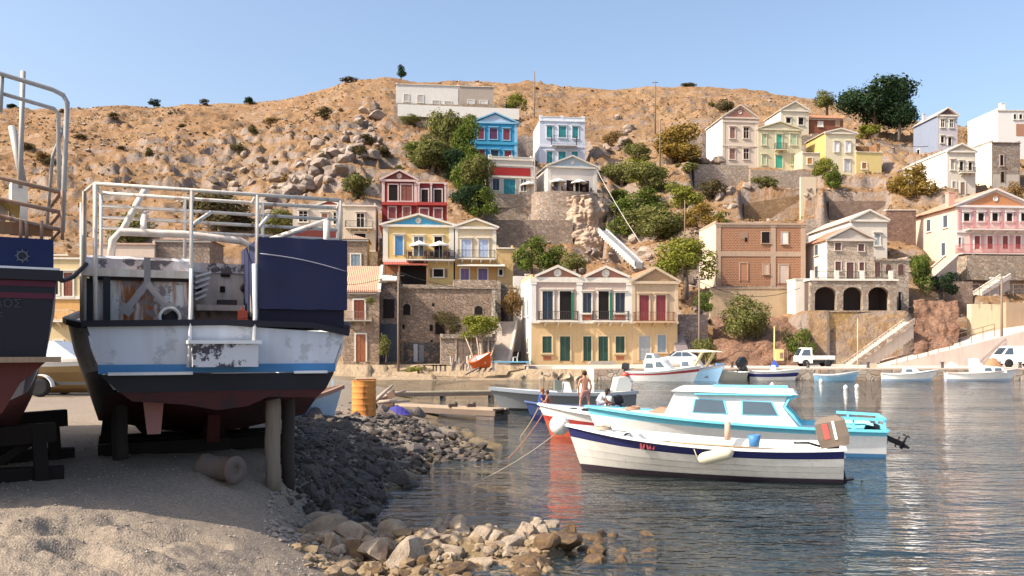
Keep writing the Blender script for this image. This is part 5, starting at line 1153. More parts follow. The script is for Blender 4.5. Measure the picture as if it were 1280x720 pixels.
# cabin with rust-streaked aft wall
y = .45; x0 = q(112,380,y)[0]; x1 = q(238,380,y)[0]; zt = q(170,347,y)[2]
m = MB(PANEL); m.box((x0,y,2.95),(x1,y+.06,zt)); m.build('cabin_aft_wall', wb)
m = MB(CREAMW); m.box((x0,y+.06,2.95),(x0+.06,3.4,zt)).box((x0,3.35,2.95),(W*.62,3.4,zt+.1)); m.build('cabin_side', wb)
zt2 = q(170,323,y)[2]; xr = q(322,340,y)[0]
m = MB(PEELW); m.prism([(y-.04,zt+.11),(y-.02,zt2-.02),(y+.3,zt2+.05),(3.5,zt2+.12),(3.5,zt+.11)], 'x', x0-.05, x1+.03); m.prism([(1.66,zt+.2),(1.66,zt2+.08),(3.5,zt2+.1),(3.5,zt+.2)], 'x', x1+.04, xr); rf = m.build('cabin_roof', wb)
m = MB(CREAMW); m.box((x0-.08,y-.12,zt),(x1+.02,y+.1,zt+.105)); m.build('roof_beam', wb)
m = MB(plain((.03,.02,.02),.8)); m.box((x0,y-.06,zt-.045),(x1,y-.01,zt-.002)); m.build('canopy_roll', wb)
m = MB(plain((.025,.025,.03), .7)); m.box((x0-.04,y-.01,2.97),(x0+.06,y-.002,zt-.03)).box((x0+.17,y-.10,2.97),(x0+.26,y-.03,zt+.05)); m.build('curtain', wb)
m = MB(plain((.27,.245,.245), .8)); c0 = q(184,333,y-.12); c1 = q(184,356,y-.12); c2 = q(158,387,y-.16); c3 = q(209,385,y-.16); c4 = q(184,322,y-.12)
m.bar(c4, c1, .085, .04, (0,1,0)).bar((c1[0],c1[1],c1[2]+.02), c2, .09, .04, (0,1,0)).bar((c1[0],c1[1]-.004,c1[2]+.02), c3, .09, .04, (0,1,0)); m.cbox(c2, (.17,.06,.13), Matrix.Rotation(.6,3,'Y')).cbox(c3, (.17,.06,.13), Matrix.Rotation(-.6,3,'Y')); m.build('anchor_bracket', wb)
c = q(212,397,y-.16); M3 = Matrix.Rotation(R(90),3,'X')
m = MB(plain((.62,.6,.57),.5)); m.lathe([(.15,-.12),(.15,.14),(.115,.14),(.11,.0)], c, 18, M3); pr = m.build('exhaust_pipe', wb); m = MB(plain((.03,.03,.035),.8)); m.lathe([(.108,.0),(.108,.02)], c, 16, M3); m.build('pipe_bore', pr)
# cockpit bulkhead with helm gear
y = 1.7; xa = q(238,380,y)[0]; xb = q(325,380,y)[0]
m = MB(CREAMW); m.box((xa-.2,y,2.95),(xb+.2,y+.06,zt2)); bk = m.build('bulkhead', wb)
def patch(p0, r0, p1, r1, y, mat, name, d=.03, par=None):
    a = q(p0,r1,y); b = q(p1,r0,y); return MB(mat).box((a[0],y-d,a[2]),(b[0],y+.01,b[2])).build(name, par or wb)
for i in range(5):
    a = q(243,347+i*7,y-.25); b = q(263-i*1.5,341+i*7,y-.25); m = MB(WHT); m.bar(a, b, .3, .035); m.build('louvre', bk)
patch(243,383,302,389,y-.02,CREAMW,'shelf',.4,bk); patch(271,376,294,382,y-.06,plain((.07,.05,.045),.7),'tray',.25,bk)
patch(246,357,252,366,y-.02,DARK,'vent',.03,bk); patch(275,358,281,365,y-.01,DARK,'instrument',.03,bk); patch(276,343,287,346,y-.01,DARK,'vent',.03,bk)
c = q(306,360,y-.02); MB(DARK).lathe([(.075,0),(.075,.05),(.05,.06)], c, 16, M3).build('instrument', bk)
for px in (254,267): a = q(px,388,y-.15); b = q(px,405,y-.15); MB(plain((.5,.4,.32),.7)).bar(a,b,.1,.06).build('shelf_leg', bk)
patch(244,398,286,405,1.2,plain((.16,.07,.05),.8),'hatch_lid',.3)
# roll bar, frame, ladder
m = MB(CREAMW); L_ = [q(138,326,1.1),q(141,300,1.1),q(150,290,1.1),q(230,293,1.1),q(300,301,1.1),q(313,307,1.1),q(318,330,1.1),q(317,395,.8)]
m.tube(L_, .055, 8); m.tube([q(152,290,1.1),q(178,243,2.0),q(182,236,2.2)], .05, 7); m.tube([q(179,292,1.1),q(180,262,1.8)], .05, 7); m.build('roll_bar', wb)
GALV = rusty((.50,.44,.37),(.72,.68,.62))
def fx(px, y): return q(px, 240, y)[0]
zt = 5.0; xl = q(119,223,.08)[0]; xr = q(426,252,.08)[0]; yb = 1.6
m = MB(GALV)
m.tube([(xl,.08,zt),(xr,.08,zt)], .028, 7)
for px, zlo in ((119,3.1),(239,3.15),(321,3.15),(425,4.4)): x = q(px,300,.08)[0]; m.tube([(x,.08,zlo),(x,.08,zt)], .028, 7)
xo = xl-.14; m.tube([(xo,.45,3.1),(xo,.45,zt-.06),(xl,.08,zt)], .028, 7); m.tube([(xo-.06,1.2,3.1),(xo-.06,1.2,zt-.1)], .028, 6)
m.build('frame_post', wb)
m = MB(GALV)
for z in (5.12, 4.93, 4.76, 4.6): m.tube([(xl+.05,yb,z),(xr+.3,yb,z)], .028, 6)
m.tube([(xl,.08,5.0),(xl+.05,yb,5.12)], .028, 6).tube([(xr,.08,5.0),(xr+.3,yb,5.12)], .028, 6)
for px in (239, 321): x = q(px,300,.08)[0]; m.tube([(x,.08,zt),(x+.14,yb,5.12)], .026, 6); m.tube([(x+.05,.2,4.55),(x+.4,yb,4.93)], .03, 6)
m.build('frame_rail', wb)
for f in (.0,.33,.66,1): x = xl+.05+(xr+.25-xl)*f; MB(GALV).tube([(x,yb,3.3),(x,yb,5.13)], .028, 6).build('frame_strut', wb)
m = MB(GALV); m.tube([(xr-1.1,1.2,4.4),(xr-.1,.5,4.75)], .045, 7).tube([(xr-.12,.5,4.75),(xr-.12,.5,4.2)], .05, 7); m.build('frame_strut', wb)
MB(WHT).tube([q(239,336,0),q(238,396,-.06),q(237,440,-.14),q(235,459,-.14)], .026, 6).build('ladder_rail', wb); MB(WHT).tube([q(318,330,-.02),q(319,395,-.05),q(317,428,-.12)], [.034,.03,.024], 7).build('ladder_rail', wb)
a = q(241,459,-.5); b_ = q(323,430,-.5); m = MB(peeling((.62,.61,.64), (.07,.06,.07), 1.0, 0, 3.0)); m.box((a[0],-.5,a[2]),(b_[0],-.06,b_[2])); sp = m.build('stern_step', wb); MB(WHT).box((a[0]-.06,-.54,b_[2]+.002),(b_[0]+.04,-.07,b_[2]+.05)).build('step_edge', sp)
# dark blue box
a = q(323,386,.0); b_ = q(432,301,.0); zl = q(380,410,0)[2]
BLUB = paint((.036,.040,.088), .85, .5, .1); m = MB(BLUB); m.box((a[0]+.01,.03,a[2]),(b_[0]+.01,2.0,b_[2]-.012)); bx = m.build('wheelhouse_box', wb)
m = MB(BLUB); m.smooth = True; NX, NZ = 26, 20; m.loft([[(a[0]+(b_[0]+.02-a[0])*i/NX, -.02-.035*mnoise.noise(Vector((i*.10,k*.07,3)))-.008*abs(mnoise.noise(Vector((i*.5+k*.35,k*.22,7)))), a[2]+(b_[2]-a[2])*k/NZ+.018*mnoise.noise(Vector((i*.3,9,k*.02)))*(k in (0,NZ))) for i in range(NX+1)] for k in range(NZ+1)]); m.build('canvas_front', bx)
m = MB(plain((.015,.013,.03), .8)); m.box((a[0]+.02,.02,zl),(b_[0]-.02,1.95,a[2]-.002)); m.build('box_base', bx)
m = MB(plain((.35,.34,.4),.8)); pp = [q(325+i*107/8, 317+(22*i/8)+(-3 if 0<i<8 else 0)*math.sin(i*.4), -.085) for i in range(9)]; m.tube(pp, .008, 5); m.build('lashing_line', bx)
m = MB(plain((.5,.09,.05),.5)); a = q(298,407,.3); b_ = q(310,388,.3); m.box((a[0],.3,a[2]),(b_[0],.5,a[2]+(b_[2]-a[2])*.45)).box((a[0]+.01,.3,a[2]+(b_[2]-a[2])*.47),(b_[0]-.005,.5,b_[2])); m.box((a[0]+.05,.36,b_[2]),(b_[0]-.05,.42,b_[2]+.05))
o = m.build('fuel_can'); o.location = wb.location; o.rotation_euler = wb.rotation_euler; tag(o, 'red plastic fuel can on the stern deck of the beached white boat', 'fuel can')
# underwater gear
m = MB(plain((.42,.20,.18),.8)); m.prism([(q(177,500,.5)[0],2.2),(q(206,500,.5)[0],2.2),(q(201,552,.5)[0],1.58),(q(184,552,.5)[0],1.58)], 'y', .5, .56); m.build('rudder', wb)
m = MB(REDA); m.prism([(1.0,2.1),(8.0,2.0),(8.6,1.75),(7.5,1.35),(1.3,1.35)], 'x', xc-.09, xc+.09); m.build('keel', wb)
# props and blocks under it
def wpt(S, x, y, z): return Vector((S.X0+x*S.c-y*S.s, S.Y0+x*S.s+y*S.c, z))
PROP = woodmat((.24,.185,.14), .85, (6,6,.7))
def post(label, px, y, r, ztop, zbot=None, mat=PROP):
    x = q(px, 540, y)[0]; p = wpt(S, x, y, 0); g = gz(p.x, p.y)-.06; m = MB(mat); n = 6
    m.tube([(math.sin(i*1.7)*.01, math.cos(i*2.1)*.01, (ztop-g)*i/n) for i in range(n+1)], [r*(1+.06*math.sin(i*3)) for i in range(n+1)], 10); return solo('timber_prop', m, label, 'prop', None, (p.x, p.y, g))
SHADE_TIMBER = plain((.022,.017,.015), .85, .1)  # near-black timber colour stands in for the deep shade under the hulls
def build_props():
    post('stout round timber prop under the starboard quarter of the white boat', 341, .35, .11, 2.15)
    post('thinner dark prop right behind the stout one', 360, .9, .10, 2.12, mat=plain((.05,.04,.035),.9))
    post('dark prop beneath the port quarter of the white boat', 150, 1.2, .11, 2.15, mat=plain((.035,.028,.025),.9))
    for i, (px, y, w, lab) in enumerate(((205,2.2,1.9,'dark cradle of crossed timbers under the rust streaked cabin side'),(290,3.2,1.6,'dark timber cradle deeper under the keel of the white boat'))):
        x = q(px, 560, y)[0]; p = wpt(S, x, y, 0); g = gz(p.x, p.y)-.05; r = thing('boat_cradle', lab, 'cradle', (p.x, p.y, g), S.a)
        for k in range(3): MB(SHADE_TIMBER).bar((-w/2,-.5+.5*k,.10+.02*k),(w/2,-.45+.5*k,.14+.02*k),.22,.20).build('timber', r)
        for k in (-1, 1): MB(SHADE_TIMBER).bar((k*w*.46,0,0),(k*w*.40,.05,1.0),.16,.16,(0,1,0)).build('upright', r); MB(SHADE_TIMBER).bar((k*w*.1,.2,.2),(k*w*.42,.2,.95),.10,.12,(0,1,0)).build('brace', r)
        MB(SHADE_TIMBER).bar((-w*.5,.1,.72),(w*.5,.1,.66),.18,.26).build('crossbeam', r)
    p = wpt(S, q(276,575,-.15)[0], -.15, 0); g = gz(p.x, p.y); m = MB(rusty((.09,.07,.06),(.15,.115,.10)))
    Mx = Matrix.Rotation(R(90),3,'Y') @ Matrix.Rotation(0,3,'Z'); m.lathe([(.02,-.3),(.19,-.3),(.2,-.28),(.17,-.26),(.17,.26),(.2,.28),(.19,.3),(.05,.3),(.05,.28),(.02,.28)], (0,0,0), 18, Matrix.Rotation(R(60),3,'Z')@Matrix.Rotation(R(90),3,'X')); solo('roller', m, 'dark drum shaped roller lying under the stern of the white boat', 'roller', None, (p.x, p.y, g+.16))

# black boat on the left edge
K = Stern(72, 10.2, R(33)); q2 = K.q; kb = K.root('fishing_boat', 'black and navy fishing boat cut off by the left edge of the picture')
Wk = 3.5; zt = q2(67,338)[2]; z5 = q2(60,446)[2]; BLKH = plain((.014,.013,.02), .5); NVB = paint((.012,.02,.075), .6, .3, .2); MAR = plain((.09,.015,.03), .6)
m = MB(BLKH); m.prism([(0,zt),(-.12,z5),(-Wk+.12,z5),(-Wk,zt)], 'y', -.02, .06); m.build('transom', kb)
st = [(0.02,Wk/2,zt,Wk/2-.12,z5,Wk/2-.3,2.3,1.7),(.8,Wk/2+.02,zt,Wk/2-.08,z5,Wk/2-.2,2.2,1.6),(3,Wk/2+.05,zt+.1,Wk/2-.05,z5-.2,Wk/2-.2,1.7,1.35),(6,Wk/2-.2,zt+.4,Wk/2-.4,z5-.1,Wk/2-.7,1.7,1.35),(9.5,.05,zt+1.0,.04,z5+.7,.03,2.4,1.7)]
hull_loft(kb, st, -Wk/2, [BLKH, BLKH, plain((.10,.025,.02),.7)])
m = MB(plain((.10,.025,.02),.7)); m.prism([(-.12,z5-.06),(-.38,z5-.30),(-.55,z5-.62),(-.95,z5-.8),(-Wk+.4,z5-.6),(-Wk+.12,z5-.06)], 'y', 0, .06); m.build('counter', kb)
m = MB(NVB); z6 = q2(66,299)[2]; m.box((-Wk+.1,.05,zt+.03),(q2(67,310,.05)[0],.14,z6)); m.box((q2(67,310,.05)[0]-.08,.14,zt+.03),(q2(67,310,.05)[0],3.2,z6)); nb = m.build('bulwark', kb)
m = MB(WHT); m.box((-Wk,-.05,zt),(.02,.0,zt+.025)); m.build('rail_line', kb); m = MB(RAILB); m.box((-Wk,-.07,zt-.12),(.05,.04,zt-.004)); m.build('rubbing_rail', kb)
for r in (355, 370): zc = q2(60,r)[2]; MB(MAR).box((-Wk+.1,-.03,zc-.035),(-.03-.02*(r>360),.0,zc+.03)).build('stripe', kb)
m = MB(woodmat((.36,.24,.14))); m.box((-Wk,-.16,z5-.06),(.02,.02,z5)); m.build('stern_ledge', kb)
c = q2(28,320,.045); m = MB(plain((.10,.11,.14),.6))
m.lathe([(.058,0),(.058,.012),(.042,.012),(.042,0)], (c[0],.05,c[2]), 18, M3)
for i in range(8): a = i*math.pi/4; m.cbox((c[0]+.068*math.cos(a),.043,c[2]+.068*math.sin(a)),(.02,.012,.012),Matrix.Rotation(-a,3,'Y'))
m.build('emblem', nb)
def text_obj(s, size, mat, parent, loc, rot, name='lettering', depth=.004):
    cu = bpy.data.curves.new(name, 'FONT'); cu.body = s; cu.size = size; cu.extrude = depth; cu.align_x = 'CENTER'; cu.materials.append(mat)
    o = bpy.data.objects.new(name+'_curve', cu); COL.objects.link(o)
    bpy.context.view_layer.update(); me = bpy.data.meshes.new_from_object(o.evaluated_get(bpy.context.evaluated_depsgraph_get()))
    bpy.data.objects.remove(o); o = bpy.data.objects.new(name, me); COL.objects.link(o); o.parent = parent; o.location = loc; o.rotation_euler = rot; return o
c = q2(10,384,-.03); text_obj('ΛΟΣ', .13, plain((.055,.055,.065),.7), kb, (c[0],-.026,c[2]), (R(90),0,0))
c = q2(0,396,-.03); text_obj('Σ', .07, plain((.055,.055,.065),.7), kb, (c[0]+.02,-.026,c[2]), (R(90),0,0))
RPIPE = rusty((.22,.13,.09),(.38,.26,.19)); GP = plain((.42,.40,.38),.5,.4)
m = MB(RPIPE); e = [q2(80,239,.35),q2(0,221,.35)]
for r0, r1 in ((239,221),(264,249),(286,270)):
    a = q2(79,r0,.35); b_ = q2(-40,r1-9,.35); c_ = (a[0]+.02,2.5,a[2]+.02); m.tube([b_,(a[0]-.12,a[1],a[2]),(a[0]-.02,a[1]+.1,a[2]),c_], .026, 7)
for px in (-20,26,33,52,78): a = q2(px,300,.33); b_ = q2(px,238 if px > 60 else 276,.33); m.tube([a,b_], .02, 6)
m.build('guard_rail', kb)
m = MB(woodmat((.38,.17,.07))); a = q2(66,296,.42); b_ = q2(-30,272,.42); m.box((b_[0],.40,a[2]),(a[0],.44,a[2]+.14)); m.build('plank', kb)
m = MB(GP); L_ = [q2(-60,70,.9),q2(0,92,.9),q2(66,112,.9),q2(79,119,.9),q2(84,128,.9),q2(82,180,.9),q2(78,290,.8)]; m.tube(L_, .03, 8); m.tube([q2(-60,94,1.0),q2(0,116,1.0),q2(68,136,1.0),q2(73,142,1.0),q2(74,240,.9)], .026, 7); m.tube([q2(83,150,.9),q2(66,195,1.3),q2(58,290,1.5)], .022, 6); m.build('arch_frame', kb)
m = MB(GP); m.tube([q2(29,89,1.2),q2(25,235,1.2)], .03, 7).tube([q2(2,96,.95),q2(0,140,.95)], .03, 7).tube([q2(15,158,1.4),q2(29,228,1.3)], .045, 7); m.build('mast', kb)
m = MB(WHTW); a = q2(34,272,1.8); b_ = q2(14,226,1.8); m.box((-3.0,1.8,a[2]),(q2(10,250,1.8)[0],3.6,q2(5,250,1.8)[2])).box((q2(14,250,1.8)[0],1.7,a[2]-.2),(a[0],2.2,b_[2])); m.build('deckhouse', kb)
m = MB(plain((.55,.40,.14),.9)); rnd = random.Random(5); a = q2(0,240,1.5); m.loft([[(a[0]-.9+.16*i,1.4+.14*j,a[2]-.15+.28*math.sin(i*.55)*math.sin(j*.6)+.06*rnd.random()) for j in range(6)] for i in range(8)]); m.build('tarpaulin', kb)
def build_blocks2():
    for px, y, lab in ((14,1.4,'squat dark timber cradle under the black boat'),(36,3.2,'second dark timber cradle under the black boat, nearer the gap')):
        x = q2(px,560,y)[0]; p = wpt(K, x, y, 0); g = gz(p.x, p.y)-.05; r = thing('boat_cradle', lab, 'cradle', (p.x,p.y,g), K.a)
        for k in (-1, 1): MB(SHADE_TIMBER).bar((k*.35,0,0),(k*.30,.04,.75),.16,.18,(0,1,0)).build('upright', r)
        MB(SHADE_TIMBER).bar((-.6,.1,.12),(.6,.05,.10),.2,.22).build('timber', r); MB(SHADE_TIMBER).bar((-.5,.02,.62),(.5,.06,.66),.2,.24).build('crossbeam', r); MB(SHADE_TIMBER).bar((-.3,.12,.2),(.32,.12,.6),.1,.12,(0,1,0)).build('brace', r)
    m = MB(BLKH); m.tube([P(66,344,10.6), P(78,351,11.2), P(92,346,11.7), P(108,330,12.1)], .03, 6)
    solo('hose', m, 'black hose slung between the two beached boats', 'hose')

# ------------------------------------------------------------------ shore clutter
def build_shore():
    # rusty drum
    p = PZ(455, 518, .82); p.z = gz(p.x, p.y)-.03; dr = thing('oil_drum', 'tall rusty orange oil drum standing on the gravel', 'drum', p); k = p.y/F; h = 44*k; r = 15*k
    prof = [(r*.1,0),(r*1.0,0),(r*1.0,h*.02)]
    for i in range(1, 40):
        z = h*i/40; rib = .035*r*1.6*max(0, math.cos((i/40*6)*2*math.pi))**6; prof.append((r*(.985)+rib, z))
    prof += [(r*1.02,h*.99),(r*1.02,h),(r*.95,h),(r*.94,h*.97)]
    m = MB(rusty((.40,.13,.03),(.66,.30,.08))); m.lathe(prof, (0,0,0), 26); m.build('barrel', dr)
    m = MB(rusty((.25,.10,.04),(.4,.2,.09))); m.lathe([(.02,h*.975),(r*.93,h*.975),(r*.93,h*.985)], (0,0,0), 24); m.cbox((0.05,0,h+.02), (r*1.7,.09,.04), Matrix.Rotation(.5,3,'Z')); m.build('lid', dr)
    # driftwood and junk beside drum
    rnd = random.Random(11)
    labs = ['pale driftwood branch sticking up right of the rusty drum','long broken plank lying behind the rusty drum','bent grey branch leaning on the junk pile by the jetty','short pale board at the root of the jetty']
    for i, (px, row, L, az, el) in enumerate(((474,497,1.5,.7,.65),(484,503,1.7,.1,.06),(470,502,1.4,2.3,.6),(488,494,1.2,.3,.25))):
        p = P(px, row, 33+.3*i); g = p; d = Vector((math.cos(az)*math.cos(el), math.sin(az)*math.cos(el), math.sin(el)))
        m = MB(woodmat((.48,.36,.27))); m.tube([-d*L/2, Vector((.02,.03,.03)), d*L/2], [.07,.08,.04], 7); solo('driftwood', m, labs[i], 'driftwood', None, g)
    m = MB(woodmat((.22,.11,.07))); m.cbox((0,0,.2),(1.1,.5,.36),Matrix.Rotation(.2,3,'Y')).cbox((.35,.2,.5),(.5,.4,.25),Matrix.Rotation(-.5,3,'Y')); solo('wood_crate', m, 'broken dark brown crate heaped right behind the drum', 'crate', None, PZ(474,512,.45))
    m = MB(plain((.05,.04,.22),.6)); rr = random.Random(4); m.loft([[(x*.16-.5, y*.14-.35, .32*math.sin(math.pi*x/6)*math.sin(math.pi*y/5)+.05*rr.random()) for y in range(6)] for x in range(7)]); solo('tarpaulin', m, 'crumpled purple blue tarpaulin beside the jetty root', 'tarpaulin', None, PZ(497,519,.4))
    # jetties
    def jetty(lab, pa, pb, zdeck, w, n, tone, planks=False):
        a = PZ(*pa, zdeck); b = PZ(*pb, zdeck); d = b-a; L = math.hypot(d.x, d.y); rt = thing('jetty', lab, 'jetty', (a.x,a.y,0), math.atan2(d.y,d.x))
        m = MB(woodmat(tone, .85, (1.2,10,1)))
        for k in range(4): m.box((0.0+.15*rnd.random(),-w/2+k*w/4+.01,zdeck-.05),(L-.2*rnd.random(),-w/2+(k+1)*w/4-.01,zdeck+.02*rnd.random()))
        m.build('deck', rt); MB(woodmat((.13,.085,.06))).box((.2,-w/2-.03,zdeck-.26),(L,-w/2+.06,zdeck-.052)).box((.2,w/2-.06,zdeck-.262),(L,w/2+.03,zdeck-.053)).build('beam', rt)
        for k in range(n):
            x = .3+(L-.5)*k/(n-1) if n > 1 else L-.3
            for sg in (-1,1): MB(woodmat((.08,.055,.045))).tube([(x,sg*w*.42,-1.2),(x,sg*w*.42,zdeck-.06)], .09, 8).build('pile', rt)
        return rt, L, zdeck
    rt, L, zd = jetty('low wooden jetty with dark end piles, nearer of the two', (497,505), (628,511), .42, 1.0, 2, (.42,.31,.21))
    MB(woodmat((.07,.045,.04))).box((L-.9,-.5,-.6),(L-.05,.45,.15)).build('end_crib', rt)
    jetty('narrow plank jetty running to the grey motorboat, farther of the two', (484,490), (618,488), .36, .8, 3, (.55,.45,.30))
    for i, px in enumerate((566,589)):
        m = MB(plain((.1,.07,.06),.9)); m.cbox((0,0,.06),(.35,.2,.12),Matrix.Rotation(.3,3,'Z')).ball((.1,0,.12),.09); solo('rope_coil', m, ('small dark rope heap on the near jetty, left of two','small dark rope heap on the near jetty, right of two')[i], 'rope', None, PZ(px, 508.5, .44))
    # pale blue dinghy drawn up behind the white boat
    b = Boat('dinghy', 'pale blue dinghy drawn up on the gravel left of the rusty drum', (-7.6,21.4), (-4.6,24.0), 1.5, .62, .60, .95, .22, .85, .3, z=.80)
    b.hull([-1,-.4,.0,.75,1.0], [paint((.28,.40,.52)),paint((.28,.40,.52)),paint((.34,.46,.58)),paint((.34,.46,.58))], 20, inner=INN, floor=.15); b.gunwale(woodmat((.34,.18,.12)), .1, .1)
    m = MB(paint((.35,.5,.62))); m.bar((0,0,-.1),(0,0,1.05),.06,.05); solo('mooring_stake', m, 'thin pale blue stake in front of the pale blue dinghy', 'stake', None, PZ(416,520,.85))
    # boat on a road trailer behind the gap
    p = PZ(66, 497, 1.0); kx = p.y/F
    tb = Boat('trailer_boat', 'tan and white boat on a road trailer seen between the beached boats', (p.x-3.2,p.y+.3), (p.x+3.0,p.y+.6), 1.9, .95, .85, 1.0, .3, .9, .5, z=1.45)
    tb.hull([-1,-.4,.0,.55,.8,1.0], [plain((.30,.19,.08),.5)]*3+[plain((.38,.25,.11),.5),WHT], 16, inner=INN, floor=.2); tb.deck(.45,.98,WHT); tb.gunwale(WHT)
    o = tb.prof('windscreen', [(2.6,.9),(4.2,.95),(3.3,1.6),(3.0,1.6)], .7, plain((.6,.62,.65),.3), .1); m = MB(plain((.45,.14,.12),.6)); m.box((.1,-.5,.7),(2.4,.5,1.05)); m.build('seat_cushion', tb.root)
    tr = thing('boat_trailer', 'dark boat trailer with white mudguard under the tan boat', 'trailer', (p.x,p.y,gz(p.x,p.y)), .05)
    m = MB(plain((.06,.06,.06),.6)); m.box((-2.6,-.8,.42),(3.6,-.7,.52)).box((-2.6,.7,.42),(3.6,.8,.52)); m.box((-2.5,-.69,.43),(-2.4,.69,.51)).box((2.4,-.69,.43),(2.5,.69,.51)); m.build('chassis', tr); wheel(tr, 0, -.95, .34, .34); wheel(tr, 0, .95, .34, .34)
    m = MB(WHT); n = 10; o_ = [(.46*math.cos(math.pi*i/n), .36+.44*math.sin(math.pi*i/n)) for i in range(n+1)]; i_ = [(.42*math.cos(math.pi*i/n), .36+.40*math.sin(math.pi*i/n)) for i in range(n,-1,-1)]
    for y in (-1.08,.83): m.prism(o_+i_, 'y', y, y+.25)
    m.build('mudguard', tr)
    # orange boat on the beach, timber heap, blue bench with chairs
    b = Boat('rowing_boat', 'small orange red boat propped up on the far beach', (-3.5,82.6), (-1.6,81.2), 1.5, .75, .7, 1.1, .35, .8, .4, z=1.15)
    OR = paint((.62,.11,.02), .5, .3); b.hull([-1,-.4,.0,.85,1.0], [OR]*4, 16, inner=INN, floor=.2); b.gunwale(paint((.6,.16,.06)), .1, .08); b.root.rotation_euler = (.45, -.1, b.root.rotation_euler.z)
    m = MB(woodmat((.16,.11,.09)))
    for i in range(4): m.bar((-1.0+.5*i,-.6,.15),(-.8+.5*i,.7,.4),.14,.12)
    m.bar((-1.6,-1.6,-.1),(-.4,0,.5),.12,.1); solo('boat_cradle', m, 'dark timber cradle under the orange boat', 'cradle', None, (-2.6,81.6,.5))
    rnd2 = random.Random(21)
    for i in range(14):
        px = 561+rnd2.random()*30; m = MB(woodmat((.62,.54,.46) if i % 3 else (.3,.22,.17))); h = .8+rnd2.random()*.7; m.bar((0,0,0),(rnd2.uniform(-.25,.25),rnd2.uniform(-.2,.2),h),.16,.08); solo('timber_offcut', m, 'weathered board in the heap left of the orange boat', 'timber', 'boards heaped on the far beach', P(px, 463, 82.5+.25*(i%4)))
    for i, px in enumerate((538,549,558)):
        m = MB(woodmat((.12,.08,.07))); m.box((-.7,-.4,.5),(.7,.4,.6)).box((-.6,-.35,0),(-.5,.35,.5)).box((.5,-.35,0),(.6,.35,.5)); solo('work_table', m, ('dark low work table on the far beach, left of three','dark low work table on the far beach, middle of three','dark low work table on the far beach, right of three')[i], 'table', None, P(px, 464, 83))
    m = MB(paint((.12,.38,.55))); m.box((-1.9,-.8,.9),(1.9,.8,1.0)); m.use(WHTW).box((-1.7,-.6,.1),(-1.5,.6,.9)).box((1.5,-.6,.1),(1.7,.6,.9)); solo('boat_cover', m, 'blue covered bench at the foot of the stair right of the orange boat', 'bench', None, P(638, 465, 83.5))
    m = MB(WHT); 
    for sx in (-.2,.2):
        for sy in (-.2,.2): m.bar((sx,sy,0),(sx*.9,sy*.9,.44),.06,.06)
    m.box((-.24,-.24,.44),(.24,.24,.48)).prism([(.20,.48),(.25,.48),(.32,.95),(.28,.95)], 'y', -.23, .23); solo('plastic_chair', m, 'white plastic chair on the blue bench by the stair', 'chair', None, P(644, 452.5, 83.5))

def wheel(parent, x, y, z, r):
    M = Matrix.Rotation(R(90),3,'X'); t = MB(plain((.02,.02,.022),.8)); t.lathe([(r*.6,-.09),(r*.93,-.1),(r,-.06),(r,.06),(r*.93,.1),(r*.6,.09)], (x,y,z), 20, M); o = t.build('wheel', parent)
    m = MB(plain((.5,.5,.5),.4,.5)); m.lathe([(r*.6,-.085),(r*.45,-.05),(r*.2,-.07),(r*.05,-.07),(r*.05,.07),(r*.2,.07),(r*.45,.05),(r*.6,.085)], (x,y,z), 16, M); m.build('rim', o)

# ------------------------------------------------------------------ vehicles (local: x forward, z up)
def vehicle(name, label, cat, loc, rz, prof, hw, glass, wheels, mat, extra=None, r=.28):
    rt = thing(name, label, cat, loc, rz); m = MB(mat)
    z0 = min(z for x, z in prof); z1 = max(z for x, z in prof); f = lambda z: hw-.0 if z < .9 else hw-(z-.9)*.16
    n = len(prof); vs = [(x,f(z),z) for x, z in prof]+[(x,-f(z),z) for x, z in prof]
    m.add(vs, [tuple(range(n)), tuple(range(2*n-1,n-1,-1))]+[(i,i+n,(i+1)%n+n,(i+1)%n) for i in range(n)]); bd = m.build('body', rt)
    for qd in glass:
        for sg in (1,-1):
            g = MB(GLS); V = [(x, sg*(f(z)+.008), z) for x, z in qd]; V2 = [(x, sg*(f(z)-.02), z) for x, z in qd]; k = len(qd); g.add(V+V2, [tuple(range(k)), tuple(range(2*k-1,k-1,-1))]+[(i,(i+1)%k,(i+1)%k+k,i+k) for i in range(k)]); g.build('window', bd)
    for x in wheels:
        for sg in (1,-1): 
            MB(plain((.015,.015,.015),.9)).lathe([(r*1.25,-.02),(r*1.25,.02)], (x, sg*(hw-.015), r+.02), 18, Matrix.Rotation(R(90),3,'X')).build('wheel_arch', bd); wheel(rt, x, sg*(hw-.04), r, r)
    return rt, bd, f
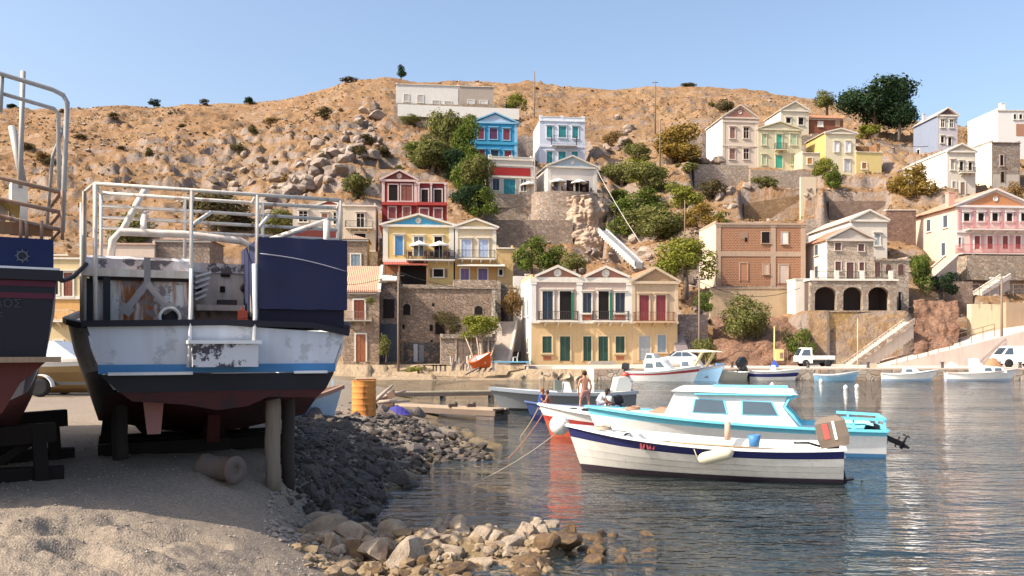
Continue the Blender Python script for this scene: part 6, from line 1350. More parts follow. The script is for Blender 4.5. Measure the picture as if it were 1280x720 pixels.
def build_vehicles():
    VW = paint((.80,.79,.77), .35, .12); zq = 1.06
    # kei truck, nose to the left
    p = PZ(1018, 458.5, zq); p.y = 84.5; p.x = (1018-640)/F*84.5
    rt, bd, f = vehicle('pickup_truck', 'small white flatbed pickup parked under the ochre rubble wall', 'truck', (p.x,p.y,zq), math.pi, [(1.75,.30),(1.78,.85),(1.70,1.0),(1.32,1.72),(1.15,1.78),(.42,1.78),(.40,.30)], .72, [[(1.48,1.05),(1.20,1.58),(.62,1.6),(.62,1.05)]], (1.05,-1.05), VW)
    ws = MB(GLS); ws.add([(1.715,-.6,1.02),(1.715,.6,1.02),(1.36,.52,1.70),(1.36,-.52,1.70)], [(0,1,2,3),(3,2,1,0)]); ws.build('windscreen', bd)
    b = MB(paint((.62,.60,.60),.5)); b.box((-1.72,-.72,.62),(.36,.72,.70)).box((-1.72,-.74,.70),(.36,-.69,1.02)).box((-1.72,.69,.70),(.36,.74,1.02)).box((-1.74,-.69,.70),(-1.69,.69,1.02)).box((.31,-.69,.70),(.36,.69,1.1)); b.build('cargo_bed', rt)
    MB(plain((.05,.05,.05),.8)).box((-1.7,-.5,.35),(.5,.5,.60)).build('chassis', rt)
    for sg in (1,-1): MB(plain((.7,.68,.62),.2)).box((1.74,sg*.5-.12,.62),(1.79,sg*.5+.12,.78)).build('headlight', bd)
    MB(plain((.08,.08,.08),.7)).box((1.72,-.72,.3),(1.82,.72,.46)).build('bumper', bd)
    # hatchback
    x = (846-640)/F*83.5
    rt, bd, f = vehicle('parked_car', 'silver white hatchback parked in front of the tan house', 'car', (x,83.6,zq), math.pi, [(1.75,.25),(1.8,.62),(1.62,.80),(.75,.95),(.15,1.42),(-.9,1.46),(-1.55,1.1),(-1.78,.95),(-1.8,.30)], .80, [[(.62,.98),(.14,1.34),(-.30,1.36),(-.30,.98)],[(-.38,.98),(-.38,1.36),(-.88,1.36),(-1.3,1.05),(-1.3,.98)]], (1.15,-1.15), paint((.62,.62,.64),.3,.1), r=.29)
    for sg in (1,-1): MB(plain((.6,.6,.6),.2)).box((1.72,sg*.55-.15,.58),(1.80,sg*.55+.15,.74)).build('headlight', bd)
    ws = MB(GLS); ws.add([(.72,-.7,.985),(.72,.7,.985),(.17,.62,1.43),(.17,-.62,1.43)], [(0,1,2,3),(3,2,1,0)]); ws.build('windscreen', bd)
    # van
    x = (1271-640)/F*82
    rt, bd, f = vehicle('parked_van', 'white van half out of frame below the lettered banner', 'van', (x,82,zq), math.pi, [(2.0,.30),(2.05,.85),(1.85,1.08),(1.25,1.80),(1.0,1.92),(-2.0,1.92),(-2.1,1.2),(-2.1,.32)], .85, [[(1.62,1.15),(1.18,1.72),(.75,1.74),(.75,1.15)],[(-.9,1.2),(-.9,1.7),(-1.8,1.7),(-1.8,1.2)]], (1.2,-1.35), VW, r=.32)
    MB(plain((.35,.3,.27),.7)).box((1.95,-.85,.32),(2.1,.85,.52)).build('bumper', bd)
    ws = MB(GLS); ws.add([(1.83,-.7,1.13),(1.83,.7,1.13),(1.29,.66,1.76),(1.29,-.66,1.76)], [(0,1,2,3),(3,2,1,0)]); ws.build('windscreen', bd)
    # banner
    pl = Plane(1250, 88, -R(2)); w = pl.lx(1300); z0 = pl.z(444, 1); h = pl.z(431, 1)-z0
    bn = thing('banner', 'pale banner with large grey blue letters behind the van', 'sign', (pl.X0,88,z0), -R(2)); MB(plain((.72,.70,.72),.6)).box((0,0,0),(w,.05,h)).build('sheet', bn)
    text_obj('OCEN', h*1.05, plain((.22,.22,.34),.6), bn, (pl.lx(1265),-.006,h*.14), (R(90),0,0))
    m = MB(IRON); m.box((.02,.06,-1.4),(.08,.12,h)).box((w-.1,.06,-1.4),(w-.04,.12,h)); m.build('post', bn)

# ------------------------------------------------------------------ poles, lamps, cables, parasols
def pole(label, px, r0, r1, Y, rad=.10, mat=None, arm=None, group=None, name='utility_pole'):
    a = P(px, r1, Y); b = P(px, r0, Y); h = b.z-a.z; t = thing(name, label, 'pole', (a.x,a.y,a.z), 0, group)
    m = MB(mat or woodmat((.20,.14,.10), .85, (4,4,.5))); m.tube([(0,0,-1.5),(0,0,h*.5),(0,0,h)], [rad*1.15,rad,rad*.8], 8); m.build('shaft', t)
    if arm == 'cross': MB(IRON).box((-.6,-.05,h-.4),(.6,.05,h-.3)).build('crossarm', t)
    if arm == 'lamp':
        m = MB(plain((.6,.6,.58),.5)); m.tube([(0,0,h-.4),(-.6,-.1,h-.2),(-.9,-.15,h-.2)], .04, 6); m.cbox((-1.0,-.15,h-.2),(.5,.22,.12)); m.build('lamp_head', t)
    return b
def build_poles():
    a = pole('tall thin pole standing on the ridge slope right of the round green tree', 668, 89, 165, 190, .14, arm=None)
    b = pole('taller of two poles on the slope by the yellow bush', 819, 101, 158, 178, .13, arm='cross'); c = pole('pole rising in front of the big yellow bush', 825, 150, 206, 150, .11)
    d = pole('slim grey pole rising behind the broad yellow green tree', 856, 250, 318, 112, .08); e = pole('dark pole beside the tan waterfront house', 874, 345, 440, 88.5, .10, arm='cross')
    f = pole('wooden pole with cables in front of the ruined warehouse', 498, 340, 452, 87.5, .11, arm='cross'); g = pole('lamp pole at the corner of the cream ramp wall', 1252, 345, 445, 89, .12, arm='lamp'); 
    pole('slim yellow post against the ochre rubble wall', 1072, 398, 458, 86, .05, paint((.6,.45,.2)), name='post')
    pole('thin grey pole beside the upper bastion wall', 668.5, 175, 292, 138.6, .07, plain((.35,.32,.3)))
    pole('thin pole at the steps of the pink house', 1144, 192, 250, 138, .08)
    p2 = pole('yellow post carrying the square yellow box', 968, 408, 461, 83, .07, paint((.62,.48,.16)), name='post')
    m = MB(paint((.66,.52,.20))); m.box((-.32,-.2,-.5),(.45,.2,.55)); bx = thing('meter_box', 'square yellow box fixed to the yellow post on the quay', 'box', P(973,444,82.8)); m.build('cabinet', bx); MB(plain((.25,.17,.1))).box((.08,-.215,-.3),(.38,-.19,.25)).build('panel', bx)
    m = MB(paint((.05,.10,.42))); m.add([(-.75,-.3,0),(.75,-.3,0),(0,0,1.35),(-.75,.3,0),(.75,.3,0)], [(0,1,2),(4,3,2),(0,2,3),(1,4,2)]); solo('folding_sign', m, 'blue triangular tent shape on the quay under the yellow box', 'sign', None, P(968,467.5,80.5))
    cab = plain((.05,.045,.04),.7)
    ropeline('power_cable', 'upper power cable running left from the warehouse pole', [f, P(432,356,86)], .025, .3, cab, 'cable'); ropeline('power_cable', 'lower power cable running left from the warehouse pole', [f-Vector((0,0,1.4)), P(432,372,86)], .025, .3, cab, 'cable')
    ropeline('power_cable', 'power cable running right from the warehouse pole', [f, P(650,360,95)], .025, .8, cab, 'cable'); ropeline('power_cable', 'pale cable descending from the pedimented porch house to the white stair', [P(746,212,140), P(800,303,112)], .045, .3, plain((.5,.47,.42)), 'cable'); ropeline('power_cable', 'cable crossing below the dark tree to the white house', [P(1100,178,150), P(1160,183,142)], .05, .3, cab, 'cable')
    ropeline('power_cable', 'cable crossing the face of the brick house', [P(874,352,88.5), P(1000,360,97)], .03, 1.2, cab, 'cable')
    # railing along the ramp and walls
    for lab, pts in (('iron railing along the sloping ramp edge', ((1121,452,85.5),(1160,441,86),(1200,429,86.5),(1243,417,87))), ('iron railing on top of the tan wall', ((1212,366,97),(1250,366,97),(1300,367,97)))):
        m = MB(plain((.25,.15,.11),.7)); W_ = [P(*p) for p in pts]
        for a_, b_ in zip(W_[:-1], W_[1:]):
            for dz in (.95, .5): m.bar(a_+Vector((0,0,dz)), b_+Vector((0,0,dz)), .05, .05)
            n = 3
            for k in range(n+1): c_ = a_.lerp(b_, k/n); m.bar(c_-Vector((0,0,.3)), c_+Vector((0,0,.95)), .05, .05, (0,1,0))
        solo('iron_railing', m, lab, 'railing')
    def parasol(lab, px, row_top, row_base, Y, r=1.25):
        a = P(px, row_base, Y); h = P(px, row_top, Y).z-a.z; t = thing('parasol', lab, 'parasol', a); m = MB(plain((.78,.74,.68),.9)); n = 8; m.add([(0,0,h)]+[(r*math.cos(2*math.pi*i/n), r*math.sin(2*math.pi*i/n), h-.5) for i in range(n)]+[(r*math.cos(2*math.pi*i/n), r*math.sin(2*math.pi*i/n), h-.68) for i in range(n)], [(0,1+i,1+(i+1)%n) for i in range(n)]+[(1+i,1+n+i,1+n+(i+1)%n,1+(i+1)%n) for i in range(n)]); m.build('canopy', t); MB(plain((.6,.58,.55),.5)).tube([(0,0,0),(0,0,h)], .035, 6).build('pole', t)
    yh = YH.local(YH.X(524),-.85,0); zb = YH.z0+YH.Z(325.5)
    def para_at(lab, H, px, ly, row_top, r):
        v = H.local(H.X(px), ly, 0); pxx = 640+F*v.x/v.y; 
        return v
    for lab, H, px, ly, zr, ht, r in (('white parasol on the yellow house balcony, left of the pair', YH, 524, -.8, 325.5, 2.25, 1.15), ('white parasol on the yellow house balcony, right of the pair', YH, 549, -.8, 325.5, 2.25, 1.15), ('white parasol beside the teal door of the red banded house', WH, 659, -.9, 245, 2.3, 1.2), ('white parasol at the cafe porch, left of the pair', PH, 696, -1.0, 243, 2.3, 1.3), ('white parasol at the cafe porch, right of the pair', PH, 722, -1.0, 243, 2.3, 1.3)):
        v = H.local(H.X(px), ly, H.Z(zr)); pr = 640+F*v.x/v.y; parasol(lab, pr, HY-(v.z+ht-CZ)*F/v.y, HY-(v.z-CZ)*F/v.y, v.y, r)
    cm = MB(plain((.07,.04,.035),.7)); 
    def chair():
        m = MB(plain((.10,.045,.04),.7)); 
        for sx in (-.2,.2):
            for sy in (-.2,.2): m.bar((sx,sy,0),(sx,sy,.45),.05,.05)
        return m
    t = thing('cafe_chair', 'dark chair on the yellow house balcony under the parasols', 'chair', YH.local(YH.X(513),-.7,YH.Z(325.5)), .3, 'dark chairs on the yellow house balcony'); chair().build('leg', t); MB(plain((.12,.05,.045),.7)).box((-.24,-.24,.45),(.24,.24,.5)).build('seat', t); MB(plain((.12,.05,.045),.7)).box((-.24,.2,.52),(.24,.25,1.0)).build('backrest', t)
    for px, rz in ((533,2.6),(540,.4),(557,2.9),(563,1.2)): c = copy_tree(t); c.location = YH.local(YH.X(px),-.75,YH.Z(325.5)); c.rotation_euler.z = rz
    t2 = copy_tree(t); t2['group'] = 'dark chairs on the cafe terrace'; t2['label'] = 'dark chair on the bastion terrace in front of the cafe porch'; t2.location = PH.local(PH.X(690),-1.1,0)
    for px, rz in ((702,2),(712,.4),(728,2.9),(738,1)): c = copy_tree(t2); c.location = PH.local(PH.X(px),-1.1,.0); c.rotation_euler.z = rz
# ------------------------------------------------------------------ people
SKIN = plain((.42,.20,.13), .6); SKIN2 = plain((.40,.19,.12), .6)
def skin_mesh(name, verts, edges, radii, mat, parent, root=0, sub=2):
    me = bpy.data.meshes.new(name); me.from_pydata(verts, edges, []); o = bpy.data.objects.new(name, me); COL.objects.link(o)
    sk = o.modifiers.new('skin', 'SKIN'); sk.use_smooth_shade = True
    for i, r in enumerate(radii):
        sv = me.skin_vertices[0].data[i]; sv.radius = (r, r) if not isinstance(r, tuple) else r; sv.use_root = (i == root)
    ss = o.modifiers.new('sub', 'SUBSURF'); ss.levels = sub; ss.render_levels = sub
    bpy.context.view_layer.update(); n = bpy.data.meshes.new_from_object(o.evaluated_get(bpy.context.evaluated_depsgraph_get()))
    bpy.data.objects.remove(o); n.materials.clear(); n.materials.append(mat)
    for p in n.polygons: p.use_smooth = True
    o = bpy.data.objects.new(name, n); COL.objects.link(o); o.parent = parent; return o
def person(label, loc, rz, J, hair, clothes, skin=SKIN, k=1.0, hairlen=0):
    """J: joints in metres, figure faces +x. pel, chest, neck, head, l/r: sho elb wri hip kne ank toe"""
    t = thing('person', label, 'person', loc, rz); V = []; E = []; Rr = []; ix = {}
    def add(n, p, r, par=None):
        ix[n] = len(V); V.append(tuple(Vector(p)*k)); Rr.append(tuple(x*k for x in r) if isinstance(r, tuple) else r*k)
        if par is not None: E.append((ix[par], ix[n]))
    add('pel', J['pel'], (.115,.14)); mid = (Vector(J['pel'])+Vector(J['chest']))/2; add('mid', mid, (.10,.13), 'pel'); add('chest', J['chest'], (.12,.155), 'mid'); add('neck', J['neck'], .055, 'chest')
    hd = Vector(J['head']); ax = (hd-Vector(J['neck'])).normalized(); add('jaw', hd-ax*.06+Vector((.02,0,0)), .075, 'neck'); add('head', hd, .095, 'jaw'); add('crown', hd+ax*.09, .075, 'head')
    for s in 'lr':
        add(s+'sho', J[s+'sho'], .06, 'chest'); add(s+'elb', J[s+'elb'], .042, s+'sho'); add(s+'wri', J[s+'wri'], .028, s+'elb')
        d = (Vector(J[s+'wri'])-Vector(J[s+'elb'])).normalized(); pal = Vector(J[s+'wri'])+d*.08; add(s+'pal', pal, (.022,.038), s+'wri')
        side = d.cross(Vector((1,0,.1))).normalized()
        for i, (o, ln) in enumerate(((-.027,.075),(-.009,.085),(.009,.08),(.027,.062))):
            a = pal+side*o+d*.03; add(s+'f%d' % i, a+d*ln*.5, .0085, s+'pal'); add(s+'g%d' % i, a+d*ln*.9+Vector((.02,0,0)), .0075, s+'f%d' % i)
        add(s+'th', pal-side*.045+d*.0+Vector((.02,0,0)), .010, s+'pal')
        add(s+'hip', J[s+'hip'], .085, 'pel'); add(s+'kne', J[s+'kne'], .055, s+'hip'); add(s+'cal', Vector(J[s+'kne']).lerp(Vector(J[s+'ank']), .35), .053, s+'kne'); add(s+'ank', J[s+'ank'], .036, s+'cal'); add(s+'toe', J[s+'toe'], .032, s+'ank')
    body = skin_mesh('body', V, E, Rr, skin, t)
    m = MB(skin); h = hd*k
    def hb(mb, dx, dy, dz, r, sq=(1,1,1)): mb.ball(h+Vector((dx,dy,dz))*k, r*k, 8, 6, sq); return mb
    hb(m, .10,0,-.015,.016); hb(m, .0,.095,-.01,.024,(.7,.4,1.2)); hb(m, .0,-.095,-.01,.024,(.7,.4,1.2)); m.build('face', body)
    m = MB(plain((.02,.015,.012),.4)); hb(m, .088,.033,.015,.010); hb(m, .088,-.033,.015,.010); hb(m, .085,0,-.055,.012,(.5,1.6,.3)); m.build('eyes_and_mouth', body)
    m = MB(hair); hb(m, -.018,0,.045,.112,(1.0,.95,.95)); 
    if hairlen: hb(m, -.06,0,-.04,.09,(.7,1,1.2))
    m.build('hair', t)
    for nm, parts, mat, ex in clothes:
        vs = []; es = []; rr = []; lk = {}
        for a, b, f in parts:                       # cloth follows a to a + (b-a)*f
            for nme in (a,):
                if nme not in lk: lk[nme] = len(vs); vs.append(V[ix[nme]]); r = Rr[ix[nme]]; rr.append(tuple(x+ex for x in r) if isinstance(r, tuple) else r+ex)
            p = Vector(V[ix[a]]).lerp(Vector(V[ix[b]]), f); key = b
            if key not in lk:
                lk[key] = len(vs); vs.append(tuple(p)); r1, r2 = Rr[ix[a]], Rr[ix[b]]; g = lambda r: max(r) if isinstance(r, tuple) else r
                rr.append((g(r2) if f == 1 else g(r1)*(1-f)+g(r2)*f)+ex) if not (f == 1 and isinstance(r2, tuple)) else rr.append(tuple(x+ex for x in r2))
            es.append((lk[a], lk[b]))
        skin_mesh(nm, vs, es, rr, mat, t)
    return t
def build_people():
    st = dict(pel=(0,0,.90), chest=(.02,0,1.25), neck=(.02,0,1.42), head=(.05,0,1.56), lsho=(.0,.18,1.36), rsho=(0,-.18,1.36), lelb=(-.03,.27,1.08), relb=(-.05,-.26,1.08), lwri=(.10,.22,.86), rwri=(.06,-.25,.83),
        lhip=(0,.10,.82), rhip=(0,-.10,.82), lkne=(.05,.16,.46), rkne=(.0,-.17,.46), lank=(.0,.20,.08), rank=(-.03,-.22,.08), ltoe=(.13,.22,.04), rtoe=(.10,-.25,.04))
    p = P(731, 510, 35.2); zf = .18
    short = plain((.40,.20,.17), .9)
    person('bare chested person in reddish shorts standing astride in the dark blue dinghy', (p.x, 35.25, .20), R(105), st, plain((.05,.03,.02),.9), [('shorts', [('pel','mid',.35),('pel','lhip',1),('lhip','lkne',.75),('pel','rhip',1),('rhip','rkne',.75)], short, .02)], SKIN, 1.0)
    sit = dict(pel=(0,0,.10), chest=(.04,0,.45), neck=(.06,0,.62), head=(.10,0,.76), lsho=(.03,.17,.56), rsho=(.03,-.17,.56), lelb=(.14,.22,.33), relb=(.14,-.22,.33), lwri=(.32,.16,.26), rwri=(.32,-.14,.26),
        lhip=(.04,.09,.09), rhip=(.04,-.09,.09), lkne=(.42,.12,.16), rkne=(.42,-.12,.16), lank=(.46,.12,-.24), rank=(.46,-.12,-.24), ltoe=(.58,.13,-.27), rtoe=(.58,-.13,-.27))
    top = lambda c: ('shirt', [('pel','mid',1),('mid','chest',1),('chest','lsho',1),('lsho','lelb',.55),('chest','rsho',1),('rsho','relb',.55)], c, .018)
    sh = lambda c: ('shorts', [('pel','mid',.3),('pel','lhip',1),('lhip','lkne',.7),('pel','rhip',1),('rhip','rkne',.7)], c, .02)
    person('child with red brown hair in a blue shirt sitting at the bow of the dinghy', ((676-640)/F*35.2, 35.2, .44), R(-20), sit, plain((.20,.06,.02),.8), [top(plain((.03,.12,.42),.8)), sh(plain((.10,.06,.06),.9))], SKIN2, .84)
    person('bare armed child in dark red sitting just right of the child in blue', ((686-640)/F*35.0, 35.0, .42), R(165), sit, plain((.09,.04,.025),.8), [top(plain((.34,.13,.11),.9)), sh(plain((.12,.05,.05),.9))], SKIN2, .80)
    ben = dict(sit); ben.update(chest=(.20,0,.36), neck=(.33,0,.46), head=(.43,0,.55), lsho=(.22,.17,.44), rsho=(.22,-.17,.44), lelb=(.33,.2,.20), relb=(.33,-.2,.20), lwri=(.52,.14,.12), rwri=(.52,-.12,.12))
    person('person in white shirt bending over the stern of the dark blue dinghy', ((747-640)/F*35.3, 35.4, .50), R(10), ben, plain((.03,.025,.02),.8), [top(plain((.76,.74,.74),.9)), sh(plain((.55,.52,.55),.9))], SKIN2, 1.0, 1)

# ------------------------------------------------------------------ rocks
def rock_mesh(seed, mat, sub=3, flat=.75):
    rnd = random.Random(seed); import bmesh
    bm = bmesh.new(); bmesh.ops.create_icosphere(bm, subdivisions=sub, radius=1.0)
    cuts = [(Vector((rnd.gauss(0,1),rnd.gauss(0,1),rnd.gauss(0,.8))).normalized(), rnd.uniform(.45,.85)) for _ in range(11)]
    off = Vector((rnd.random()*50, rnd.random()*50, rnd.random()*50)); sx, sy = rnd.uniform(.85,1.25), rnd.uniform(.7,1.0)
    for v in bm.verts:
        p = v.co.copy()
        for n, d in cuts:
            e = p.dot(n)-d
            if e > 0: p -= n*e*.985
        p *= 1+.10*mnoise.noise(p*1.7+off)+.05*mnoise.noise(p*4.5+off)+.03*mnoise.noise(p*10+off)
        v.co = Vector((p.x*sx*1.25, p.y*sy*1.25, p.z*flat*1.2))
    me = bpy.data.meshes.new('rock'); bm.to_mesh(me); bm.free(); me.materials.append(mat)
    for pl_ in me.polygons: pl_.use_smooth = rnd.random() > 2
    try: me.set_sharp_from_angle(angle=R(19))
    except Exception: pass
    for pl_ in me.polygons: pl_.use_smooth = True
    return me
def put_rocks(items, meshes, label, group, cat='rock', name='rock', sink=.32, rnd=None, heightf=None):
    rnd = rnd or random.Random(1)
    for i, (x, y, s) in enumerate(items):
        o = bpy.data.objects.new(name, meshes[i % len(meshes)]); COL.objects.link(o)
        f = rnd.uniform(.8,1.2); o.scale = (s*f, s/f, s*rnd.uniform(.75,1.1)); o.rotation_euler = (rnd.uniform(-.35,.35), rnd.uniform(-.35,.35), rnd.uniform(0,6.28))
        o.location = (x, y, (heightf or gz)(x, y)+s*(.5-sink)); tag(o, label, cat, group)
def build_rocks():
    rnd = random.Random(17)
    PALE = rock_mat((.50,.405,.30), (.27,.20,.145)); BRN = rock_mat((.15,.085,.045), (.06,.038,.025), .6, (.17,.10,.03)); DRKR = rock_mat((.17,.14,.125), (.08,.066,.06), .15); HILLR = rock_mat((.42,.335,.27), (.22,.17,.14))
    pm = [rock_mesh(i, PALE) for i in range(9)]; bmm = [rock_mesh(20+i, BRN) for i in range(7)]; dm = [rock_mesh(40+i, DRKR) for i in range(6)]; hm = [rock_mesh(60+i, HILLR, 2) for i in range(6)]
    def pos(px, row, z=.06): p = PZ(px, row, z); return p.x, p.y
    big = [(508,693,29),(400,668,24),(470,690,24),(415,688,16),(440,672,22),(540,668,20),(575,660,15),(655,668,21),(620,662,15),(600,676,18),(640,680,19),(490,660,22),(455,655,18),(430,660,15),(518,655,15),(548,650,14),(590,652,13),(617,648,11),(560,685,20),(680,668,13),(665,655,14),(530,682,15),(384,690,11),(600,694,17)]
    items = []
    for px, row, r in big: x, y = pos(px, row+r*.25); items.append((x, y, r*.92*y/F))
    for _ in range(82):
        px = rnd.uniform(395,690); row = rnd.uniform(650,700)-(6 if px > 600 else 0); x, y = pos(px, row); items.append((x, y, rnd.uniform(5,13)*y/F))
    put_rocks(items, pm, 'pale dry limestone rock in the low spit at the water edge', 'pale dry rocks of the near spit', rnd=rnd, sink=.22)
    items = []
    for _ in range(52):
        px = rnd.choice((rnd.uniform(650,830), rnd.uniform(650,800), rnd.uniform(440,680))); row = rnd.uniform(668,705) if px > 680 else rnd.uniform(700,722); x, y = pos(px, row, 0); items.append((x, y, rnd.uniform(8,18)*y/F))
    for px, row, r in ((712,668,17),(742,672,15),(808,690,17),(700,690,22),(770,690,16),(735,700,20),(660,700,20)): x, y = pos(px, row, 0); items.append((x, y, r*y/F))
    put_rocks(items, bmm, 'wet brown rock with ochre weed at the seaward end of the near spit', 'wet brown rocks of the near spit', rnd=rnd, sink=.28, heightf=lambda x, y: max(gz(x,y), -.13))
    items = []
    edge = [(400,645),(440,625),(470,608),(500,590),(540,572),(600,566),(560,552),(520,538),(490,525),(510,530)]
    for _ in range(66):
        i = rnd.randrange(len(edge)-1); t = rnd.random(); px = edge[i][0]*(1-t)+edge[i+1][0]*t+rnd.gauss(-14,16); row = edge[i][1]*(1-t)+edge[i+1][1]*t+rnd.gauss(-3,9); x, y = pos(px, row, .2); items.append((x, y, rnd.uniform(3.5,11)*y/F))
    for px, row, r in ((575,562,11),(460,595,15),(500,592,17),(480,578,13),(430,570,14),(520,566,13),(395,560,14),(545,557,12),(540,540,12),(505,522,12),(520,518,11),(600,562,8)): x, y = pos(px, row, .25); items.append((x, y, r*y/F))
    put_rocks(items, dm, 'dark grey stone on the gravel shore right of the white boat', 'dark stones along the gravel shore', rnd=rnd)
    # loose small stones of the shore
    m = MB(); m.use(rock_mat((.40,.34,.29), (.2,.17,.15))); r2 = random.Random(9)
    X_, Y_, S_ = [], [], []
    for _ in range(5200):
        if r2.random() < .6: px = r2.uniform(330,560); row = r2.uniform(515,650)
        else: px = r2.uniform(-60,430); row = r2.uniform(575,720)
        p = PZ(px, row, .7); X_.append(p.x); Y_.append(p.y); S_.append(r2.uniform(.006,.02)*(1+2.5*(px > 330 and row < 650)*r2.random()))
    Z_ = HEIGHT(np.array(X_), np.array(Y_)); oc = [(1,0,0),(-.9,.1,0),(0,1,0),(.1,-.9,0),(0,0,.75),(0,0,-.6)]; of = [(0,2,4),(2,1,4),(1,3,4),(3,0,4),(2,0,5),(1,2,5),(3,1,5),(0,3,5)]
    for x, y, z, s in zip(X_, Y_, Z_, S_):
        if z < .02: continue
        a = r2.uniform(0,6.28); c, n = math.cos(a), math.sin(a); k = r2.uniform(.6,1.5); m.add([(x+s*(p[0]*c*k-p[1]*n), y+s*(p[0]*n*k+p[1]*c), z+s*(.25+p[2]*r2.uniform(.6,1.2))) for p in of and oc], of)
    o = m.build('shore_pebbles'); tag(o, 'loose pebbles and small stones scattered over the shore', 'pebbles', kind='stuff')
    # dark broken rubble along the gravel bank, and small stones filling the spit
    def scatter(name, label, mat, regions, n, smin, smax, seed, zmin=-.1):
        r3 = random.Random(seed); Xs, Ys, Ss = [], [], []
        for _ in range(n):
            poly = r3.choice(regions); u = r3.random(); k = min(int(u*(len(poly)-1)), len(poly)-2); f = u*(len(poly)-1)-k; (a, b, w), (c, d, e) = poly[k], poly[k+1]
            px = a+(c-a)*f; row = b+(d-b)*f+r3.gauss(0, (w+(e-w)*f)*.5); p = PZ(px+r3.gauss(0, 8), max(row, 505), .25); Xs.append(p.x); Ys.append(p.y); Ss.append(r3.uniform(smin, smax)*(1 if r3.random() < .8 else 1.8))
        Zs = HEIGHT(np.array(Xs), np.array(Ys)); mm = MB(mat); ico = [tuple(v.co) for v in ICO.verts]; fcs = [tuple(v.index for v in f_.verts) for f_ in ICO.faces]
        for x, y, z, s_ in zip(Xs, Ys, Zs, Ss):
            if z < zmin: continue
            M_ = Matrix.Rotation(r3.uniform(0,6.28), 3, 'Z') @ Matrix.Rotation(r3.uniform(0,6.28), 3, 'X') ; sc3 = (s_*r3.uniform(.8,1.5), s_*r3.uniform(.6,1.1), s_*r3.uniform(.5,.9))
            vs_ = []
            for p in ico:
                j = 1+r3.uniform(-.22,.22); q3 = M_ @ Vector((p[0]*sc3[0]*j, p[1]*sc3[1]*j, p[2]*sc3[2]*j)); vs_.append((x+q3.x, y+q3.y, z+q3.z*.8+s_*.2))
            mm.add(vs_, fcs)
        tag(mm.build(name), label, name.replace('_', ' '), kind='stuff')
    import bmesh
    ICO = bmesh.new(); bmesh.ops.create_icosphere(ICO, subdivisions=1, radius=1.0); ICO.verts.index_update(); ICO.verts.ensure_lookup_table()
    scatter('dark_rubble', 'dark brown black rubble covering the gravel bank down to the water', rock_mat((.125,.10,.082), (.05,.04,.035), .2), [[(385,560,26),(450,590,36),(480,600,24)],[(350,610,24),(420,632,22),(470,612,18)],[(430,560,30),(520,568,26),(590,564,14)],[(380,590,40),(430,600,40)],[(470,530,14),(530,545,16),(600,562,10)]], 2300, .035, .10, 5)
    scatter('spit_stones', 'small tan and brown stones filling the low spit between larger rocks', rock_mat((.42,.32,.21), (.20,.135,.075), .1), [[(375,672,18),(480,672,26),(600,672,26),(700,676,22)],[(390,700,10),(520,702,16),(690,694,14)]], 700, .04, .085, 6, -.2)
    # rubble on the far quay edge
    items = []
    for _ in range(46): px = 690+rnd.gauss(0,22); row = 474-abs(rnd.gauss(0,1))*5*max(.1, 1-abs(px-690)/48); p = P(px, row, 79+rnd.random()*2); items.append((p.x, p.y, rnd.uniform(.2,.5), p.z))
    for i, (x, y, s, z) in enumerate(items):
        o = bpy.data.objects.new('rock', pm[i % 9]); COL.objects.link(o); o.scale = (s*1.2,s,s*.8); o.rotation_euler = (rnd.random(),rnd.random(),rnd.random()*6); o.location = (x,y,max(.1,z)); tag(o, 'pale rubble stone in the heap at the far water edge below the yellow houses', 'rock', 'rubble heap on the far quay')
    # crags: boulders on the bare knoll and under the cliff
    items = []
    rg = random.Random(31)
    for (ax, ay, bx, by, n, s0, s1) in ((330,250,475,175,80,4,13),(260,245,340,210,18,3,8),(420,185,470,150,10,4,9),(720,322,750,290,8,6,11),(790,300,880,250,10,4,8),(880,262,935,225,12,4,8),(1000,285,1010,250,4,4,6),(890,345,800,330,8,5,9),(745,215,790,150,10,4,9)):
        for _ in range(n):
            px = rg.uniform(min(ax,bx),max(ax,bx)); f = (px-ax)/(bx-ax); row = ay+(by-ay)*f+rg.gauss(0,13); h = hit(px, row)
            if h: items.append((h.x, h.y, rg.uniform(s0,s1)*h.y/F, ))
    put_rocks(items, hm, 'grey limestone boulder on the slope between the houses', 'boulders on the hillside', 'boulder', 'boulder', .45, rg, tz)
    m = MB(); m.use(HILLR); small = random.Random(77); pts = []
    for _ in range(3200):
        Y = small.uniform(100, 258); px = small.uniform(-60, 1340); pts.append(((px-640)/F*Y, Y))
    pts = [p for p, k in zip(pts, fbm(np.array(pts)[:,0], np.array(pts)[:,1], 16, 3, 63)) if k > -.02]
    A = np.array(pts); Z = with_pads(A[:,0], A[:,1], natural(A[:,0], A[:,1]))
    ok = [all(not (-.5 < (x-h.root.location.x)*math.cos(h.root.rotation_euler.z)+(y-h.root.location.y)*math.sin(h.root.rotation_euler.z) < h.w+.5 and -2.5 < -(x-h.root.location.x)*math.sin(h.root.rotation_euler.z)+(y-h.root.location.y)*math.cos(h.root.rotation_euler.z) < h.d+.5) for h, _ in FRONTS) for x, y in pts]
    for (x, y), z, g in zip(pts, Z, ok):
        if not g: continue
        s = small.uniform(.12,.5)*(1 if small.random() < .85 else 1.7); a = small.uniform(0,6.28); c, n = math.cos(a), math.sin(a); k = small.uniform(.7,1.6)
        m.add([(x+s*(p[0]*c*k-p[1]*n), y+s*(p[0]*n*k+p[1]*c), z+s*(.1+p[2]*small.uniform(.6,1.2))) for p in oc], of)
    tag(m.build('hillside_stones'), 'loose limestone blocks strewn over the dry hillside', 'stones', kind='stuff')
    # cliff under the bastion
    import bmesh
    bm = bmesh.new(); bmesh.ops.create_grid(bm, x_segments=80, y_segments=110, size=1)
    pa = P(732, 292, 137)
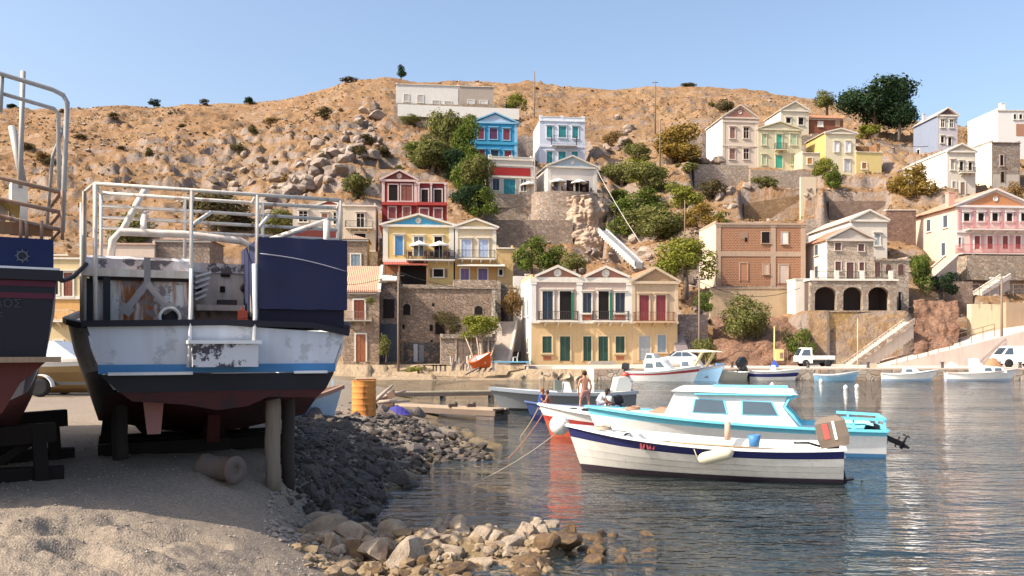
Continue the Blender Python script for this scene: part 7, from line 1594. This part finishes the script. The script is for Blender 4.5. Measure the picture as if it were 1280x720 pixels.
    for v in bm.verts:
        u, w = v.co.x, v.co.y                       # across, up
        ang = u*1.75; rx, ry = 2.9*(1-.10*w), 4.2*(1-.22*w)
        p = Vector((math.sin(ang)*rx, -math.cos(ang)*ry, w*6.2)); n3 = p*.33
        d = .8*mnoise.noise(n3)+.9*abs(mnoise.noise(Vector((n3.x*2.6,n3.y*2.6,n3.z*.8))))+.55*abs(mnoise.noise(p*1.0))+.3*abs(mnoise.noise(p*2.1))+.12*mnoise.noise(p*5)
        v.co = p*(1+.0)+Vector((math.sin(ang), -math.cos(ang), 0))*d*1.3
    me = bpy.data.meshes.new('cliff'); bm.to_mesh(me); bm.free(); me.materials.append(rock_mat((.48,.36,.27), (.33,.24,.18)))
    for p_ in me.polygons: p_.use_smooth = True
    o = bpy.data.objects.new('cliff', me); COL.objects.link(o); o.location = (pa.x, 138.8, pa.z-.6); tag(o, 'pinkish brown rock cliff bulging out under the bastion', 'cliff')
    bank(1140, 1196, 458, 372, 92, 98.5, 'dark brown earth bank with rubble right of the long stair'); bank(890, 1010, 462, 392, 87, 100, 'reddish earth bank with rocks behind the yellow box')
def bank(px0, px1, r0, r1, Y0, Y1, label):
    a = P(px0, r0, Y0); b = P(px1, r0, Y0); c = P(px1, r1, Y1); d = P(px0, r1, Y1); m = MB(); m.smooth = True
    t = NT('earth_bank'); n = t.noise(t.coord(), 1.1, 8, .7); f = t.noise(t.coord(), 4, 6, .7); t.bsdf(t.mix(t.ramp(f, [(.4, (0,0,0)), (.7, (1,1,1))]), t.mix(n, (.26,.115,.06), (.10,.05,.035)), (.36,.25,.18)), .95, t.bump(f, 1.0, .3), spec=.1); m.use(t.m)
    N, M_ = 30, 24; rings = []
    for i in range(M_+1):
        v = i/M_; row = []
        for j in range(N+1):
            u = j/N; p = a.lerp(b, u).lerp(d.lerp(c, u), v); e = math.sin(math.pi*u)*.6+.4; nn = mnoise.fractal(p*.5, 1, 2, 4)*1.0+abs(mnoise.noise(p*.9))*1.0
            row.append(p+Vector((0,-.6*math.sin(math.pi*v)*e-nn*.6, .3*math.sin(math.pi*v)*e+nn*.3-.4)))
        rings.append(row)
    m.loft(rings); o = m.build('earth_bank'); tag(o, label, 'bank')

# ------------------------------------------------------------------ vegetation
def hit(px, row, y0=97, y1=256):
    Y = np.arange(y0, y1, .4); X = (px-640)/F*Y; Z = with_pads(X, Y, natural(X, Y)); ray = CZ+(HY-row)/F*Y
    k = np.nonzero(Z >= ray)[0]
    if len(k) == 0: return None
    i = k[0]; return Vector((X[i], Y[i], Z[i]))
PAL = {'olive': ((.095,.105,.035),(.19,.19,.06),(.29,.27,.10)), 'green': ((.05,.085,.02),(.13,.17,.035),(.25,.27,.065)), 'dark': ((.018,.038,.02),(.036,.064,.032),(.07,.10,.045)), 'ochre': ((.17,.11,.025),(.30,.20,.05),(.42,.30,.09)), 'scrub': ((.07,.06,.03),(.13,.105,.05),(.20,.16,.08)), 'dry': ((.2,.12,.05),(.3,.19,.08),(.4,.28,.13)), 'lime': ((.12,.14,.02),(.24,.25,.04),(.36,.34,.08))}
def crown_mesh(seed, pal, n=1500, leaf=.10, blobs=11, airy=.12, shape=(1,1,1)):
    rnd = random.Random(seed); m = MB(leafmat(*PAL[pal])); B = []
    for i in range(blobs):
        a = rnd.uniform(0, 6.28); r = math.sqrt(rnd.random())*.72; z = rnd.uniform(-.55,.62); B.append((Vector((r*math.cos(a)*(1-.35*max(z,0)), r*math.sin(a)*(1-.35*max(z,0)), z)), rnd.uniform(.24,.46)))
    B.append((Vector((0,0,.15)), .55)); tot = sum(b[1]**2 for b in B); vs = []; fs = []
    for c, r in B:
        for _ in range(int(n*r*r/tot)):
            d = Vector((rnd.gauss(0,1), rnd.gauss(0,1), rnd.gauss(.15,1))).normalized(); p = c+d*r*(rnd.uniform(.62,1.0) if rnd.random() > airy else rnd.uniform(1.0,1.28))
            u = Vector((rnd.gauss(0,1), rnd.gauss(0,1), rnd.gauss(0,.6))); nrm = (d+u*.55).normalized(); a = nrm.orthogonal().normalized(); a = (Matrix.Rotation(rnd.uniform(0,6.28),3,nrm) @ a); b = nrm.cross(a)
            s = leaf*rnd.uniform(.55,1.25); o = len(vs); p = Vector((p.x*shape[0], p.y*shape[1], p.z*shape[2]))
            vs += [tuple(p-a*s-b*s*.35), tuple(p-a*s*.1-b*s*.62+nrm*s*.2), tuple(p+a*s+b*s*.1), tuple(p-a*s*.1+b*s*.62+nrm*s*.15)]; fs.append((o,o+1,o+2,o+3))
    m.add(vs, fs); return m.mesh('crown')
def trunk_mesh(seed, pale=False):
    rnd = random.Random(seed); m = MB(woodmat((.42,.33,.24) if pale else (.16,.11,.07), .9, (4,4,1)))
    m.tube([(0,0,-1.6),(.03,.02,-.9),(-.02,.04,-.35),(0,0,.2)], [.13,.10,.085,.05], 7)
    for i in range(6):
        a = i*1.05+rnd.random(); z = rnd.uniform(-.7,-.1); e = Vector((math.cos(a)*.62, math.sin(a)*.62, z+.65)); m.tube([(0,0,z), Vector((e.x*.45,e.y*.45,z+.22)), e], [.06,.045,.015], 5)
    return m.mesh('trunk')
_cm = {}
def crown_for(pal, v, n, leaf, airy=.12):
    key = (pal, v, n, leaf)
    if key not in _cm: _cm[key] = crown_mesh(hash(pal) % 7+v*13+5 if False else sum(map(ord, pal))+v*13, pal, n, leaf, 9+v*2, airy)
    return _cm[key]
_tm = {}
def plant(name, label, cat, loc, w, h, d=None, pal='green', v=0, n=1500, leaf=.085, stem=.22, group=None, pale=False, rz=0, lean=0):
    """stem: share of the height that is bare trunk"""
    t = thing(name, label, cat, loc, rz, group); d = d or w; ch = h*(1-stem)
    c = bpy.data.objects.new('crown', crown_for(pal, v, int(n*1.7), leaf*.78)); COL.objects.link(c); c.parent = t; c.scale = (w/2*1.05, d/2*1.05, ch/2*1.08); c.location = (lean, 0, h*stem+ch/2)
    k = (v % 3, pale)
    if k not in _tm: _tm[k] = trunk_mesh(v, pale)
    q_ = bpy.data.objects.new('trunk' if name.endswith('tree') else 'stem', _tm[k]); COL.objects.link(q_); q_.parent = t; z = (h*stem+ch*.5); q_.scale = (w/2*.8, d/2*.8, z/1.6*1.06); q_.location = (lean*.5, 0, z*1.0); return t
def row_free(n): return True
def plant_px(name, label, cat, px, r1, wpx, hpx, pal, v=0, Y=None, n=1500, leaf=.085, stem=.15, group=None, dep=.8, **k):
    if Y is None:
        h = hit(px, r1) or P(px, r1, 250)
    else:
        h = P(px, r1, Y)
        if Y > 97 and row_free(name): h.z = max(h.z, tz(h.x, h.y)-.1)
    s = h.y/F; return plant(name, label, cat, (h.x, h.y+wpx*s*dep*.25, h.z-.25), wpx*s, hpx*s, wpx*s*dep, pal, v, n, leaf, stem, group, **k)
def build_veg():
    T = plant_px
    T('evergreen_tree', 'huge dark evergreen tree on the skyline above the cream houses', 'tree', 1104, 178, 104, 86, 'dark', 1, 179, 5200, .062, .16); T('evergreen_tree', 'smaller dark evergreen crown leaning out right of the huge one', 'tree', 1128, 170, 44, 66, 'dark', 0, 177, 2400, .075, .2); T('olive_tree', 'grey green olive tree left of the huge dark tree', 'tree', 1036, 142, 36, 34, 'olive', 2, 186, 1500, .085, .2)
    T('leafy_tree', 'tall leafy olive green tree left of the cobalt house', 'tree', 562, 222, 58, 80, 'olive', 1, 151, 3400, .07, .1); T('leafy_tree', 'broad bushy tree spreading left of the tall leafy one', 'tree', 524, 226, 68, 44, 'green', 2, 149, 2600, .075, .1); T('leafy_tree', 'small bushy tree between the leafy trees and the arched wall', 'tree', 584, 176, 40, 36, 'olive', 0, 158, 1500, .085, .1)
    T('leafy_tree', 'dark leafy tree hanging left of the red banded house', 'tree', 582, 285, 44, 60, 'green', 1, 139, 2400, .08, .1); T('leafy_tree', 'very dark tree in the shade below the cobalt house', 'tree', 570, 246, 52, 46, 'dark', 0, 144, 2000, .08, .1); T('round_tree', 'light green round tree at the end of the hilltop terrace', 'tree', 645, 146, 30, 34, 'lime', 1, 190, 1300, .09, .2)
    for i, (px, r, w, h, lab, p) in enumerate(((501,100,15,20,'upright dark tree alone on the skyline above the long white building','dark'),(191,134,19,12,'small round bush on the skyline, far left of the ridge','dark'),(310,131,18,13,'dark flat bush on the ridge left of the long building','dark'),(254,132,14,10,'pale small bush on the ridge between two darker ones','scrub'),(863,110,24,8,'low dark scrub clump on the ridge right of the poles','scrub'),(13,141,20,9,'tiny bush on the ridge behind the pipe arch','dark'),(434,105,26,10,'low dark scrub on the highest knob of the ridge','scrub'),(700,160,12,10,'small dry bush behind the pale blue house','scrub'))):
        T('skyline_tree' if i == 0 else 'bush', lab, 'tree' if i == 0 else 'bush', px, r, w, h, p, i % 3, 252 if i != 7 else None, 700, .13, .12 if i else .25)
    L = [('ochre_bush','large yellow ochre bush beside the two slope poles','ochre',842,206,78,52,0,2600),('bush','olive bush left of the big yellow one','olive',800,208,40,34,1,1200),
     ('green_bush','sunlit green bush above the white stair, uppermost','olive',812,250,62,44,1,2000),('green_bush','bushy green mass right of the upper stair bush','lime',856,264,54,42,2,1800),('green_bush','deep green creeper bush hanging over the white stair','olive',806,300,70,46,0,2200),('green_bush','small green bush low in the gully','green',775,262,44,30,2,1200),
     ('green_bush','dark bush at the foot of the cliff','green',772,300,36,34,1,1000),('bush','brownish bush high in the gully','scrub',862,205,36,22,1,900),
     ('green_bush','round olive bush on the crag left of the dark red house','olive',443,254,40,34,0,1500),('bush','small sparse bush on the bare crag','scrub',404,218,18,24,2,500),('scrub_bush','wide dark scrub thicket behind the pipe frame','scrub',268,300,96,66,1,2600),('scrub_bush','low dark scrub thicket left in the pipe frame','olive',165,312,70,50,2,1800),('scrub_bush','yellowish scrub thicket right in the pipe frame','olive',345,312,62,54,0,1800),
     ('bush','yellow green bush at the corner of the cream small house','lime',1034,222,32,28,1,1200),('green_bush','dark green bush in front of the brown garden wall','green',1044,250,40,30,2,1300),('ochre_bush','big ochre bush in front of the white house flank','ochre',1142,252,58,50,1,2300),('bush','olive bush behind the pinkish cream house roof','scrub',911,140,34,20,2,1000),('bush','lime green tree top in the yard below the dark tree','lime',1090,176,36,22,0,1000),
     ('green_bush','low yellow green bush over the brick house','olive',960,272,40,20,1,1000),('green_bush','small bush above the left corner of the brick house','green',900,282,24,20,0,800),('bush','brown bare tree in front of the white building','dry',1226,184,42,30,2,900),('ochre_bush','ochre bush right of the square stone house','dry',1268,256,30,30,1,900),
     ('green_bush','yellowish bush left of the pink house flank','olive',1146,300,20,26,2,700)]
    for i, (nm, lab, p, px, r, w, h, v, n) in enumerate(L): T(nm, lab, nm.replace('_', ' ') if nm != 'bush' else 'bush', px, r, w, h, p, v, None, n, .08 if w > 45 else .10, .06)
    T('ochre_tree', 'broad feathery yellow green tree left of the brick house', 'tree', 860, 368, 84, 80, 'lime', 1, 100, 3200, .06, .2); T('green_bush', 'sunlit green bush under the cliff beside the white stair', 'green bush', 664, 345, 52, 56, 'green', 1, 103, 2200, .075, .08); T('green_bush', 'low green growth behind the twin pediments', 'green bush', 722, 342, 50, 32, 'olive', 2, 101, 1500, .08, .08); T('bush', 'brown dry creeper over the wall left of the double house', 'bush', 640, 400, 34, 44, 'dry', 1, 96, 1500, .08, .05)
    T('green_bush', 'big rounded bush on the bank right of the stone block wall', 'green bush', 944, 428, 84, 64, 'olive', 2, 92, 3800, .055, .05); T('green_bush', 'green bush behind the pickup truck cab', 'green bush', 1002, 452, 36, 46, 'green', 1, 88, 1700, .075, .15); T('green_bush', 'dark green bush beside the block wall', 'green bush', 878, 392, 34, 30, 'green', 0, 94, 1000, .09, .1); T('green_bush', 'rounded olive shrub by the parked hatchback', 'green bush', 884, 456, 36, 38, 'olive', 1, 88, 1500, .08, .05)
    T('green_bush', 'dense green bush between the arcade house and the pink house', 'green bush', 1156, 372, 46, 60, 'green', 2, 105, 2200, .075, .08); T('bush', 'dark bush in the shade under the steep stair', 'bush', 1184, 372, 42, 36, 'dark', 1, 105, 1200, .085, .08); T('bush', 'grey shrub sprig at the bank behind the truck', 'bush', 986, 448, 22, 44, 'scrub', 2, 89, 500, .1, .4)
    T('leafy_tree', 'bright green tree filling the gap left of the blue house foot', 'tree', 548, 246, 66, 50, 'olive', 1, 146, 2600, .075, .08); T('leafy_tree', 'dark green tree below the tall leafy one, right of the red house', 'tree', 596, 262, 40, 60, 'green', 2, 140.5, 2000, .08, .08); T('leafy_tree', 'shadowy tree between red house and lower terrace wall', 'tree', 586, 300, 56, 44, 'dark', 1, 131, 1900, .085, .08)
    T('leafy_tree', 'tall green tree overlapping the left edge of the cobalt house', 'tree', 578, 226, 50, 72, 'green', 0, 149, 2400, .075, .1); T('leafy_tree', 'olive coloured tree above the roof of the dark red house', 'tree', 540, 214, 54, 52, 'olive', 2, 144, 2200, .075, .1); T('leafy_tree', 'bright leafy tree directly left of the red banded house', 'tree', 596, 246, 48, 56, 'olive', 0, 138, 2200, .075, .1); T('green_bush', 'dark bush in the corner under the red banded house', 'green bush', 600, 300, 46, 46, 'green', 1, 130, 1700, .08, .05)
    T('green_bush', 'sunlit bush covering the upper gully left of the ochre bush', 'green bush', 806, 232, 64, 40, 'lime', 2, None, 1900, .075, .05); T('green_bush', 'broad green bush filling the gully floor', 'green bush', 800, 276, 76, 46, 'green', 1, None, 2400, .075, .05); T('green_bush', 'yellowish bush spreading at the right rim of the gully', 'green bush', 872, 286, 60, 36, 'ochre', 1, None, 1900, .075, .05)
    T('green_bush', 'wide green bush in the gully right of the cafe porch', 'green bush', 778, 236, 52, 36, 'olive', 1, None, 1800, .08, .05); T('green_bush', 'dense green creeper mass in the middle of the gully', 'green bush', 836, 302, 84, 50, 'olive', 2, None, 2800, .07, .05); T('green_bush', 'scrubby bush low on the gully slope above the yellow green tree', 'green bush', 890, 256, 40, 34, 'scrub', 0, None, 1300, .085, .05); T('ochre_bush', 'dry ochre bush on the slope right of the pale blue house', 'ochre bush', 764, 186, 34, 26, 'dry', 2, None, 900, .09, .05)
    T('bush', 'dark shaded bush under the arched hilltop basement', 'bush', 512, 160, 30, 20, 'olive', 0, 178, 900, .09, .05); T('green_bush', 'green bush in front of the lower terrace wall under the cliff', 'green bush', 690, 345, 44, 40, 'green', 0, 104, 1500, .08, .05)
    # beach tree with pale trunks
    t = T('multi_stem_tree', 'yellow green tree with several pale trunks in front of the stone shed', 'tree', 601, 458, 64, 70, 'lime', 0, 86.2, 2600, .062, .42, pale=True)
    m = MB(woodmat((.52,.42,.32), .9, (4,4,1)))
    for a, b in (((-.5,0,0),(-1.6,.2,3.2)),((-.2,.1,0),(-.5,0,3.4)),((.4,0,0),(1.5,.1,3.0)),((.5,.2,0),(.7,.2,3.3))): m.tube([a, (Vector(a)+Vector(b))/2+Vector((.12,0,0)), b], [.12,.09,.05], 6)
    m.build('trunk', t)
    T('bush', 'dark vine on the wall of the ruined warehouse', 'bush', 560, 418, 40, 34, 'scrub', 1, 91.4, 1300, .08, .03, dep=.15); T('bush', 'leafy climber at the narrow stone house corner', 'bush', 482, 448, 22, 34, 'olive', 2, 87.5, 700, .1, .1); T('bush', 'low yellow weeds on the far beach', 'bush', 522, 464, 40, 10, 'lime', 1, 83, 800, .09, .03); T('bush', 'low weeds right of the blue bench', 'bush', 655, 466, 24, 9, 'olive', 2, 83, 500, .1, .03); T('bush', 'tiny creeper over the narrow stone house door', 'bush', 462, 380, 16, 12, 'olive', 0, 88.2, 400, .13, .03, dep=.3)
    rnd = random.Random(99)
    for px, r, w, h in ((316,172,16,17),(297,196,26,20),(404,150,24,18),(186,198,14,15),(98,175,20,9),(60,210,24,14),(30,190,26,14),(140,150,18,9),(150,188,14,7),(345,210,14,10),(228,160,16,7)):
        T('hill_shrub', 'dark low shrub on the bare slope above the beached boats', 'shrub', px, r, w, h, 'scrub', rnd.randrange(3), None, 700, .12, .03, 'dark shrubs on the bare left slope')
    for _ in range(60):
        px = rnd.uniform(-20,1280); r = rnd.uniform(112,235); h = hit(px, r, 100, 252)
        if h is None or any(-1 < (h.x-f.root.location.x) < f.w+1 and -3 < h.y-f.root.location.y < f.d+2 for f, _ in FRONTS): continue
        s = rnd.choice((.6,.8,1.0,1.3,2.2)); plant('hill_shrub', 'small dry scrub tuft scattered on the hillside', 'shrub', (h.x,h.y,h.z-.2), s*1.5, s*.9, None, rnd.choice(('scrub','dry','scrub','olive')), rnd.randrange(3), 260, .2, .02, 'scrub tufts over the hillside', rz=rnd.random()*6)
    # dry grass
    m = MB(leafmat((.22,.13,.06),(.31,.195,.095),(.39,.27,.14))); A = np.array([((rnd.uniform(-40,1320)-640)/F*(yy := rnd.uniform(102,250)), yy) for _ in range(9000)]); Z = with_pads(A[:,0], A[:,1], natural(A[:,0], A[:,1])); pn = fbm(A[:,0], A[:,1], 12, 3, 5); vs = []; fs = []
    for (x, y), z, k in zip(A, Z, pn):
        if k < -.05: continue
        for _ in range(2):
            a = rnd.uniform(0,6.28); s = rnd.uniform(.12,.30); o = len(vs); c, n = math.cos(a)*s, math.sin(a)*s; vs += [(x-c,y-n,z-.05),(x+c,y+n,z-.05),(x+c*.9+rnd.uniform(-.1,.1),y+n,z+s*1.3),(x-c*.9,y-n+rnd.uniform(-.1,.1),z+s*1.1)]; fs.append((o,o+1,o+2,o+3))
    m.add(vs, fs); tag(m.build('dry_grass'), 'dry golden grass tufts over the hillside', 'grass', kind='stuff')

# ------------------------------------------------------------------ quay, road, ramp
def build_quay():
    m = MB(); QM = NT('quay_paving'); n = QM.noise(QM.coord(), .8, 7, .65); f = QM.noise(QM.coord(), 6, 5); QM.bsdf(QM.mix(f, QM.mix(n, (.56,.46,.38), (.42,.33,.26)), (.60,.52,.44)), .9, QM.bump(f, .4, .03), spec=.15)
    x0 = (742-640)/F*79; m.use(QM.m); m.prism([(x0,78.6),(x0+14,78.2),(110,76.8),(110,98),(x0-1.5,98),(x0-3.5,83)], 'z', -1.5, 1.05); struct('quay', m)
    m = MB(masonry((.46,.38,.31), 1.6)); m.prism([(x0-.02,78.3),(x0+14,77.9),(110,76.5),(110,76.75),(x0+14,78.15),(x0-.02,78.55)], 'z', -1.5, .92); solo('quay_wall', m, 'low stone quay wall along the far water edge', 'wall')
    # house plinth pavement
    m = MB(QM.m); a = P(655, 458, 88); b = P(850, 458, 86.5); m.prism([(a.x,84),(b.x,83),(b.x,90.5),(a.x,90.5)], 'z', .2, 1.12); struct('pavement', m)
    # ramp road climbing to the right with its retaining wall
    pa, pb = P(1112, 459, 88), P(1300, 408, 91); m = MB(plaster((.66,.54,.46), .5))
    m.add([(pa.x,pa.y,pa.z),(pb.x,pb.y,pb.z),(pb.x+6,pb.y,pb.z+.8),(pb.x+6,97.5,pb.z+.8),(pa.x,97.5,pa.z),(pb.x,97.5,pb.z)], [(0,1,5,4),(1,2,3,5)]); o = struct('ramp_road', m)
    m = MB(plaster((.68,.55,.48), .45)); top = .0
    m.prism([(pa.x,.6),(pb.x+6,.6),(pb.x+6,pb.z+1.2),(pb.x,pb.z+.3),(pa.x,pa.z+.3)], 'y', pa.y-.4, pa.y-.02); solo('ramp_wall', m, 'pale rendered wall carrying the sloping ramp at the right', 'wall')

def build_quay_clutter():
    m = MB(plain((.08,.07,.07),.6)); m.lathe([(.16,0),(.13,.08),(.11,.38),(.17,.44),(.17,.52),(.02,.54)], (0,0,0), 12)
    b0 = solo('bollard', m, 'short dark mooring bollard on the quay edge', 'bollard', 'mooring bollards along the quay edge', Vector(((915-640)/F*79.2, 79.2, 1.05)))
    for px in (1010, 1085, 1178, 1275): c = b0.copy(); c.location.x = (px-640)/F*78.4; c.location.y = 78.4; COL.objects.link(c)
    rn = random.Random(12); m = MB(plain((.36,.20,.11),.95)); m.smooth = True; m.loft([[(x*.16-.8, y*.16-.5, .9*math.sin(math.pi*x/10)*math.sin(math.pi*y/6)*(.75+.5*rn.random())) for y in range(7)] for x in range(11)]); solo('net_heap', m, 'brown heap of nets on the quay left of the van', 'net', None, Vector(((1241-640)/F*81, 81, 1.05)))
    m = MB(plain((.55,.5,.44),.9)); m.smooth = True; m.loft([[(x*.16-.8, y*.14-.4, .5*math.sin(math.pi*x/10)*math.sin(math.pi*y/6)*(.75+.5*rn.random())) for y in range(7)] for x in range(11)]); solo('net_heap', m, 'pale low heap of nets on the quay behind the two white motorboats', 'net', None, Vector(((1190-640)/F*80.5, 80.5, 1.05)))
    for i, (px, c) in enumerate(((900,(.12,.28,.5)),(1090,(.5,.42,.3)),(1222,(.62,.6,.58)))):
        m = MB(plain(c,.7)); m.box((-.35,-.22,0),(.35,.22,.05)).box((-.35,-.22,.05),(-.31,.22,.38)).box((.31,-.22,.05),(.35,.22,.38)).box((-.31,-.22,.05),(.31,-.18,.38)).box((-.31,.18,.05),(.31,.22,.38)); solo('fish_crate', m, ('blue fish crate on the quay near the sunshade boat','tan fish crate on the quay right of the rowing boat','whitish fish crate on the quay left of the brown nets')[i], 'crate', None, Vector(((px-640)/F*79.6, 79.6, 1.05)))
build_hill(); gz, HEIGHT = build_ground(); build_water(); build_quay(); build_world()
for h, fr in FRONTS:                                  # rubble terraces under the hillside houses
    if h.z0 < 6 or getattr(h, 'noret', False): continue
    a = h.root.rotation_euler.z; c, s = math.cos(a), math.sin(a); x0, y0 = h.root.location.x, h.root.location.y
    y = -fr-.25; low = min(nz(x0+t*c-y*s, y0+t*s+y*c) for t in np.linspace(0, h.w, 5))-h.z0
    if low > -.5: continue
    m = MB(masonry((.46,.37,.29), 2.4)); m.box((-.3,y-.25,max(low, -5)-1.0), (h.w+.3,y+.25,-.02)); m.box((-.32,y+.25,max(low,-5)-1), (-.02,-.02,-.03)).box((h.w+.02,y+.25,max(low,-5)-1), (h.w+.32,-.02,-.03))
    o = m.build('retaining_wall'); o.location = h.root.location; o.rotation_euler = h.root.rotation_euler
    tag(o, 'rubble terrace wall under the '+' '.join(h.root['label'].split()[:11]), 'wall')
build_quay_clutter(); build_props(); build_blocks2(); build_shore(); build_vehicles(); build_poles(); build_people(); build_rocks(); build_veg()
